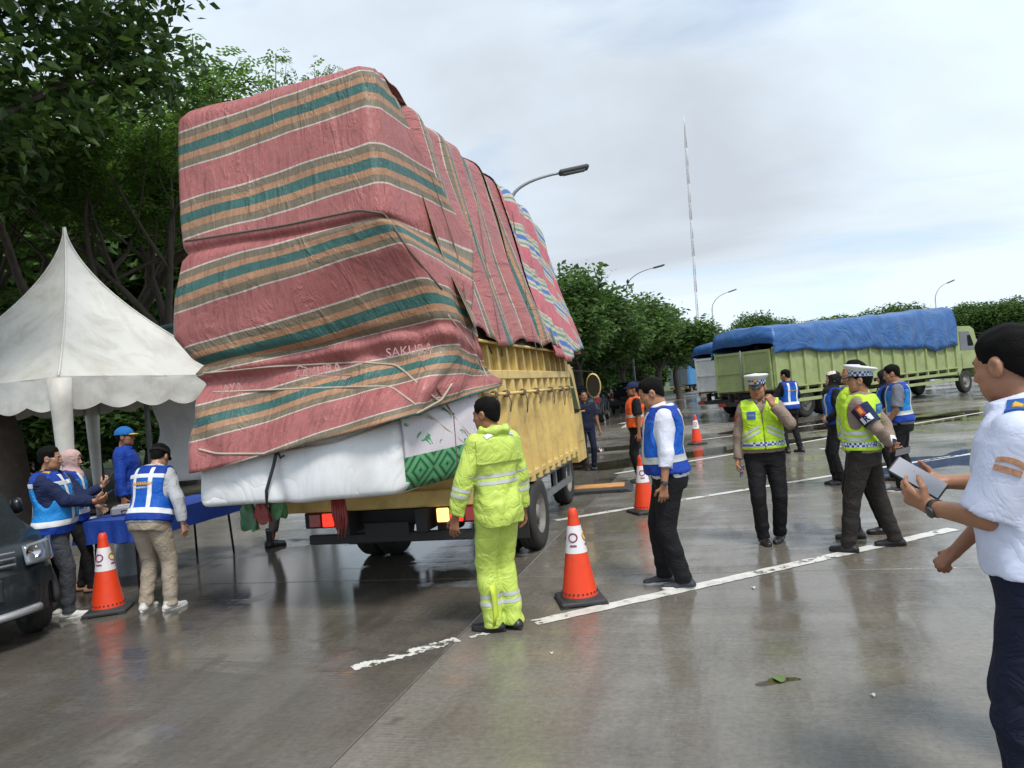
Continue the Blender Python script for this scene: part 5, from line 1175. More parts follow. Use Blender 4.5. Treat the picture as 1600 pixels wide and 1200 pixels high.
# ------------------------------------------------------------------ wheel-weighing ramp by the truck's front wheel
rp = empty('weighing_ramp', G(930, 766), -HD + 0.1, 'flat black weighing ramp with an orange top beside the front wheel', 'ramp')
m = MB(); m.prism([(-0.62, 0.0), (-0.52, 0.05), (0.52, 0.05), (0.62, 0.0)], -0.42, 0.42, 'XZ'); m.build('ramp_base', cone_b, rp)
m = MB(); m.box((-0.02, 0.10, 0.056), (0.50, 0.22, 0.006)); m.build('top_plate', mat('ramp_orange', (0.55, 0.25, 0.06), 0.5, 0.2, 6, dirt=(0.15, 0.1, 0.06)), rp)
for x in (-0.46, 0.44): m = MB(); m.tube([(x - 0.05, -0.425, 0.02), (x, -0.46, 0.03), (x + 0.05, -0.425, 0.02)], 0.008, 6); m.build('handle', blk, rp)

# ------------------------------------------------------------------ street lamps and the radio mast
pole_m = mat('galvanised_pole', (0.26, 0.28, 0.30), 0.45, 0.1, 3, metal=0.3)
def lamp(px0, py0, d, arm, drop, label, base_px=None, head_m=1.0, aim=0.0):
    """px0,py0: where the straight shaft ends and the arm bends; arm: pixel of the lantern"""
    p = P(px0, py0, d); q = P(arm[0], arm[1], d); r = empty('street_lamp', (p.x, p.y, 0.05), 0, label, 'street lamp', 'street lamps along the far road')
    dx, dz = q.x - p.x, q.z - p.z; z0 = p.z - 0.05
    m = MB(); m.tube([(0, 0, 0), (0, 0, z0 * 0.5), (0, 0, z0)], [0.09, 0.07, 0.05], 10); m.build('shaft', pole_m, r)
    m = MB(); pts = []
    for k in range(13):
        f = k / 12; a = f * math.pi / 2 * 0.86; pts.append((dx * (1 - math.cos(a)) / (1 - math.cos(math.pi / 2 * 0.86)) * 1.0, 0, z0 + dz * math.sin(a) / math.sin(math.pi / 2 * 0.86)))
    m.tube(pts, [0.038 - 0.01 * k / 12 for k in range(13)], 8); m.build('arm', pole_m, r)
    e = Vector(pts[-1]); t = (e - Vector(pts[-3])).normalized(); m = MB(); rot = Matrix.Rotation(-math.atan2(t.z, t.x), 3, 'Y'); c = e + t * 0.32 * head_m; m.box(tuple(c), (0.36 * head_m, 0.13, 0.045), rot, bev=0.03); ho = m.build('lantern', mat('lantern_grey', (0.06, 0.065, 0.07), 0.5), r)
    m = MB(); m.box(tuple(c - Vector((0, 0, 0.05))), (0.26 * head_m, 0.09, 0.012), rot); m.build('lens', lens_c, ho); return r
lamp(800, 312, 15.8, (876, 269), 0, 'tall street lamp whose arm reaches out above the front of the load', head_m=0.9)
lamp(979, 452, 46, (1022, 418), 0, 'street lamp with a curved arm rising from the verge trees', head_m=1.0)
lamp(1113, 485, 62, (1139, 456), 0, 'street lamp with a curved arm behind the rear of the green truck', head_m=1.0)
lamp(1462, 470, 66, (1481, 442), 0, 'street lamp with a curved arm behind the cab of the green truck', head_m=1.0)
# lattice mast
mp_ = P(1091, 530, 170); tp_ = P(1071, 203, 170); mast = empty('radio_mast', (mp_.x, mp_.y, 0.2), 0, 'tall slender pale lattice radio mast on the skyline', 'mast')
mw = mat('mast_white', (0.6, 0.62, 0.64), 0.5); mr = mat('mast_red', (0.45, 0.38, 0.38), 0.5)
Ht = tp_.z; lx = (tp_.x - mp_.x) * 1.05; ns = 14
for k in range(ns):
    z0, z1 = Ht * k / ns, Ht * (k + 1) / ns; m = MB()
    def mpnt(z, a): w = 0.30 if z < Ht * 0.97 else 0.16; return (lx * z / Ht + w * math.cos(a), w * math.sin(a), z)
    aa = [R(30), R(150), R(270)]
    for a in aa: m.tube([mpnt(z0, a), mpnt(z1, a)], 0.045, 4)
    nb = 5
    for j in range(nb):
        za, zb = z0 + (z1 - z0) * j / nb, z0 + (z1 - z0) * (j + 1) / nb
        for i in range(3): m.tube([mpnt(za, aa[i]), mpnt(zb, aa[(i + 1) % 3])], 0.035, 3)
        for i in range(3): m.tube([mpnt(zb, aa[i]), mpnt(zb, aa[(i + 1) % 3])], 0.03, 3)
    m.build('mast_section', mr if k % 2 else mw, mast)
m = MB(); m.tube([(lx, 0, Ht), (lx * 1.02, 0, Ht + 3)], 0.09, 5); m.build('antenna', mw, mast)
# litter on the wet concrete
lf_g = mat('fallen_leaf', (0.10, 0.16, 0.03), 0.5); pap = mat('paper_scrap', (0.6, 0.6, 0.58), 0.7)
for (px_, py_, sz, mt_, nm, lab, ct) in ((1216, 1060, 0.06, lf_g, 'fallen_leaf', 'green fallen leaf lying in the small puddle on the concrete', 'leaf'), (1361, 1085, 0.022, pap, 'paper_scrap', 'tiny white paper scrap on the bare concrete near the leaf puddle', 'litter'), (1176, 918, 0.03, pap, 'paper_scrap', 'white paper scrap on the concrete beyond the painted line', 'litter'), (862, 1020, 0.02, pap, 'paper_scrap', 'tiny paper scrap beside the worn end of the painted line', 'litter')):
    c = G(px_, py_); m = MB(); m.grid([[(c.x + sz * (i - 1.5) / 3 * (1.2 - 0.6 * abs(j - 1)), c.y + sz * 0.7 * (j - 1), 0.005 + 0.006 * (abs(i - 1.5) - 0.5) ** 2 + 0.003 * (j == 1)) for i in range(4)] for j in range(3)]); tag(m.build(nm, mt_), lab, ct)
# ------------------------------------------------------------------ people: bodies and clothes grown from distance fields
def surface_nets(D, lo, h):
    s = D < 0; nx, ny, nz = D.shape
    cnt = np.zeros((nx - 1, ny - 1, nz - 1), np.int8)
    for a in (0, 1):
        for b in (0, 1):
            for c in (0, 1): cnt += s[a:nx - 1 + a, b:ny - 1 + b, c:nz - 1 + c]
    act = (cnt > 0) & (cnt < 8); ai = np.argwhere(act); idx = np.full(act.shape, -1, np.int32); idx[act] = np.arange(len(ai))
    acc = np.zeros((len(ai), 3)); num = np.zeros(len(ai)); cs = [(a, b, c) for a in (0, 1) for b in (0, 1) for c in (0, 1)]
    for p in cs:
        for q in cs:
            if sum(q) - sum(p) == 1 and all(y >= x for x, y in zip(p, q)):
                va = D[ai[:, 0] + p[0], ai[:, 1] + p[1], ai[:, 2] + p[2]]; vb = D[ai[:, 0] + q[0], ai[:, 1] + q[1], ai[:, 2] + q[2]]
                m = (va < 0) != (vb < 0); t = np.zeros(len(ai)); t[m] = va[m] / (va[m] - vb[m])
                acc[m] += np.array(p) + (np.array(q) - np.array(p)) * t[m][:, None]; num[m] += 1
    V = np.array(lo) + h * (ai + acc / np.maximum(num, 1)[:, None]); F = []
    for ax in range(3):
        u, v = (ax + 1) % 3, (ax + 2) % 3; sl0 = [slice(None)] * 3; sl1 = [slice(None)] * 3; sl0[ax] = slice(0, -1); sl1[ax] = slice(1, None)
        a, b = s[tuple(sl0)], s[tuple(sl1)]; p = np.argwhere(a != b); lim = np.array(D.shape) - 1
        ok = (p[:, u] >= 1) & (p[:, v] >= 1) & (p[:, u] < lim[u]) & (p[:, v] < lim[v]); p = p[ok]
        if not len(p): continue
        eu = np.zeros(3, int); eu[u] = 1; ev = np.zeros(3, int); ev[v] = 1
        g = lambda q: idx[q[:, 0], q[:, 1], q[:, 2]]
        quad = np.stack([g(p - eu - ev), g(p - ev), g(p), g(p - eu)], axis=1); inside = a[tuple(p.T)]
        quad[~inside] = quad[~inside][:, ::-1]; F.append(quad)
    F = np.concatenate(F); return V, F[(F >= 0).all(axis=1)]
def field(fn, lo, hi, h):
    lo = np.array(lo, float); n = np.ceil((np.array(hi) - lo) / h).astype(int) + 1
    X = (lo[0] + h * np.arange(n[0])).astype(np.float32)[:, None, None]; Y = (lo[1] + h * np.arange(n[1])).astype(np.float32)[None, :, None]; Z = (lo[2] + h * np.arange(n[2])).astype(np.float32)[None, None, :]
    D = np.broadcast_to(fn(X, Y, Z), tuple(n)).astype(np.float32); D = D.copy(); D[[0, -1]] = np.maximum(D[[0, -1]], h * 0.3); D[:, [0, -1]] = np.maximum(D[:, [0, -1]], h * 0.3); D[:, :, [0, -1]] = np.maximum(D[:, :, [0, -1]], h * 0.3)
    return surface_nets(D, lo, h)
def cap(X, Y, Z, a, b, r1, r2):
    a, b = np.array(a, float), np.array(b, float); d = b - a; L2 = max(d @ d, 1e-9)
    t = np.clip(((X - a[0]) * d[0] + (Y - a[1]) * d[1] + (Z - a[2]) * d[2]) / L2, 0, 1)
    return np.sqrt((X - a[0] - t * d[0]) ** 2 + (Y - a[1] - t * d[1]) ** 2 + (Z - a[2] - t * d[2]) ** 2) - (r1 + (r2 - r1) * t)
def ell(X, Y, Z, c, r):
    x, y, z = (X - c[0]) / r[0], (Y - c[1]) / r[1], (Z - c[2]) / r[2]; k0 = np.sqrt(x * x + y * y + z * z) + 1e-6
    return (k0 - 1) * min(r)
def smin(a, b, k): h = np.clip(0.5 + 0.5 * (b - a) / k, 0, 1); return b + (a - b) * h - k * h * (1 - h)
def smax(a, b, k): return -smin(-a, -b, k)
def plane(X, Y, Z, p, n): return (X - p[0]) * n[0] + (Y - p[1]) * n[1] + (Z - p[2]) * n[2]
def wrinkle(X, Y, Z, amp, sd):
    a = np.abs(np.sin(15 * Z + 5 * X + 3 * np.sin(7 * X + 6 * Y + sd) + sd)); b = np.abs(np.sin(17 * Y - 9 * Z + 11 * X + 2.5 * np.sin(8 * Z + 2 * sd)))
    return amp * (0.9 * (0.6 - a) + 0.8 * (0.6 - b)) * 0.9 + 0.45 * amp * (np.sin(31 * Z + 8 * np.sin(9 * X + sd) + 7 * Y + sd) * 0.5 + np.sin(19 * X + 23 * Z + 5 * np.sin(13 * Y + 2 * sd)) * 0.45 + np.sin(27 * Y - 17 * Z + 6 * np.sin(11 * X + sd)) * 0.4)
TST = np.array([(0.80, .150, .105, -.010), (0.86, .166, .118, -.012), (0.95, .168, .122, -.008), (1.05, .152, .105, 0.0), (1.15, .154, .106, .004), (1.28, .172, .118, .0), (1.36, .176, .110, -.008), (1.41, .150, .092, -.014), (1.45, .100, .072, -.018), (1.49, .062, .060, -.012)])
def loft(X, Y, Z, off, zlo, zhi, wd=1.0, belly=0.0, st=TST, flare=0.0):
    w = np.interp(Z, st[:, 0], st[:, 1]) * wd + off + flare * np.clip(1.05 - Z, 0, 1); d = np.interp(Z, st[:, 0], st[:, 2]) * (0.55 + 0.45 * wd) + off + flare * np.clip(1.05 - Z, 0, 1); c = np.interp(Z, st[:, 0], st[:, 3])
    bl = belly * np.exp(-((Z - 1.06) / 0.14) ** 2); yy = Y - c - bl * 0.55; d = d + bl * 0.5
    q = (np.abs(X / w) ** 2.3 + np.abs(yy / d) ** 2.3) ** (1 / 2.3); dist = (q - 1) * np.minimum(w, d)
    return np.maximum(dist, np.maximum(Z - zhi, zlo - Z))
def V3(*a): return np.array(a, float)
def unit(v): v = np.array(v, float); return v / (np.linalg.norm(v) + 1e-9)
def rot_m(ax, ang): return np.array(Matrix.Rotation(ang, 3, ax))
def ik(S, Wt, l1, l2, hint):
    d = Wt - S; L = np.linalg.norm(d); Lm = min(L, (l1 + l2) * 0.998); Wt = S + d / L * Lm; L = Lm; dn = d / np.linalg.norm(d)
    a = (l1 * l1 - l2 * l2 + L * L) / (2 * L); h = math.sqrt(max(l1 * l1 - a * a, 0)); hv = np.array(hint, float); hv = hv - dn * (hv @ dn); return S + dn * a + unit(hv) * h, Wt
def fabric(name, col, rough=0.8, var=0.10, bump=0.010): return mat('cloth_' + name, col, rough, var, 9, bump, 9, spec=0.25, ridge=True)
def skin_mat(name, col):
    if name in MATS: return MATS[name]
    m = mat(name, col, 0.42, 0.10, 14, 0.0012, 60, spec=0.4); b = m.node_tree.nodes['Principled BSDF']; b.inputs['Subsurface Weight'].default_value = 0.08; b.inputs['Subsurface Radius'].default_value = (0.02, 0.008, 0.004); return m
SK = {'a': skin_mat('skin_tan', (0.34, 0.165, 0.095)), 'b': skin_mat('skin_brown', (0.26, 0.115, 0.062)), 'c': skin_mat('skin_light', (0.45, 0.25, 0.165))}
hair_m = mat('black_hair', (0.0045, 0.004, 0.004), 0.75, 0.4, 60, 0.003, 120, spec=0.12); eye_m = mat('eye_dark', (0.02, 0.015, 0.012), 0.2); lip_m = mat('lip', (0.26, 0.09, 0.075), 0.4)
blue_v = fabric('vest_blue', (0.010, 0.105, 0.50), 0.6); sky_v = fabric('vest_sky', (0.015, 0.21, 0.56), 0.6); navy_v = fabric('vest_navy', (0.008, 0.045, 0.30), 0.65)
lime = fabric('hi_vis_lime', (0.46, 0.70, 0.035), 0.55); rain = mat('rain_lime', (0.50, 0.64, 0.115), 0.36, 0.08, 5, 0.013, 6, spec=0.4, ridge=True); orange_v = fabric('vest_orange', (0.78, 0.115, 0.02), 0.6)
refl = mat('reflective_tape', (0.52, 0.54, 0.53), 0.4, 0.06, 20, metal=0.15); refl_w = mat('reflective_white', (0.70, 0.72, 0.74), 0.4, 0.05, 20)
white_c = fabric('white_shirt', (0.62, 0.64, 0.74), bump=0.006); uni_c = fabric('uniform_white', (0.60, 0.64, 0.80), bump=0.003); navy_c = fabric('navy', (0.012, 0.02, 0.065)); black_c = fabric('black', (0.010, 0.010, 0.012)); dkblue_c = fabric('dark_blue', (0.010, 0.013, 0.032))
brown_c = fabric('police_brown', (0.026, 0.022, 0.02)); taupe_c = fabric('police_shirt', (0.25, 0.19, 0.155)); grey_c = fabric('grey_shirt', (0.16, 0.17, 0.21)); chino_c = fabric('khaki', (0.34, 0.285, 0.22)); denim_c = fabric('grey_denim', (0.05, 0.055, 0.065)); lgrey_c = fabric('pale_grey', (0.46, 0.48, 0.51)); pink_c = fabric('pink_scarf', (0.52, 0.35, 0.33)); patt_c = mat('patterned_scarf', (0.60, 0.50, 0.46), 0.8, 0.65, 40)
shoe_b = mat('shoe_black', (0.012, 0.012, 0.013), 0.4, 0.2, 10); shoe_g = mat('shoe_slate', (0.035, 0.04, 0.05), 0.6, 0.2, 10); shoe_w = mat('shoe_white', (0.55, 0.55, 0.52), 0.6, 0.15, 12); sole_w = mat('sole_white', (0.6, 0.6, 0.58), 0.6); sole_b = mat('sole_black', (0.012, 0.012, 0.012), 0.7)
gold = mat('gold_thread', (0.62, 0.36, 0.04), 0.5); patch_bl = mat('patch_blue', (0.015, 0.09, 0.32), 0.6); patch_or = mat('patch_copper', (0.45, 0.23, 0.13), 0.7, 0.3, 60); patch_rd = mat('patch_red', (0.5, 0.03, 0.03), 0.6)
def check_mat():
    m = bpy.data.materials.new('checker_band'); m.use_nodes = True; t = m.node_tree; c = N(t, 'ShaderNodeTexChecker', inputs={'Scale': 46.0, 'Color1': (0.02, 0.06, 0.22, 1), 'Color2': (0.6, 0.63, 0.68, 1)}); co = N(t, 'ShaderNodeTexCoord'); t.links.new(co.outputs['Object'], c.inputs['Vector']); t.links.new(c.outputs[0], t.nodes['Principled BSDF'].inputs['Base Color']); return m
checker = check_mat()

def split_strips(V, F, cuts, test):
    """cut a garment along planes; returns the mesh plus the faces that pass test(centre)->slot"""
    me = bpy.data.meshes.new('tmp'); me.from_pydata(V.tolist(), [], F.tolist()); bm = bmesh.new(); bm.from_mesh(me); bpy.data.meshes.remove(me)
    for p, n in cuts: bmesh.ops.bisect_plane(bm, geom=bm.verts[:] + bm.edges[:] + bm.faces[:], dist=0.0004, plane_co=Vector(p), plane_no=Vector(n))
    bm.normal_update(); bm.verts.index_update(); Vv = np.array([v.co[:] for v in bm.verts]); Nn = np.array([v.normal[:] for v in bm.verts]); fc = [([v.index for v in f.verts], f.calc_center_median(), f.normal.copy()) for f in bm.faces]; bm.free()
    slots = [test(c, n) for _, c, n in fc]; return Vv, Nn, [f for f, _, _ in fc], slots
def mesh_from(name, V, faces, mats, slots=None, parent=None, smooth=True):
    me = bpy.data.meshes.new(name); me.from_pydata([tuple(v) for v in V], [], faces)
    for m in (mats if isinstance(mats, (list, tuple)) else [mats]): me.materials.append(m)
    if slots is not None: me.polygons.foreach_set('material_index', slots)
    me.polygons.foreach_set('use_smooth', [smooth] * len(faces)); me.update(); return link(name, me, parent)
def subset(V, faces):
    used = sorted({i for f in faces for i in f}); mp = {u: k for k, u in enumerate(used)}; return V[used], [[mp[i] for i in f] for f in faces]

def person(label, loc, heading, H=1.68, wd=1.0, belly=0.0, skin='a', lean=0.0, twist=0.0, head=(0, 0), arms=None, feet=None, top=None, vest=None, legs=None, shoes=None, hat=None, hair='short', res=0.010, seed=0, group='people at the truck check', extra=None, sit=0.0):
    k = H / 1.70; root = empty('person', loc, -heading, label, 'person', group); out = {'root': root, 'k': k}
    hipz = 0.90 - sit; Rt = rot_m('Z', twist) @ rot_m('X', -lean); hipc = V3(0, 0, 0.92 - sit); base = V3(0, 0, 0.92)
    tor = lambda p: Rt @ (np.array(p, float) - base) + hipc          # torso rest frame -> person
    torV = lambda V: (V - base) @ Rt.T + hipc
    sw = 0.178 * (0.7 + 0.3 * wd)
    sh = {1: tor((sw, -0.012, 1.385)), -1: tor((-sw, -0.012, 1.385))}   # +1 = right
    nb = tor((0, -0.016, 1.44)); Rh = rot_m('Z', -head[0]) @ rot_m('X', head[1]); hc = nb + Rh @ V3(0, 0.022, 0.150)
    hdV = lambda V: V @ Rh.T + hc
    arms = arms or {}; AR = {}
    for s in (1, -1):
        a = arms.get(s) or dict(w=(s * 0.27, 0.02, 0.80)); Wt = np.array(a['w'], float); E, Wt = ik(sh[s], Wt, 0.285, 0.255, a.get('hint', (s * 0.5, -1.0, -0.2)))
        f = unit(a.get('f', Wt - E)); n = np.array(a.get('n', (-s, 0, 0)), float); n = unit(n - f * (n @ f)); AR[s] = dict(E=E, W=Wt, f=f, n=n, th=np.cross(f, n) * s, curl=a.get('curl', 0.35), sp=a.get('sp', 1.0), point=a.get('point', False))
    feet = feet or {1: (0.10, 0.0, -0.15), -1: (-0.10, 0.0, 0.15)}; LG = {}
    for s in (1, -1):
        fx, fy, fyaw = feet[s][:3]; An = V3(fx, fy, 0.085 + (feet[s][3] if len(feet[s]) > 3 else 0)); Hp = V3(s * 0.088 * (0.6 + 0.4 * wd), -0.005, hipz); Kn, An2 = ik(Hp, An, 0.425, 0.41, (s * 0.08 + math.sin(-fyaw) * 0.5, 1.0, 0)); LG[s] = (Hp, Kn, An2, fyaw)
    PARTS = []
    # ---- body: torso and limbs coarse, head and hands fine, one mesh
    def bodyf(X, Y, Z):
        P0 = np.stack(np.broadcast_arrays(X, Y, Z), axis=-1) - hipc; q = P0 @ Rt + base; d = loft(q[..., 0], q[..., 1], q[..., 2], -0.004, 0.82, 1.47, wd, belly)
        for s in (1, -1):
            d = smin(d, cap(X, Y, Z, sh[s], AR[s]['E'], 0.047, 0.039), 0.03); d = smin(d, cap(X, Y, Z, AR[s]['E'], AR[s]['W'], 0.039, 0.026), 0.015)
            Hp, Kn, An, _ = LG[s]; d = smin(d, cap(X, Y, Z, Hp, Kn, 0.078 * wd, 0.052), 0.02); d = smin(d, cap(X, Y, Z, Kn, An, 0.050, 0.034), 0.015)
        d = smin(d, cap(X, Y, Z, nb, hc + Rh @ V3(0, -0.02, -0.07), 0.056, 0.052), 0.02); return d
    allp = np.array([sh[1], sh[-1], AR[1]['E'], AR[-1]['E'], AR[1]['W'], AR[-1]['W'], LG[1][1], LG[-1][1], LG[1][2], LG[-1][2], hipc, nb]); lo, hi = allp.min(0) - 0.2, allp.max(0) + 0.2; lo[2] = 0.03
    Vb, Fb = field(bodyf, lo, hi, 0.024); chunks = [(Vb, Fb, np.zeros(len(Fb), int))]
    def headf(X, Y, Z):
        d = ell(X, Y, Z, (0, -0.014, 0.030), (0.077, 0.097, 0.088)); d = smin(d, ell(X, Y, Z, (0, 0.028, -0.038), (0.060, 0.064, 0.074)), 0.03); d = smin(d, ell(X, Y, Z, (0, 0.062, -0.090), (0.026, 0.024, 0.022)), 0.025)
        d = smin(d, ell(X, Y, Z, (0.042, 0.03, -0.062), (0.022, 0.035, 0.03)), 0.03); d = smin(d, ell(X, Y, Z, (-0.042, 0.03, -0.062), (0.022, 0.035, 0.03)), 0.03)
        d = smin(d, cap(X, Y, Z, (-0.032, 0.076, 0.026), (0.032, 0.076, 0.026), 0.012, 0.012), 0.014); ax = np.abs(X)
        d = smin(d, cap(ax, Y, Z, (0.038, 0.062, -0.022), (0.048, 0.05, -0.018), 0.018, 0.016), 0.018)
        d = smax(d, -ell(ax, Y, Z, (0.031, 0.100, 0.006), (0.017, 0.018, 0.012)), 0.012); d = smin(d, ell(ax, Y, Z, (0.031, 0.074, 0.005), (0.014, 0.0145, 0.0115)), 0.004)
        d = smin(d, cap(X, Y, Z, (0, 0.086, 0.012), (0, 0.104, -0.026), 0.0085, 0.012), 0.010); d = smin(d, ell(ax, Y, Z, (0.013, 0.092, -0.031), (0.010, 0.011, 0.008)), 0.008)
        d = smin(d, cap(X, Y, Z, (-0.017, 0.083, -0.056), (0.017, 0.083, -0.056), 0.0075, 0.0075), 0.006); d = smin(d, cap(X, Y, Z, (-0.014, 0.081, -0.067), (0.014, 0.081, -0.067), 0.008, 0.008), 0.006)
        ear = smax(ell(ax, Y, Z, (0.080, -0.006, -0.004), (0.013, 0.023, 0.033)), -ell(ax, Y, Z, (0.090, 0.002, 0.0), (0.008, 0.012, 0.018)), 0.006); d = smin(d, ear, 0.006)
        nk = Rh.T @ (nb - hc); d = smin(d, cap(X, Y, Z, (0, -0.022, -0.07), nk + V3(0, 0.0, -0.02), 0.053, 0.060), 0.022); return d
    hr = 0.0055 if res < 0.011 else 0.0075
    Vh, Fh = field(headf, (-0.11, -0.13, -0.24), (0.11, 0.125, 0.13), hr); ct = Vh[Fh].mean(axis=1); ax_ = np.abs(ct[:, 0]); sl = np.zeros(len(Fh), int)
    sl[((ax_ - 0.031) ** 2 / 0.010 ** 2 + (ct[:, 2] - 0.005) ** 2 / 0.004 ** 2 < 1) & (ct[:, 1] > 0.06)] = 1
    sl[((ax_ - 0.033) ** 2 / 0.017 ** 2 + (ct[:, 2] - 0.0285 + 0.12 * (ax_ - 0.033)) ** 2 / 0.003 ** 2 < 1) & (ct[:, 1] > 0.05)] = 2
    sl[(ax_ < 0.022) & (np.abs(ct[:, 2] + 0.062) < 0.010) & (ct[:, 1] > 0.07)] = 3
    chunks.append((hdV(Vh), Fh, sl))
    slen = (top or {}).get('sleeve', 1.92)
    for s in (1, -1):
        A = AR[s]; W, f, n, th = A['W'], A['f'], A['n'], A['th']; segs = []
        for o, L, ci in ((0.031, 0.066, 0), (0.0105, 0.074, 1), (-0.0105, 0.069, 2), (-0.030, 0.053, 3)):
            cu = A['curl'] * (1 + 0.12 * ci); cu = 0.12 if (A['point'] and ci == 0) else cu; b0 = W + f * (0.088 - 0.006 * abs(ci - 1)) + th * o; d0 = unit(f + th * o * 2.2 * A['sp'] * 0.8); ang = 0; pr = b0
            for j, fr in enumerate((0.44, 0.32, 0.24)):
                ang += cu * (0.75, 1.0, 0.7)[j]; dd = d0 * math.cos(ang) + n * math.sin(ang); q = pr + dd * L * fr; segs.append((pr, q, 0.0092 - 0.0008 * j - 0.0006 * (ci == 3), 0.0086 - 0.0008 * j - 0.0006 * (ci == 3))); pr = q
        tb_ = W + f * 0.028 + th * 0.026; d1 = unit(f * 0.55 + th * 0.75 + n * 0.25); d2 = unit(f * (0.9 - 0.3 * A['curl']) + th * (0.35 - 0.35 * A['curl']) + n * (0.25 + 0.5 * A['curl'])); t1 = tb_ + d1 * 0.036; t2 = t1 + d2 * 0.030; t3 = t2 + unit(d2 + n * 0.3) * 0.022
        segs_t = [(tb_, t1, 0.0145, 0.0115), (t1, t2, 0.011, 0.0098), (t2, t3, 0.0098, 0.008)]
        st_ = A['E'] if slen < 1.6 else A['W'] - unit(A['W'] - A['E']) * 0.09
        def handf(X, Y, Z):
            d = cap(X, Y, Z, st_, W, 0.040 if slen < 1.6 else 0.030, 0.0255)
            for o in (0.024, 0.0, -0.022): d = smin(d, cap(X, Y, Z, W + f * 0.012 + th * o * 0.55, W + f * 0.084 + th * o, 0.0165, 0.0145), 0.014)
            for a_, b_, r1, r2 in segs: d = smin(d, cap(X, Y, Z, a_, b_, r1, r2), 0.0045)
            for a_, b_, r1, r2 in segs_t: d = smin(d, cap(X, Y, Z, a_, b_, r1, r2), 0.007)
            return d
        pts = np.array([st_, W] + [q[1] for q in segs] + [t3]); Vf, Ff = field(handf, pts.min(0) - 0.05, pts.max(0) + 0.05, 0.0048 if res < 0.008 else (0.0056 if res < 0.011 else 0.007)); chunks.append((Vf, Ff, np.zeros(len(Ff), int)))
        out[s] = A
    off = 0; VV, FF, SS = [], [], []
    for v, f, s_ in chunks: VV.append(v); FF.append(f + off); SS.append(s_); off += len(v)
    me = np_mesh('body', np.concatenate(VV) * k, np.concatenate(FF), [SK[skin], eye_m, hair_m, lip_m], np.concatenate(SS)); body = link('body', me, root)
    # ---- trousers
    lg = legs or {}; lm = lg.get('mat', black_c); lo_ = lg.get('loose', 0.0); endz = lg.get('end', 0.055); hemz = lg.get('top', 1.03)
    def legf(X, Y, Z):
        P0 = np.stack(np.broadcast_arrays(X, Y, Z), axis=-1) - hipc; q = P0 @ Rt + base; d = loft(q[..., 0], q[..., 1], q[..., 2], 0.010 + lo_ * 0.4, 0.80, hemz, wd, belly)
        for s in (1, -1):
            Hp, Kn, An, _ = LG[s]; ll = np.minimum(cap(X, Y, Z, Hp + V3(0, 0, 0.02), Kn, 0.094 * wd + lo_, 0.066 * (0.6 + 0.4 * wd) + lo_), cap(X, Y, Z, Kn, An + V3(0, 0, -0.03), 0.067 * (0.6 + 0.4 * wd) + lo_, 0.056 + lo_ * 1.0)); d = smin(d, ll, 0.025)
        w = wrinkle(X * 0.8, Y * 0.8, Z * (1.3), 0.0045 + lo_ * 0.16, seed + 1.0) * (0.35 + 0.65 * np.clip(1.0 - Z, 0, 1)) + 0.004 * np.sin(58 * Z + 9 * X) * np.exp(-((Z - 0.12) / 0.09) ** 2)
        return np.maximum(d + w, endz - Z)
    q = np.array([LG[1][1], LG[-1][1], LG[1][2], LG[-1][2], hipc]); lo, hi = q.min(0) - 0.2 - lo_, q.max(0) + 0.2 + lo_; lo[2] = 0.0; hi[2] = 1.16
    lo[1] -= 0.03; V, F = field(legf, lo, hi, res * 1.2)
    if lg.get('bands'):
        cuts = [((0, 0, z), (0, 0, 1)) for b in lg['bands'] for z in b]; Vv, Nn, fc, sl = split_strips(V, F, cuts, lambda c, n: int(any(b[0] < c.z < b[1] for b in lg['bands']))); tr = mesh_from('trousers', Vv * k, fc, lm, None, root)
        Vs, fs = subset((Vv + Nn * 0.003) * k, [f for f, s_ in zip(fc, sl) if s_]); mesh_from('reflective_strip', Vs, fs, refl, None, tr)
    else: tr = link('trousers', np_mesh('trousers', V * k, F, lm), root)
    # ---- shoes
    so = shoes or {}; sm_, sole = so.get('mat', shoe_b), so.get('sole', sole_b); tall = so.get('tall', 0.085)
    for s in (1, -1):
        An = LG[s][2]; Rf = rot_m('Z', -LG[s][3]); lift = An[2] - 0.085
        def shoef(X, Y, Z):
            d = cap(X, Y, Z / 0.86, (0, -0.052, 0.036), (0, 0.06, 0.034), 0.040, 0.043); d = smin(d, cap(X, Y, Z / 0.80, (0, 0.06, 0.032), (s * -0.006, 0.152, 0.027), 0.044, 0.035), 0.02); d = smin(d, cap(X, Y, Z, (0, -0.02, 0.05), (0, -0.025, tall), 0.044, 0.042), 0.03); return np.maximum(np.maximum(d, 0.016 - Z), Z - tall - 0.012)
        V, F = field(shoef, (-0.08, -0.13, -0.01), (0.08, 0.23, tall + 0.05), 0.008); ao = V3(An[0], An[1], lift); sh_o = link('shoe', np_mesh('shoe', ((V @ Rf.T) + ao) * k, F, sm_), root)
        m = MB(); rows = []
        for z, g in ((0.0, 0.97), (0.006, 1.0), (0.022, 1.0), (0.026, 0.94)):
            row = []
            for j in range(28):
                a = 2 * math.pi * j / 28; yy = 0.045 + 0.140 * math.sin(a) * g; ww = (0.042 + 0.008 * math.sin(a) - 0.006 * (math.sin(a) < -0.6)) * g * math.copysign(abs(math.cos(a)) ** 0.75, math.cos(a)); v = Rf @ V3(ww, yy, z) + ao; row.append(v * k)
            rows.append(row)
        m.grid(rows, closed_u=True); m.add(rows[0], [tuple(reversed(range(28)))]); m.build('sole', sole, sh_o)
    # ---- upper garment
    tp = top or {}; tm = tp.get('mat', white_c); hem = tp.get('hem', 0.98); fit = tp.get('fit', 0.010); cuff = tp.get('cuff', 0.0)
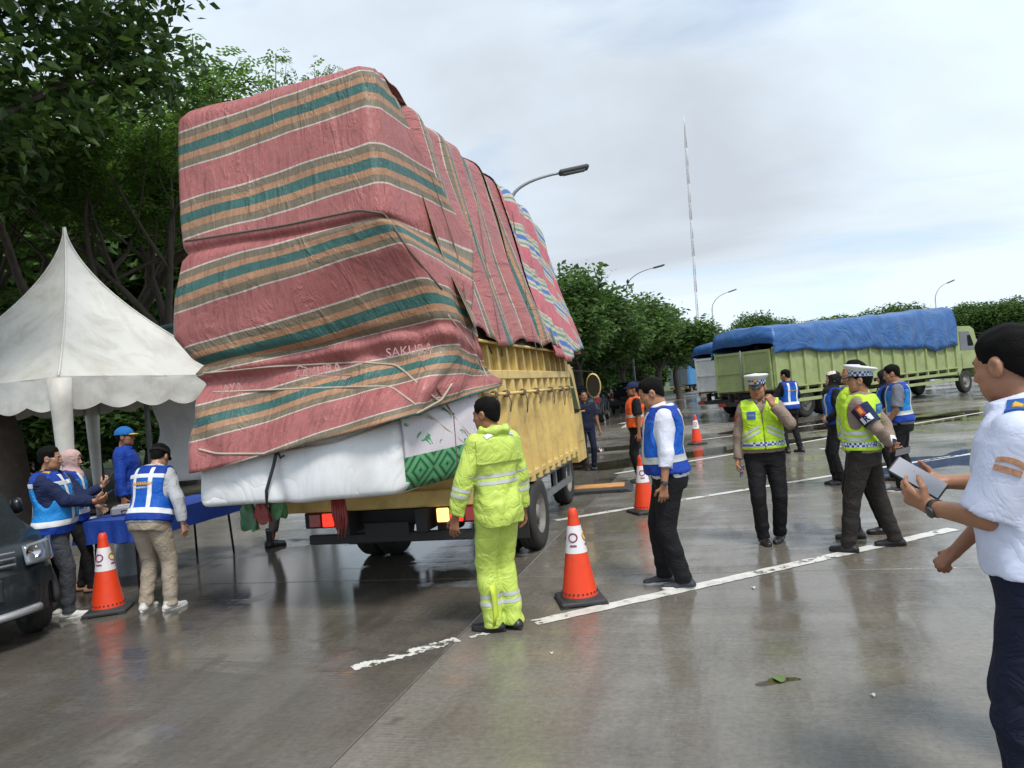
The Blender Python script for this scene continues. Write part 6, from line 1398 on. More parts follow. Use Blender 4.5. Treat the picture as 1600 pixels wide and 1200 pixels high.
    def topf(X, Y, Z):
        P0 = np.stack(np.broadcast_arrays(X, Y, Z), axis=-1) - hipc; q = P0 @ Rt + base; qx, qy, qz = q[..., 0], q[..., 1], q[..., 2]
        d = loft(qx, qy, qz, 0.006 + fit, hem, 1.475, wd, belly, flare=tp.get('flare', 0.0))
        d = smax(d, -cap(qx, qy, qz, (0, 0.012, 1.42), (0, 0.03, 1.60), 0.058, 0.075), 0.006)
        for s in (1, -1):
            A = AR[s]; e = None; r0, r1, r2 = 0.056 + fit * 0.7, 0.046 + fit, 0.034 + fit * 0.9
            u = cap(X, Y, Z, sh[s] + (sh[s] - tor((0, -0.012, 1.385))) * -0.12, A['E'], r0 + 0.004, r1)
            if slen <= 1.0:
                en = sh[s] + (A['E'] - sh[s]) * slen; u = cap(X, Y, Z, sh[s], A['E'], r0 + 0.004, r1 + 0.016); u = np.maximum(u, plane(X, Y, Z, en, unit(A['E'] - sh[s])))
            else:
                en = A['E'] + (A['W'] - A['E']) * (slen - 1); u = smin(u, np.maximum(cap(X, Y, Z, A['E'], A['W'], r1, r2), plane(X, Y, Z, en, unit(A['W'] - A['E']))), 0.012)
            d = smin(d, u, 0.030)
        return d + wrinkle(X, Y, Z, (0.0035 + fit * 0.16) * tp.get('wr', 1.0), seed + 3.0)
    q = np.array([sh[1], sh[-1], AR[1]['E'], AR[-1]['E'], AR[1]['W'], AR[-1]['W'], tor((0, 0, hem)), nb]); m_ = 0.19 + 0.05 * max(0, wd - 1) + fit + tp.get('flare', 0) * 0.4 + belly; lo, hi = q.min(0) - m_, q.max(0) + 0.12 + fit; hi[:2] += 0.08
    V, F = field(topf, lo, hi, res); 
    if tp.get('bands') or tp.get('armbands'):
        bd_ = tp.get('bands', []); cuts = [(tor((0, 0, z)), Rt @ V3(0, 0, 1)) for b in bd_ for z in b]; ab_ = tp.get('armbands', [])
        for s in (1, -1):
            dr = unit(AR[s]['W'] - AR[s]['E'])
            for b in ab_: cuts += [(AR[s]['E'] + dr * z, dr) for z in b]
        def tst(c, n):
            c = np.array(c); ct_ = Rt.T @ (c - hipc) + base
            for s in (1, -1):
                dr = unit(AR[s]['W'] - AR[s]['E']); t = (c - AR[s]['E']) @ dr; dist = np.linalg.norm(c - AR[s]['E'] - dr * t)
                if dist < 0.095 and -0.06 < t < 0.4 and abs(ct_[0]) > 0.17: return int(any(b[0] < t < b[1] for b in ab_))
            return int(any(b[0] < ct_[2] < b[1] for b in bd_))
        Vv, Nn, fc, sl = split_strips(V, F, cuts, tst); sh_ = mesh_from(tp.get('name', 'shirt'), Vv * k, fc, tm, None, root); Vs, fs = subset((Vv + Nn * 0.003) * k, [f for f, s_ in zip(fc, sl) if s_]); mesh_from('reflective_strip', Vs, fs, refl, None, sh_)
    else: sh_ = link(tp.get('name', 'shirt'), np_mesh('shirt', V * k, F, tm), root)
    out['shirt'] = sh_
    # collar
    if tp.get('collar', True):
        m = MB(); rows = []
        for z, g in ((-0.012, 1.16), (0.020, 1.0), (0.034, 1.0), (0.030, 1.07), (-0.006, 1.30)):
            rows.append([tor((0.066 * g * math.sin(a), 0.008 + 0.066 * g * math.cos(a) + 0.012, 1.455 + z - 0.016 * math.cos(a))) * k for a in [0.35 + (2 * math.pi - 0.7) * j / 24 for j in range(25)]])
        m.grid(rows); o = m.build('collar', tp.get('collar_mat', tm), sh_); so_ = o.modifiers.new('thickness', 'SOLIDIFY'); so_.thickness = 0.004
    # belt
    if lg.get('belt'):
        m = MB(); rows = []
        for z in (0.985, 1.022):
            rows.append([tor((x_, y_, z)) * k for x_, y_ in [((np.interp(z, TST[:, 0], TST[:, 1]) * wd + 0.022) * math.cos(a), (np.interp(z, TST[:, 0], TST[:, 2]) * (0.55 + 0.45 * wd) + belly * 0.42 + 0.022) * math.sin(a) + belly * 0.38) for a in [2 * math.pi * j / 40 for j in range(40)]]])
        m.grid(rows, closed_u=True); o = m.build('belt', lg['belt'], tr); so_ = o.modifiers.new('thickness', 'SOLIDIFY'); so_.thickness = 0.006
    # ---- vest (built in the torso's own frame so its tapes run true)
    if vest:
        vh = vest.get('hem', 0.90); vo = 0.020 + fit + vest.get('fit', 0.006)
        def vestf(X, Y, Z):
            d = loft(X, Y, Z, vo, vh, 1.462, wd, belly, flare=0.03); d = smin(d, np.maximum(cap(X, Y, Z, (-sw * 0.96, -0.012, 1.395), (sw * 0.96, -0.012, 1.395), 0.066 + fit * 0.5, 0.066 + fit * 0.5), np.maximum(np.abs(X) - sw * 1.02, 1.28 - Z)), 0.02)
            d = smax(d, -cap(X, Y, Z, (0, 0.0, 1.45), (0, 0.0, 1.65), 0.078, 0.12), 0.008); vv = np.maximum(np.abs(X) - 0.004 - 0.42 * np.clip(Z - 1.32, 0, 1), -(Y - 0.02)); d = np.maximum(d, -vv)
            ax_ = np.abs(X); d = smax(d, -np.maximum(ell(ax_, Y, Z, (sw + 0.05, 0.0, 1.27), (0.075, 0.115, 0.16)), -1), 0.012)
            if vest.get('panel'): d = np.maximum(d, np.abs(X) - vest['panel'])
            return d + wrinkle(X, Y, Z, 0.0045, seed + 5.0)
        V, F = field(vestf, (-0.36 * max(1, wd), -0.28, vh - 0.03), (0.36 * max(1, wd), 0.32 + belly, 1.52), res); kd = vest.get('kind', 'blue'); cuts, mats, test = [], [vest.get('mat', blue_v)], None
        b0, b1 = vest.get('band', (vh + 0.09, vh + 0.145)); vx0, vx1 = 0.075, 0.118
        if kd == 'blue':
            cuts = [((0, 0, z), (0, 0, 1)) for z in (b0, b1, 1.365, 1.325)] + [((x, 0, 0), (1, 0, 0)) for x in (vx0, vx1, -vx0, -vx1)]; mats = [vest.get('mat', blue_v), navy_v, refl_w if vest.get('white') else refl]
            def test(c, n):
                if b0 < c.z < b1: return 2
                if c.z < b0: return 1
                if vest.get('yoke') and 1.325 < c.z < 1.365: return 2
                if vx0 < abs(c.x) < vx1 and c.z < 1.43: return 2
                return 1 if c.z > 1.365 else 0
        elif kd == 'police':
            cuts = [((0, 0, z), (0, 0, 1)) for z in (vh + 0.03, vh + 0.078)] + [((0, 0, 1.16 + q), (sx * 0.55, 0, 1)) for q in (0, 0.028, 0.05, 0.078) for sx in (-1, 1)]; mats = [lime, checker, refl]
            def test(c, n):
                if vh + 0.03 < c.z < vh + 0.078: return 1
                t = c.z - 1.16 + 0.55 * abs(c.x)
                return 2 if (0 < t < 0.028 or 0.05 < t < 0.078) and abs(c.x) > 0.035 and 1.0 < c.z < 1.2 else 0
        elif kd == 'orange':
            cuts = [((0, 0, z), (0, 0, 1)) for z in (1.12, 1.17)]; mats = [orange_v, navy_v, refl]; test = lambda c, n: 2 if 1.12 < c.z < 1.17 and abs(c.x) > 0.06 else 0
        Vv, Nn, fc, sl = split_strips(V, F, cuts, test); strips = [i for i, s_ in enumerate(sl) if s_ == len(mats) - 1 and kd != 'x']
        vo_ = mesh_from('vest', torV(Vv) * k, fc, mats, [0 if (s_ == len(mats) - 1) else s_ for s_ in sl], root); Vs, fs = subset(torV(Vv + Nn * 0.0035) * k, [fc[i] for i in strips])
        if fs: mesh_from('reflective_strip', Vs, fs, mats[-1], None, vo_)
        out['vest'] = vo_
    # ---- hair or headgear, built in the head's frame
    def craniumf(X, Y, Z, o): return smin(ell(X, Y, Z, (0, -0.014, 0.030), (0.077 + o, 0.097 + o, 0.088 + o)), ell(X, Y, Z, (0, -0.03, -0.01), (0.068 + o, 0.072 + o, 0.085 + o)), 0.02)
    if hair:
        th_ = {'short': 0.0145, 'buzz': 0.0065, 'bob': 0.022}[hair]
        def hairf(X, Y, Z):
            d = craniumf(X, Y, Z, 0.0) + 0.0022 * np.sin(90 * X + 40 * Z) * np.sin(70 * Y + 31 * Z + 50 * X); ln = 0.030 + 1.05 * (Y - 0.012)
            ln = np.where(Y > 0.035, 0.054 + 0.55 * (Y - 0.035), ln); side = np.where(np.abs(X) > 0.05, np.where((Y > -0.03) & (Y < 0.055), 0.012, ln), ln); lim = {'short': -0.072, 'buzz': -0.068, 'bob': -0.15}[hair]
            ln = np.maximum(np.minimum(side, 0.075), lim); d = d - 0.0008 - th_ * np.clip((Z - ln) / 0.05, 0, 1) ** 1.1 * (0.12 + 0.88 * np.clip((Z - 0.015) / 0.07, 0, 1)); return smax(smax(d, ln - Z, 0.006), Y - 0.088, 0.01)
        V, F = field(hairf, (-0.12, -0.15, -0.2), (0.12, 0.12, 0.16), 0.006 if res < 0.011 else 0.008); link('hair', np_mesh('hair', hdV(V) * k, F, hair_m), root)
    if hat == 'police':
        m = MB(); el = lambda r_, z, t=0: [tuple(hdV(V3(r_ * 0.080 * math.cos(a), -0.012 + r_ * 0.098 * math.sin(a), z + 0.10 * t * 0.098 * math.sin(a)))[:] * k) for a in [2 * math.pi * j / 36 for j in range(36)]]
        def lv(r_, z, t=0.0): return [hdV(np.array([[r_ * 0.080 * math.cos(a), -0.012 + r_ * 0.098 * math.sin(a), z + t * math.sin(a)]]))[0] * k for a in [2 * math.pi * j / 36 for j in range(36)]]
        m.grid([lv(1.10, 0.045), lv(1.12, 0.06), lv(1.13, 0.092, 0.006)], mi=0, closed_u=True); m.grid([lv(1.13, 0.092, 0.006), lv(1.50, 0.122, 0.016), lv(1.52, 0.130, 0.018), lv(1.35, 0.140, 0.018), lv(0.8, 0.145, 0.012), lv(0.05, 0.146, 0.008)], mi=1, closed_u=True)
        cap_o = m.build('peaked_cap', [checker, mat('cap_white', (0.62, 0.65, 0.68), 0.5)], root)
        m = MB(); rows = []
        for g in range(5):
            f = g / 4; rows.append([hdV(np.array([[0.088 * (1 - 0.10 * f) * math.sin(a), -0.012 + (0.107 + 0.065 * f * math.cos(a) ** 0.7) * math.cos(a) , 0.052 - 0.034 * f * math.cos(a)]]))[0] * k for a in [-1.05 + 2.1 * j / 20 for j in range(21)]])
        m.grid(rows); o = m.build('visor', shoe_b, cap_o); so_ = o.modifiers.new('thickness', 'SOLIDIFY'); so_.thickness = 0.004
        m = MB(); c = hdV(np.array([[0, 0.110, 0.088]]))[0] * k; m.lathe([(0.003, 0.008), (0.016, 0.005), (0.018, 0)], 10, (0, 0, 0)); Mx = Matrix(Rh.tolist()).to_4x4(); m.v = [tuple((Mx @ Vector((a, c_, b))) + Vector(c)) for a, b, c_ in m.v]; m.build('badge', gold, cap_o)
    elif hat in ('blue_cap', 'black_cap', 'navy_cap'):
        cm = {'blue_cap': fabric('cap_blue', (0.015, 0.13, 0.40)), 'black_cap': black_c, 'navy_cap': navy_c}[hat]; bm_ = {'blue_cap': fabric('cap_gold', (0.55, 0.36, 0.05)), 'black_cap': black_c, 'navy_cap': navy_c}[hat]
        V, F = field(lambda X, Y, Z: np.maximum(craniumf(X, Y, Z, 0.020) + 0 * Z, 0.028 - Z), (-0.13, -0.16, 0.0), (0.13, 0.13, 0.18), 0.008); co_ = link('cap', np_mesh('cap', hdV(V) * k, F, cm), root); m = MB(); rows = []
        for g in range(5):
            f = g / 4; rows.append([hdV(np.array([[0.080 * math.sin(a), -0.005 + (0.095 + 0.075 * f) * math.cos(a), 0.036 + 0.012 * math.cos(a) - 0.012 * f]]))[0] * k for a in [-1.0 + 2.0 * j / 18 for j in range(19)]])
        m.grid(rows); o = m.build('brim', bm_, co_); so_ = o.modifiers.new('thickness', 'SOLIDIFY'); so_.thickness = 0.005
    elif isinstance(hat, tuple):      # headscarf: (material, under-scarf material or None)
        nk = Rh.T @ (nb - hc)
        def scarf(X, Y, Z):
            d = craniumf(X, Y, Z, 0.018); d = smin(d, ell(X, Y, Z, (0, 0.022, -0.045), (0.074, 0.074, 0.092)), 0.03); d = smin(d, cap(X, Y, Z, (0, -0.01, -0.08), nk + V3(0, 0, 0.0), 0.072, 0.085), 0.03)
            d = smin(d, ell(X, Y, Z, nk + V3(0, 0.035, -0.05), (0.150, 0.120, 0.10)), 0.05); d = smin(d, ell(X, Y, Z, nk + V3(0, 0.10, -0.13), (0.085, 0.05, 0.13)), 0.04)
            d = smax(d, -ell(X, Y, Z, (0, 0.105, -0.012), (0.056, 0.075, 0.078)), 0.008); return d + wrinkle(X, Y, Z, 0.004, seed + 2)
        V, F = field(scarf, (-0.2, -0.18, -0.48), (0.2, 0.24, 0.17), 0.008); ct = V[F].mean(axis=1); sl = ((ct[:, 2] > 0.055 + 0.3 * (0.1 - ct[:, 1])) & (ct[:, 1] > -0.02)).astype(int) if len(hat) > 1 and hat[1] else np.zeros(len(F), int)
        link('headscarf', np_mesh('headscarf', hdV(V) * k, F, [hat[0], hat[1] if len(hat) > 1 and hat[1] else hat[0]], sl), root)
    Mr = Matrix.Translation(loc) @ Matrix.Rotation(-heading, 4, 'Z'); out['M'] = Mr; out['w'] = lambda p: Mr @ Vector([float(c) * k for c in p]); out['tor'] = tor; out['hd'] = lambda p: hc + Rh @ np.array(p, float); out['Rt'] = Rt; out['Rh'] = Rh; out['sh'] = sh; out['LG'] = LG
    return out
def torso_frame(o, p, xdir, zdir):
    """matrix on the torso surface, in the person's own space"""
    k = o['k']; return frame(o['tor'](p) * k, o['Rt'] @ V3(*xdir), o['Rt'] @ V3(*zdir))
def phone(o, c, xd, yd, label, size=(0.075, 0.155, 0.008), case=None):
    """slab phone held in a hand; c in the person's space"""
    k = o['k']; z = np.cross(unit(xd), unit(yd)); m3 = Matrix((unit(xd), unit(yd), z)).transposed(); r = empty('phone', (0, 0, 0), 0, label, 'phone'); r.matrix_world = o['M'] @ (Matrix.Translation(Vector([float(t) * k for t in c])) @ m3.to_4x4())
    m = MB(); m.box((0, 0, 0), (size[0] / 2, size[1] / 2, size[2] / 2), bev=0.004); b = m.build('case', case or shoe_b, r); m = MB(); m.box((0, 0, size[2] / 2 + 0.0006), (size[0] / 2 - 0.004, size[1] / 2 - 0.006, 0.0006)); m.build('screen', glass_mat('phone_screen', (0.30, 0.30, 0.33), 0.1) if 'phone_screen' not in MATS else MATS['phone_screen'], r); return r
def watch(o, s):
    A = o[s]; k = o['k']; d = unit(A['W'] - A['E']); c = A['W'] - d * 0.022; u = unit(np.cross(d, A['n'])); v = np.cross(d, u); m = MB(); rows = []
    for t in (-0.011, 0.011): rows.append([(c + d * t + (u * math.cos(a) + v * math.sin(a)) * 0.031) * k for a in [2 * math.pi * j / 24 for j in range(24)]])
    m.grid(rows, closed_u=True); w = m.build('watch', shoe_b, o['root']); sd = w.modifiers.new('thickness', 'SOLIDIFY'); sd.thickness = 0.005
    bk = -A['n']; m = MB(); fc = c + bk * 0.034; rows = [[(fc + bk * hgt + (unit(np.cross(bk, d)) * math.cos(a) + d * math.sin(a)) * r_) * k for a in [2 * math.pi * j / 20 for j in range(20)]] for r_, hgt in ((0.019, -0.004), (0.020, 0.004), (0.016, 0.006), (0.001, 0.0055))]; m.grid(rows, closed_u=True); m.build('watch_face', mat('watch_dial', (0.05, 0.055, 0.06), 0.25), w)
# ------------------------------------------------------------------ the cast
HDG = lambda d: R(d)
# 1 man in yellow rain suit, back three-quarters to the camera
o = person('man in a lime yellow rain suit standing with his back turned beside the truck tail', G(795, 984), HDG(-38), 1.69, 0.90, 0.0, 'b', head=(R(-26), R(-6)), res=0.0085, seed=1,
    arms={1: dict(w=(0.27, 0.04, 0.80)), -1: dict(w=(-0.33, 0.12, 0.80), hint=(-0.8, -0.7, 0), f=(-0.12, 0.1, -1), n=(0.8, 0.5, 0), curl=0.35)}, feet={1: (0.07, 0.02, 0.1), -1: (-0.07, 0.08, -0.5)},
    top=dict(mat=rain, hem=0.79, fit=0.024, flare=0.04, sleeve=1.93, collar=False, bands=[(1.09, 1.115), (1.14, 1.165)], armbands=[(0.03, 0.055), (0.075, 0.10)], name='rain_jacket'),
    legs=dict(mat=rain, loose=0.018, end=0.035, bands=[(0.20, 0.228), (0.25, 0.278)]), shoes=dict(mat=shoe_b), hair='short')
k = o['k']
# folded hood on the shoulders and the storm flap across the back
m = MB(); rows = []
for q, (r_, z, y) in enumerate(((0.085, 1.435, 0.0), (0.115, 1.44, -0.02), (0.125, 1.47, -0.035), (0.11, 1.50, -0.035), (0.085, 1.505, -0.02), (0.075, 1.48, -0.005))):
    rows.append([o['tor']((r_ * math.sin(a) * 1.02, y - r_ * math.cos(a) * (1.05 if math.cos(a) > 0 else 0.75) + 0.01, z - 0.03 * (math.cos(a) < -0.2) + 0.012 * math.sin(5 * a + q))) * k for a in [2 * math.pi * j / 36 for j in range(36)]])
m.grid(rows, closed_u=True); m.build('hood', rain, o['shirt'])
bv_ = bvh_of(o['shirt'])
patch(0.40, 0.17, torso_frame(o, (0, -0.12, 1.33), (1, 0, 0), (0, -1, 0.1)), rain, o['shirt'], 'storm_flap', bv_, 0.012, 14, 6, None, 0.004)
for sx in (-1, 1): patch(0.055, 0.035, torso_frame(o, (sx * 0.10, -0.08, 1.42), (1, sx * 0.2, -0.35 * sx), (0, -0.75, 0.65)), refl, o['shirt'], 'shoulder_strip', bv_, 0.010, 4, 3)
m = MB(); An = o['LG'][-1]; base_ = An[2]; m.grid([[V3(base_[0] - 0.055 + dx + 0.012 * math.sin(j), base_[1] - 0.066 - 0.004 * (j % 2) - 0.003 * j, 0.06 + 0.075 * j) * k for dx in (0, 0.045)] for j in range(5)]); so_ = m.build('ankle_strap', mat('strap_yellow', (0.54, 0.66, 0.06), 0.5), o['root']); so_.modifiers.new('thickness', 'SOLIDIFY').thickness = 0.003

# 2 man in white shirt, blue vest, head bowed, facing left
o = person('man in white shirt and blue reflective vest with head bowed, black trousers', G(1060, 914), HDG(-82), 1.74, 1.16, 0.045, 'a', head=(R(0), R(-22)), res=0.0085, seed=2, lean=R(2),
    arms={1: dict(w=(0.26, 0.05, 0.82)), -1: dict(w=(-0.27, 0.06, 0.82), hint=(-0.4, -1, 0), f=(0.02, 0.12, -1), n=(0.9, 0.1, 0), curl=0.45)}, feet={1: (0.10, 0.10, -0.1), -1: (-0.10, -0.04, 0.05)},
    top=dict(mat=white_c, hem=0.90, fit=0.014, sleeve=1.45), vest=dict(kind='blue', hem=0.93), legs=dict(mat=black_c, loose=0.010), shoes=dict(mat=shoe_g, sole=sole_w), hair='short')
watch(o, -1); bv_ = bvh_of(o['vest']); lettering('JASAMARGA', 0.036, torso_frame(o, (0.0, -0.15, 1.285), (1, 0, 0), (0, -1, 0)), patch_or, o['vest'], surf=bv_, bold=0.001); lettering('TOLLROAD', 0.022, torso_frame(o, (0.0, -0.15, 1.25), (1, 0, 0), (0, -1, 0)), refl_w, o['vest'], surf=bv_)
patch(0.045, 0.075, torso_frame(o, (-0.135, 0.0, 1.45), (0, 1, 0), (-0.3, 0, 1)), gold, o['vest'], 'shoulder_board', bv_, 0.004, 4, 4)

# 3 traffic officer with cap, raised hand
o = person('traffic officer in white cap and lime vest raising a hand to his mouth', G(1206, 846), HDG(193), 1.66, 1.10, 0.03, 'a', head=(R(14), R(-8)), res=0.009, seed=3,
    arms={1: dict(w=(0.27, 0.04, 0.83), f=(0, 0.2, -1), n=(-0.8, 0.4, 0), curl=0.7), -1: dict(w=(-0.10, 0.235, 1.41), hint=(-0.75, -0.1, -1), f=(0.35, -0.1, 1), n=(0.4, -0.9, 0), curl=0.95)}, feet={1: (0.09, 0.06, -0.2), -1: (-0.08, -0.04, 0.35)},
    top=dict(mat=taupe_c, hem=0.93, fit=0.012, sleeve=1.93), vest=dict(kind='police', hem=0.965), legs=dict(mat=black_c, belt=shoe_b, loose=0.008), shoes=dict(mat=shoe_b), hat='police', hair='short')
bv_ = bvh_of(o['vest']); patch(0.085, 0.075, torso_frame(o, (0.105, 0.15, 1.315), (-1, 0, 0), (0.2, 1, 0)), patch_bl, o['vest'], 'chest_patch', bv_); lettering('POLISI', 0.022, torso_frame(o, (0.105, 0.15, 1.315), (-1, 0, 0), (0.2, 1, 0)), gold, o['vest'], surf=bv_, off=0.007)
patch(0.07, 0.075, frame((o['sh'][1] * 0.62 + o[1]['E'] * 0.38) * o['k'], (0, 1, 0), (1, 0.35, 0.1)), patch_rd, o['shirt'], 'sleeve_badge', bvh_of(o['shirt']), 0.003, 6, 6, lambda x, y: (x * (0.5 + y / 0.075), y))
ph = phone(o, o[1]['W'] + o[1]['f'] * 0.11 + o[1]['n'] * 0.03, (0.5, 1, 0), (0.25, 0.0, -1), 'blue phone held at the side of the officer raising a hand', (0.07, 0.11, 0.014), mat('phone_blue', (0.015, 0.06, 0.35), 0.4))

# 4 bare-headed officer behind, looking left
o = person('tall bare-headed officer in lime vest looking up behind the capped officer', G(1352, 838), HDG(-72), 1.72, 1.05, 0.02, 'a', head=(R(-2), R(10)), res=0.010, seed=4, arms={1: dict(w=(0.26, 0.0, 0.82)), -1: dict(w=(-0.25, 0.02, 0.82))}, feet={1: (0.12, -0.20, -0.1), -1: (-0.08, 0.10, 0.1)},
    top=dict(mat=taupe_c, hem=0.93, fit=0.010, sleeve=1.93), vest=dict(kind='police', hem=0.96), legs=dict(mat=black_c, belt=refl), shoes=dict(mat=shoe_b), hair='short')
# 5 capped officer with armband, hands clasped behind
o = person('capped officer with a dark R armband holding his hands behind his back', G(1362, 858), HDG(-52), 1.65, 1.12, 0.03, 'a', head=(R(-14), R(4)), res=0.0085, seed=5, lean=R(-2),
    arms={1: dict(w=(0.03, -0.25, 0.95), hint=(1.0, -0.3, 0), f=(-0.8, -0.5, -0.25), n=(0, -1, 0.2), curl=0.8), -1: dict(w=(-0.03, -0.24, 0.98), hint=(-1.0, -0.3, 0), f=(0.8, -0.45, -0.3), n=(0, 0.8, 0.4), curl=0.8)}, feet={1: (0.20, -0.16, -0.25), -1: (-0.16, 0.17, 0.12)},
    top=dict(mat=taupe_c, hem=0.93, fit=0.012, sleeve=1.92), vest=dict(kind='police', hem=0.955), legs=dict(mat=brown_c, belt=shoe_b, loose=0.010), shoes=dict(mat=shoe_b), hat='police', hair='short')
k = o['k']; bv_ = bvh_of(o['vest']); patch(0.19, 0.085, torso_frame(o, (0.0, -0.15, 1.33), (1, 0, 0), (0, -1, 0)), patch_bl, o['vest'], 'back_patch', bv_); lettering('POLISI', 0.060, torso_frame(o, (0.0, -0.15, 1.33), (1, 0, 0), (0, -1, 0)), mat('print_teal', (0.06, 0.30, 0.45), 0.5), o['vest'], surf=bv_, off=0.007, bold=0.001)
for f0, f1, mt_, nm in ((0.12, 0.78, navy_c, 'armband'),):
    A = o[-1]; S_ = o['sh'][-1]; d = unit(A['E'] - S_); u = unit(np.cross(d, (0, 1, 0))); v = np.cross(d, u); m = MB(); L = np.linalg.norm(A['E'] - S_)
    m.grid([[(S_ + d * L * f + (u * math.cos(a) + v * math.sin(a)) * (0.088 - 0.012 * f)) * k for a in [2 * math.pi * j / 28 for j in range(28)]] for f in (f0, 0.3, 0.45, 0.6, f1)], closed_u=True); ab_o = m.build(nm, mt_, o['shirt'])
    bva = bvh_of(ab_o); nrm = unit(V3(-1, 0.05, 0.1)); ce = (S_ + d * L * 0.60 + nrm * 0.08) * k; fr_ = frame(ce, np.cross(-d, nrm), nrm); patch(0.10, 0.060, fr_, refl_w, ab_o, 'armband_panel', bva, 0.003); lettering('R', 0.075, fr_, navy_c, ab_o, surf=bva, off=0.006, bold=0.003)
    ce = (S_ + d * L * 0.30 + nrm * 0.085) * k; fr_ = frame(ce, np.cross(-d, nrm), nrm); patch(0.055, 0.085, fr_, patch_rd, ab_o, 'armband_badge', bva, 0.003); patch(0.03, 0.05, fr_, gold, ab_o, 'badge_emblem', bva, 0.006)
for s in (1, -1):
    A = o[s]; d = unit(A['W'] - A['E']); u = unit(np.cross(d, (0, 0, 1))); v = np.cross(d, u); m = MB(); m.grid([[(A['W'] - d * t + (u * math.cos(a) + v * math.sin(a)) * (0.047 + 0.02 * t)) * k for a in [2 * math.pi * j / 24 for j in range(24)]] for t in (0.02, 0.07, 0.13, 0.17)], closed_u=True); cf = m.build('cuff_guard', navy_c, o['shirt']); m = MB(); m.grid([[(A['W'] - d * t + (u * math.cos(a) + v * math.sin(a)) * (0.050 + 0.02 * t)) * k for a in [2 * math.pi * j / 24 for j in range(24)]] for t in (0.07, 0.11)], closed_u=True); m.build('cuff_stripe', refl_w, cf)
ph = phone(o, o[1]['W'] + o[1]['f'] * 0.10 + V3(0, -0.04, 0.0), (0.3, 0.3, -1), (0.6, -0.8, 0.2), 'black phone held behind the back of the capped officer with armband', (0.07, 0.15, 0.010))
o5 = o
# 6 woman in black with patterned scarf
o = person('woman in black headscarf with a pale patterned front and blue vest', G(1314, 756), HDG(-78), 1.60, 0.95, 0.0, 'c', head=(R(-5), R(8)), res=0.011, seed=6, arms={1: dict(w=(0.22, 0.0, 0.82)), -1: dict(w=(-0.13, 0.15, 0.98), hint=(-0.9, -0.7, -0.2), f=(0.9, 0.3, 0.05), n=(0, -0.9, 0.2), curl=0.5)}, feet={1: (0.09, 0.05, -0.1), -1: (-0.08, 0.0, 0.1)},
    top=dict(mat=black_c, hem=0.82, fit=0.018, sleeve=1.9, collar=False), vest=dict(kind='blue', hem=0.92), legs=dict(mat=black_c), shoes=dict(mat=shoe_b), hat=(black_c, patt_c), hair=None)
# 7 woman in black headscarf behind
o = person('woman in a plain black headscarf standing beside the man in grey shirt', P(1384, 600, 10.6).xy.to_3d(), HDG(-60), 1.56, 0.95, 0.0, 'c', head=(R(-10), R(-5)), res=0.012, seed=7, top=dict(mat=black_c, hem=0.82, fit=0.018, sleeve=1.9, collar=False), vest=dict(kind='blue', hem=0.92), legs=dict(mat=black_c), shoes=dict(mat=shoe_b), hat=(black_c,), hair=None)
# 8 man in grey shirt and blue vest
o = person('man in grey short-sleeved shirt and blue vest looking down at something', G(1418, 766), HDG(-64), 1.63, 1.05, 0.02, 'a', head=(R(-4), R(-14)), res=0.0095, seed=8, lean=R(3), arms={1: dict(w=(0.10, 0.30, 1.02), hint=(1, -0.8, -0.3), n=(-0.5, 0, 0.6), curl=0.6), -1: dict(w=(-0.17, 0.20, 0.90), hint=(-0.7, -1, -0.2), n=(0.6, 0.2, 0.5), curl=0.5)}, feet={1: (0.10, -0.10, -0.2), -1: (-0.10, 0.08, 0.1)},
    top=dict(mat=grey_c, hem=0.90, fit=0.014, sleeve=0.86), vest=dict(kind='blue', hem=0.94, mat=sky_v), legs=dict(mat=black_c), shoes=dict(mat=shoe_g, sole=sole_w), hair='short')
bv_ = bvh_of(o['vest']); patch(0.045, 0.07, torso_frame(o, (-0.13, 0.0, 1.45), (0, 1, 0), (-0.3, 0, 1)), gold, o['vest'], 'shoulder_board', bv_, 0.004, 4, 4)
# 9 man in blue vest by the green truck, seen from behind
o = person('man in blue vest with his back turned beside the green truck gate', G(1240, 707), HDG(-20), 1.68, 1.0, 0.0, 'a', head=(R(-25), R(-10)), res=0.012, seed=9, top=dict(mat=black_c, hem=0.9, fit=0.012, sleeve=1.9), vest=dict(kind='blue', hem=0.90, white=True), legs=dict(mat=black_c), shoes=dict(mat=shoe_b), hair='short', arms={1: dict(w=(0.16, 0.26, 1.05), hint=(1, -0.5, -0.4)), -1: dict(w=(-0.16, 0.26, 1.05), hint=(-1, -0.5, -0.4))}, feet={1: (0.14, -0.05, -0.1), -1: (-0.12, 0.05, 0.1)})
bv_ = bvh_of(o['vest']); lettering('JASAMARGA', 0.034, torso_frame(o, (0.0, -0.15, 1.27), (1, 0, 0), (0, -1, 0)), patch_or, o['vest'], surf=bv_, bold=0.001)
# 10 officer in orange vest and peaked navy cap
o = person('officer in orange vest and navy cap standing behind the blue-vested man', G(1002, 753), HDG(-88), 1.70, 1.05, 0.02, 'b', head=(R(-5), R(0)), res=0.011, seed=10, top=dict(mat=black_c, hem=0.9, fit=0.012, sleeve=0.8), vest=dict(kind='orange', hem=0.95), legs=dict(mat=black_c), shoes=dict(mat=shoe_b), hat='navy_cap', hair='short', arms={1: dict(w=(0.25, 0.0, 0.82)), -1: dict(w=(-0.26, 0.0, 0.82))})
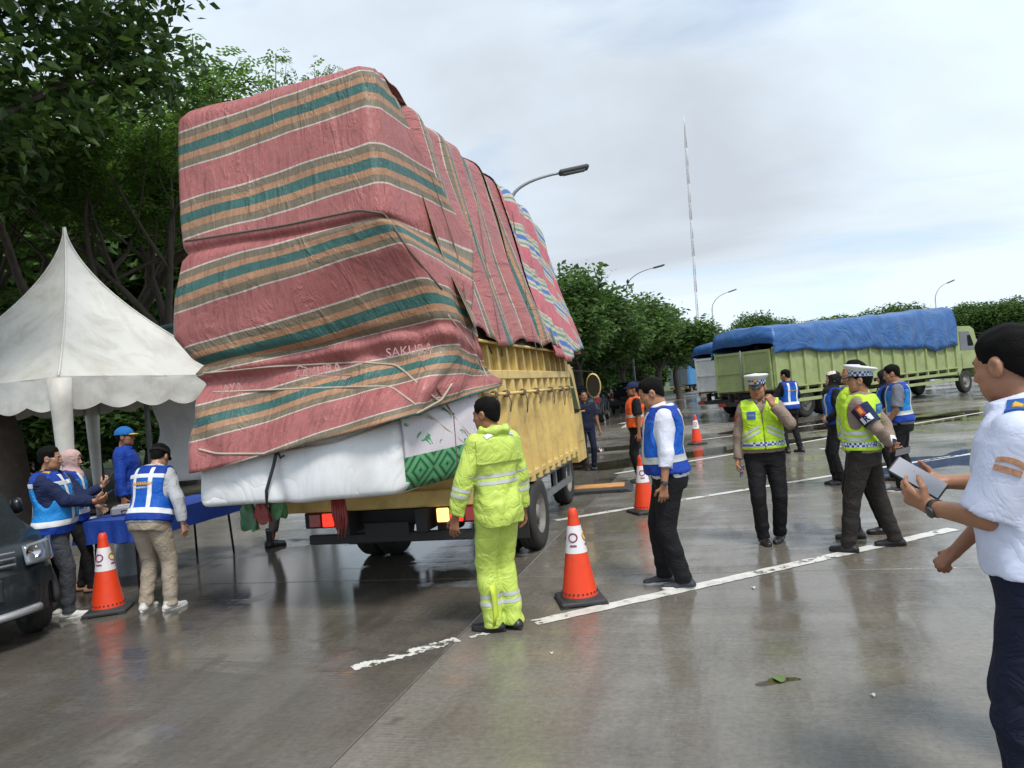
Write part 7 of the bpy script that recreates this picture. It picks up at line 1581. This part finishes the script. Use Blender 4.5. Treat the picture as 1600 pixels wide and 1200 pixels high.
# 11 man in dark shirt beyond the cab
o = person('man in dark navy uniform shirt standing just beyond the truck mirror', G(922, 734), HDG(172), 1.63, 1.0, 0.0, 'b', res=0.012, seed=11, top=dict(mat=dkblue_c, hem=0.88, fit=0.012, sleeve=0.8), legs=dict(mat=dkblue_c), shoes=dict(mat=shoe_b), hair='buzz', arms={1: dict(w=(0.25, 0.02, 0.82)), -1: dict(w=(-0.28, 0.05, 0.82))})
patch(0.10, 0.03, torso_frame(o, (0.08, 0.15, 1.28), (-1, 0, 0), (0, 1, 0)), patch_or, o['shirt'], 'name_tape', bvh_of(o['shirt']))

# 12 man with glasses near the minivan
o = person('man with glasses in navy sleeves and light blue vest holding a phone', G(98, 963), HDG(74), 1.60, 1.22, 0.06, 'a', head=(R(4), R(-6)), res=0.0095, seed=12, arms={1: dict(w=(0.08, 0.40, 1.12), hint=(0.8, -0.6, -1), f=(-0.2, 1, 0.15), n=(-0.7, -0.1, 0.6), curl=0.6), -1: dict(w=(-0.05, 0.38, 1.10), hint=(-0.9, -0.5, -1), f=(0.2, 1, 0.1), n=(0.7, 0, 0.6), curl=0.6)}, feet={1: (0.11, 0.10, -0.1), -1: (-0.10, -0.12, 0.1)},
    top=dict(mat=navy_c, hem=0.88, fit=0.016, sleeve=1.9), vest=dict(kind='blue', hem=0.84, mat=sky_v, band=(0.93, 0.985), white=True, yoke=True), legs=dict(mat=denim_c, loose=0.004), shoes=dict(mat=shoe_w, sole=sole_w), hair='short')
k = o['k']; m = MB(); hp = lambda a, b, c: o['hd']((a, b, c)) * k
for sx in (-1, 1):
    m.tube([hp(sx * 0.031 + 0.024 * math.cos(a), 0.104, 0.004 + 0.017 * math.sin(a)) for a in [2 * math.pi * j / 16 for j in range(17)]], 0.0016, 5, cap=False); m.tube([hp(sx * 0.055, 0.100, 0.008), hp(sx * 0.082, 0.06, 0.010), hp(sx * 0.084, -0.01, 0.012)], 0.0018, 5)
m.tube([hp(-0.008, 0.106, 0.006), hp(0.008, 0.106, 0.006)], 0.0016, 5); m.build('glasses', silv, o['root'])
patch(0.05, 0.06, torso_frame(o, (0.15, 0.02, 1.44), (0, 1, 0), (0.3, 0, 1)), gold, o['vest'], 'shoulder_board', bvh_of(o['vest']), 0.004, 4, 4)
phone(o, o[1]['W'] + o[1]['f'] * 0.10 + V3(-0.04, 0.0, 0.03), (0.9, 0.1, 0.1), (-0.2, 0.8, 0.55), 'dark phone held out by the man with glasses')
# 13 woman in pink headscarf
o = person('woman in pale pink headscarf and blue vest raising a phone beside the table', G(128, 925), HDG(72), 1.53, 0.98, 0.0, 'c', head=(R(3), R(-6)), res=0.0105, seed=13, arms={1: dict(w=(0.08, 0.34, 1.24), hint=(0.8, -0.5, -1), f=(-0.1, 0.6, 0.7), n=(-0.6, -0.5, 0.4), curl=0.6), -1: dict(w=(-0.10, 0.25, 0.98), hint=(-0.8, -0.8, -0.6))}, feet={1: (0.08, 0.14, -0.1), -1: (-0.08, 0.0, 0.1)},
    top=dict(mat=navy_c, hem=0.80, fit=0.018, sleeve=1.85, collar=False), vest=dict(kind='blue', hem=0.86, mat=sky_v, white=True), legs=dict(mat=black_c), shoes=dict(mat=SK['c'], sole=sole_b), hat=(pink_c,), hair=None)
phone(o, o[1]['W'] + o[1]['f'] * 0.09 + V3(-0.03, 0.02, 0.02), (0.9, 0.1, 0.1), (-0.1, 0.6, 0.8), 'phone raised by the woman in pink headscarf')
# 14 man in blue cap behind the table
o = person('man in blue cap with yellow brim standing behind the table', P(196, 700, 9.4).xy.to_3d(), HDG(80), 1.72, 1.0, 0.0, 'b', head=(R(5), R(-2)), res=0.011, seed=14, top=dict(mat=navy_v, hem=0.88, fit=0.014, sleeve=1.9), legs=dict(mat=black_c), shoes=dict(mat=shoe_b), hat='blue_cap', hair='buzz')
# 15 woman leaning over the table, seen from behind
o = person('woman in blue vest and khaki trousers leaning forward, seen from behind by the cone', G(247, 952), HDG(18), 1.56, 1.20, 0.02, 'c', head=(R(-10), R(-30)), res=0.009, seed=15, lean=R(17), arms={1: dict(w=(0.33, 0.10, 0.86), hint=(0.8, -0.6, 0)), -1: dict(w=(-0.30, 0.18, 0.82), hint=(-0.8, -0.6, 0))}, feet={1: (0.16, 0.02, 0.25), -1: (-0.12, -0.02, -0.2)},
    top=dict(mat=lgrey_c, hem=0.88, fit=0.016, sleeve=1.9), vest=dict(kind='blue', hem=0.90, white=True, yoke=True, band=(0.97, 1.025)), legs=dict(mat=chino_c, loose=0.010, end=0.045), shoes=dict(mat=shoe_w, sole=sole_w), hat='black_cap', hair='bob')
bv_ = bvh_of(o['vest']); lettering('JASAMARGA', 0.042, torso_frame(o, (0.0, -0.16, 1.265), (1, 0, 0), (0, -1, 0)), gold, o['vest'], surf=bv_, bold=0.0015, shear=0.2); lettering('MANAJEMEN TOL', 0.024, torso_frame(o, (0.0, -0.16, 1.225), (1, 0, 0), (0, -1, 0)), refl_w, o['vest'], surf=bv_, shear=0.2)
# 16 booted man hidden behind the load
o = person('man in grey trousers and black boots showing only below the hanging load', G(426, 853), HDG(70), 1.68, 1.0, 0.0, 'b', res=0.012, seed=16, top=dict(mat=taupe_c, hem=0.88, fit=0.012, sleeve=0.8), legs=dict(mat=fabric('grey_trousers', (0.13, 0.115, 0.105)), end=0.20), shoes=dict(mat=shoe_b, tall=0.22), hair='buzz')
# 17 officer in white uniform close by, tablet-sized phone in both hands
pl = Vector((1.71, 2.50, 0)); hdg = HDG(-50); kk = 1.78 / 1.70; Mi = (Matrix.Translation(pl) @ Matrix.Rotation(-hdg, 4, 'Z')).inverted()
def lw(v, q=None): v = (Mi @ Vector(v)) / (q or kk); return (v.x, v.y, v.z)
o = person('officer in white short-sleeved uniform and navy trousers reading a large phone', pl, hdg, 1.78, 1.14, 0.03, 'a', head=(R(22), R(-8)), res=0.0072, seed=17, lean=R(2), arms={-1: dict(w=lw((1.47, 2.70, 1.17)), hint=(-0.75, -0.45, -1), f=(0.25, 0.85, 0.45), n=(0.75, 0.1, 0.4), curl=0.5), 1: dict(w=lw((1.65, 2.92, 1.22)), hint=(0.9, -0.6, -1), f=(-0.7, 0.7, 0.1), n=(-0.6, -0.3, 0.6), curl=0.45)}, feet={1: (0.10, 0.10, -0.1), -1: (-0.11, 0.0, 0.15)},
    top=dict(mat=uni_c, hem=0.94, fit=0.020, sleeve=0.94, wr=0.45), legs=dict(mat=dkblue_c, belt=shoe_b, loose=0.009, top=0.99), shoes=dict(mat=shoe_b), hair='short')
watch(o, -1); k = o['k']; bvs = bvh_of(o['shirt'])
fb = torso_frame(o, (-0.145, -0.012, 1.46), (0.25, 1, 0), (-0.35, 0.0, 1)); patch(0.065, 0.135, frame(fb.translation, o['Rt'] @ V3(0, 1, 0), o['Rt'] @ V3(-0.35, -0.1, 1)), patch_bl, o['shirt'], 'shoulder_board', bvs, 0.006, 6, 8)
for q in range(3): patch(0.03, 0.014, frame(fb.translation + Vector((0.012 * (q - 1), 0.0, 0)), o['Rt'] @ V3(0.7, 1, 0), o['Rt'] @ V3(-0.35, -0.1, 1)), gold, o['shirt'], 'rank_chevron', bvs, 0.009, 4, 2)
S_, E_ = o['sh'][-1], o[-1]['E']; d = unit(E_ - S_); nrm = unit(V3(-1, -0.25, 0.25)); xx = np.cross(-d, nrm)
for f, hgt, shp in ((0.36, 0.017, lambda x, y: (x, y - 5 * x * x)), (0.47, 0.018, None)):
    fr_ = frame((S_ + (E_ - S_) * f + nrm * 0.07) * k, xx, nrm); patch(0.078, hgt, fr_, patch_or, o['shirt'], 'sleeve_tape', bvs, 0.003, 10, 3, shp)
yv = unit(V3(-0.05, 0.80, 0.55)); nv = V3(-0.50, -0.42, 0.72); nv = unit(nv - yv * (nv @ yv)); xv = np.cross(yv, nv)
phone(o, V3(*lw((1.515, 2.86, 1.255))), xv, yv, 'large pale-screened phone in the hands of the white-uniformed officer', (0.10, 0.20, 0.010))
m = MB(); bb = o['tor']((-0.14, 0.09, 1.0)) * k; m.tube([Vector(bb), Vector(bb) + Vector((-0.01, 0.02, -0.035)), Vector(bb) + Vector((0.0, 0.03, -0.045))], 0.004, 5); m.build('key_hook', gold, o['root'])
# 18 colleague on the far side of him: only the forearm and fist come into view
fist = P(1468, 880, 2.95); pl = Vector((2.20, 3.0, 0)); hdg = HDG(-80); Mi = (Matrix.Translation(pl) @ Matrix.Rotation(-hdg, 4, 'Z')).inverted(); fl = Mi @ fist; kk = 1.62 / 1.70
o = person('colleague standing past the white-uniformed officer, showing a bare forearm and closed fist', pl, hdg, 1.62, 1.0, 0.0, 'b', head=(R(30), R(-6)), res=0.010, seed=18, lean=R(9), twist=R(-50), arms={-1: dict(w=(fl.x / kk, fl.y / kk - 0.06, fl.z / kk + 0.05), hint=(-0.8, -1, -0.3), f=(0.1, 0.75, -0.65), n=(0.3, -0.5, -0.8), curl=1.35), 1: dict(w=(0.26, 0.0, 0.82))}, top=dict(mat=uni_c, hem=0.97, fit=0.014, sleeve=0.9), legs=dict(mat=dkblue_c), shoes=dict(mat=shoe_b), hair='short')
print('fist local', fl)
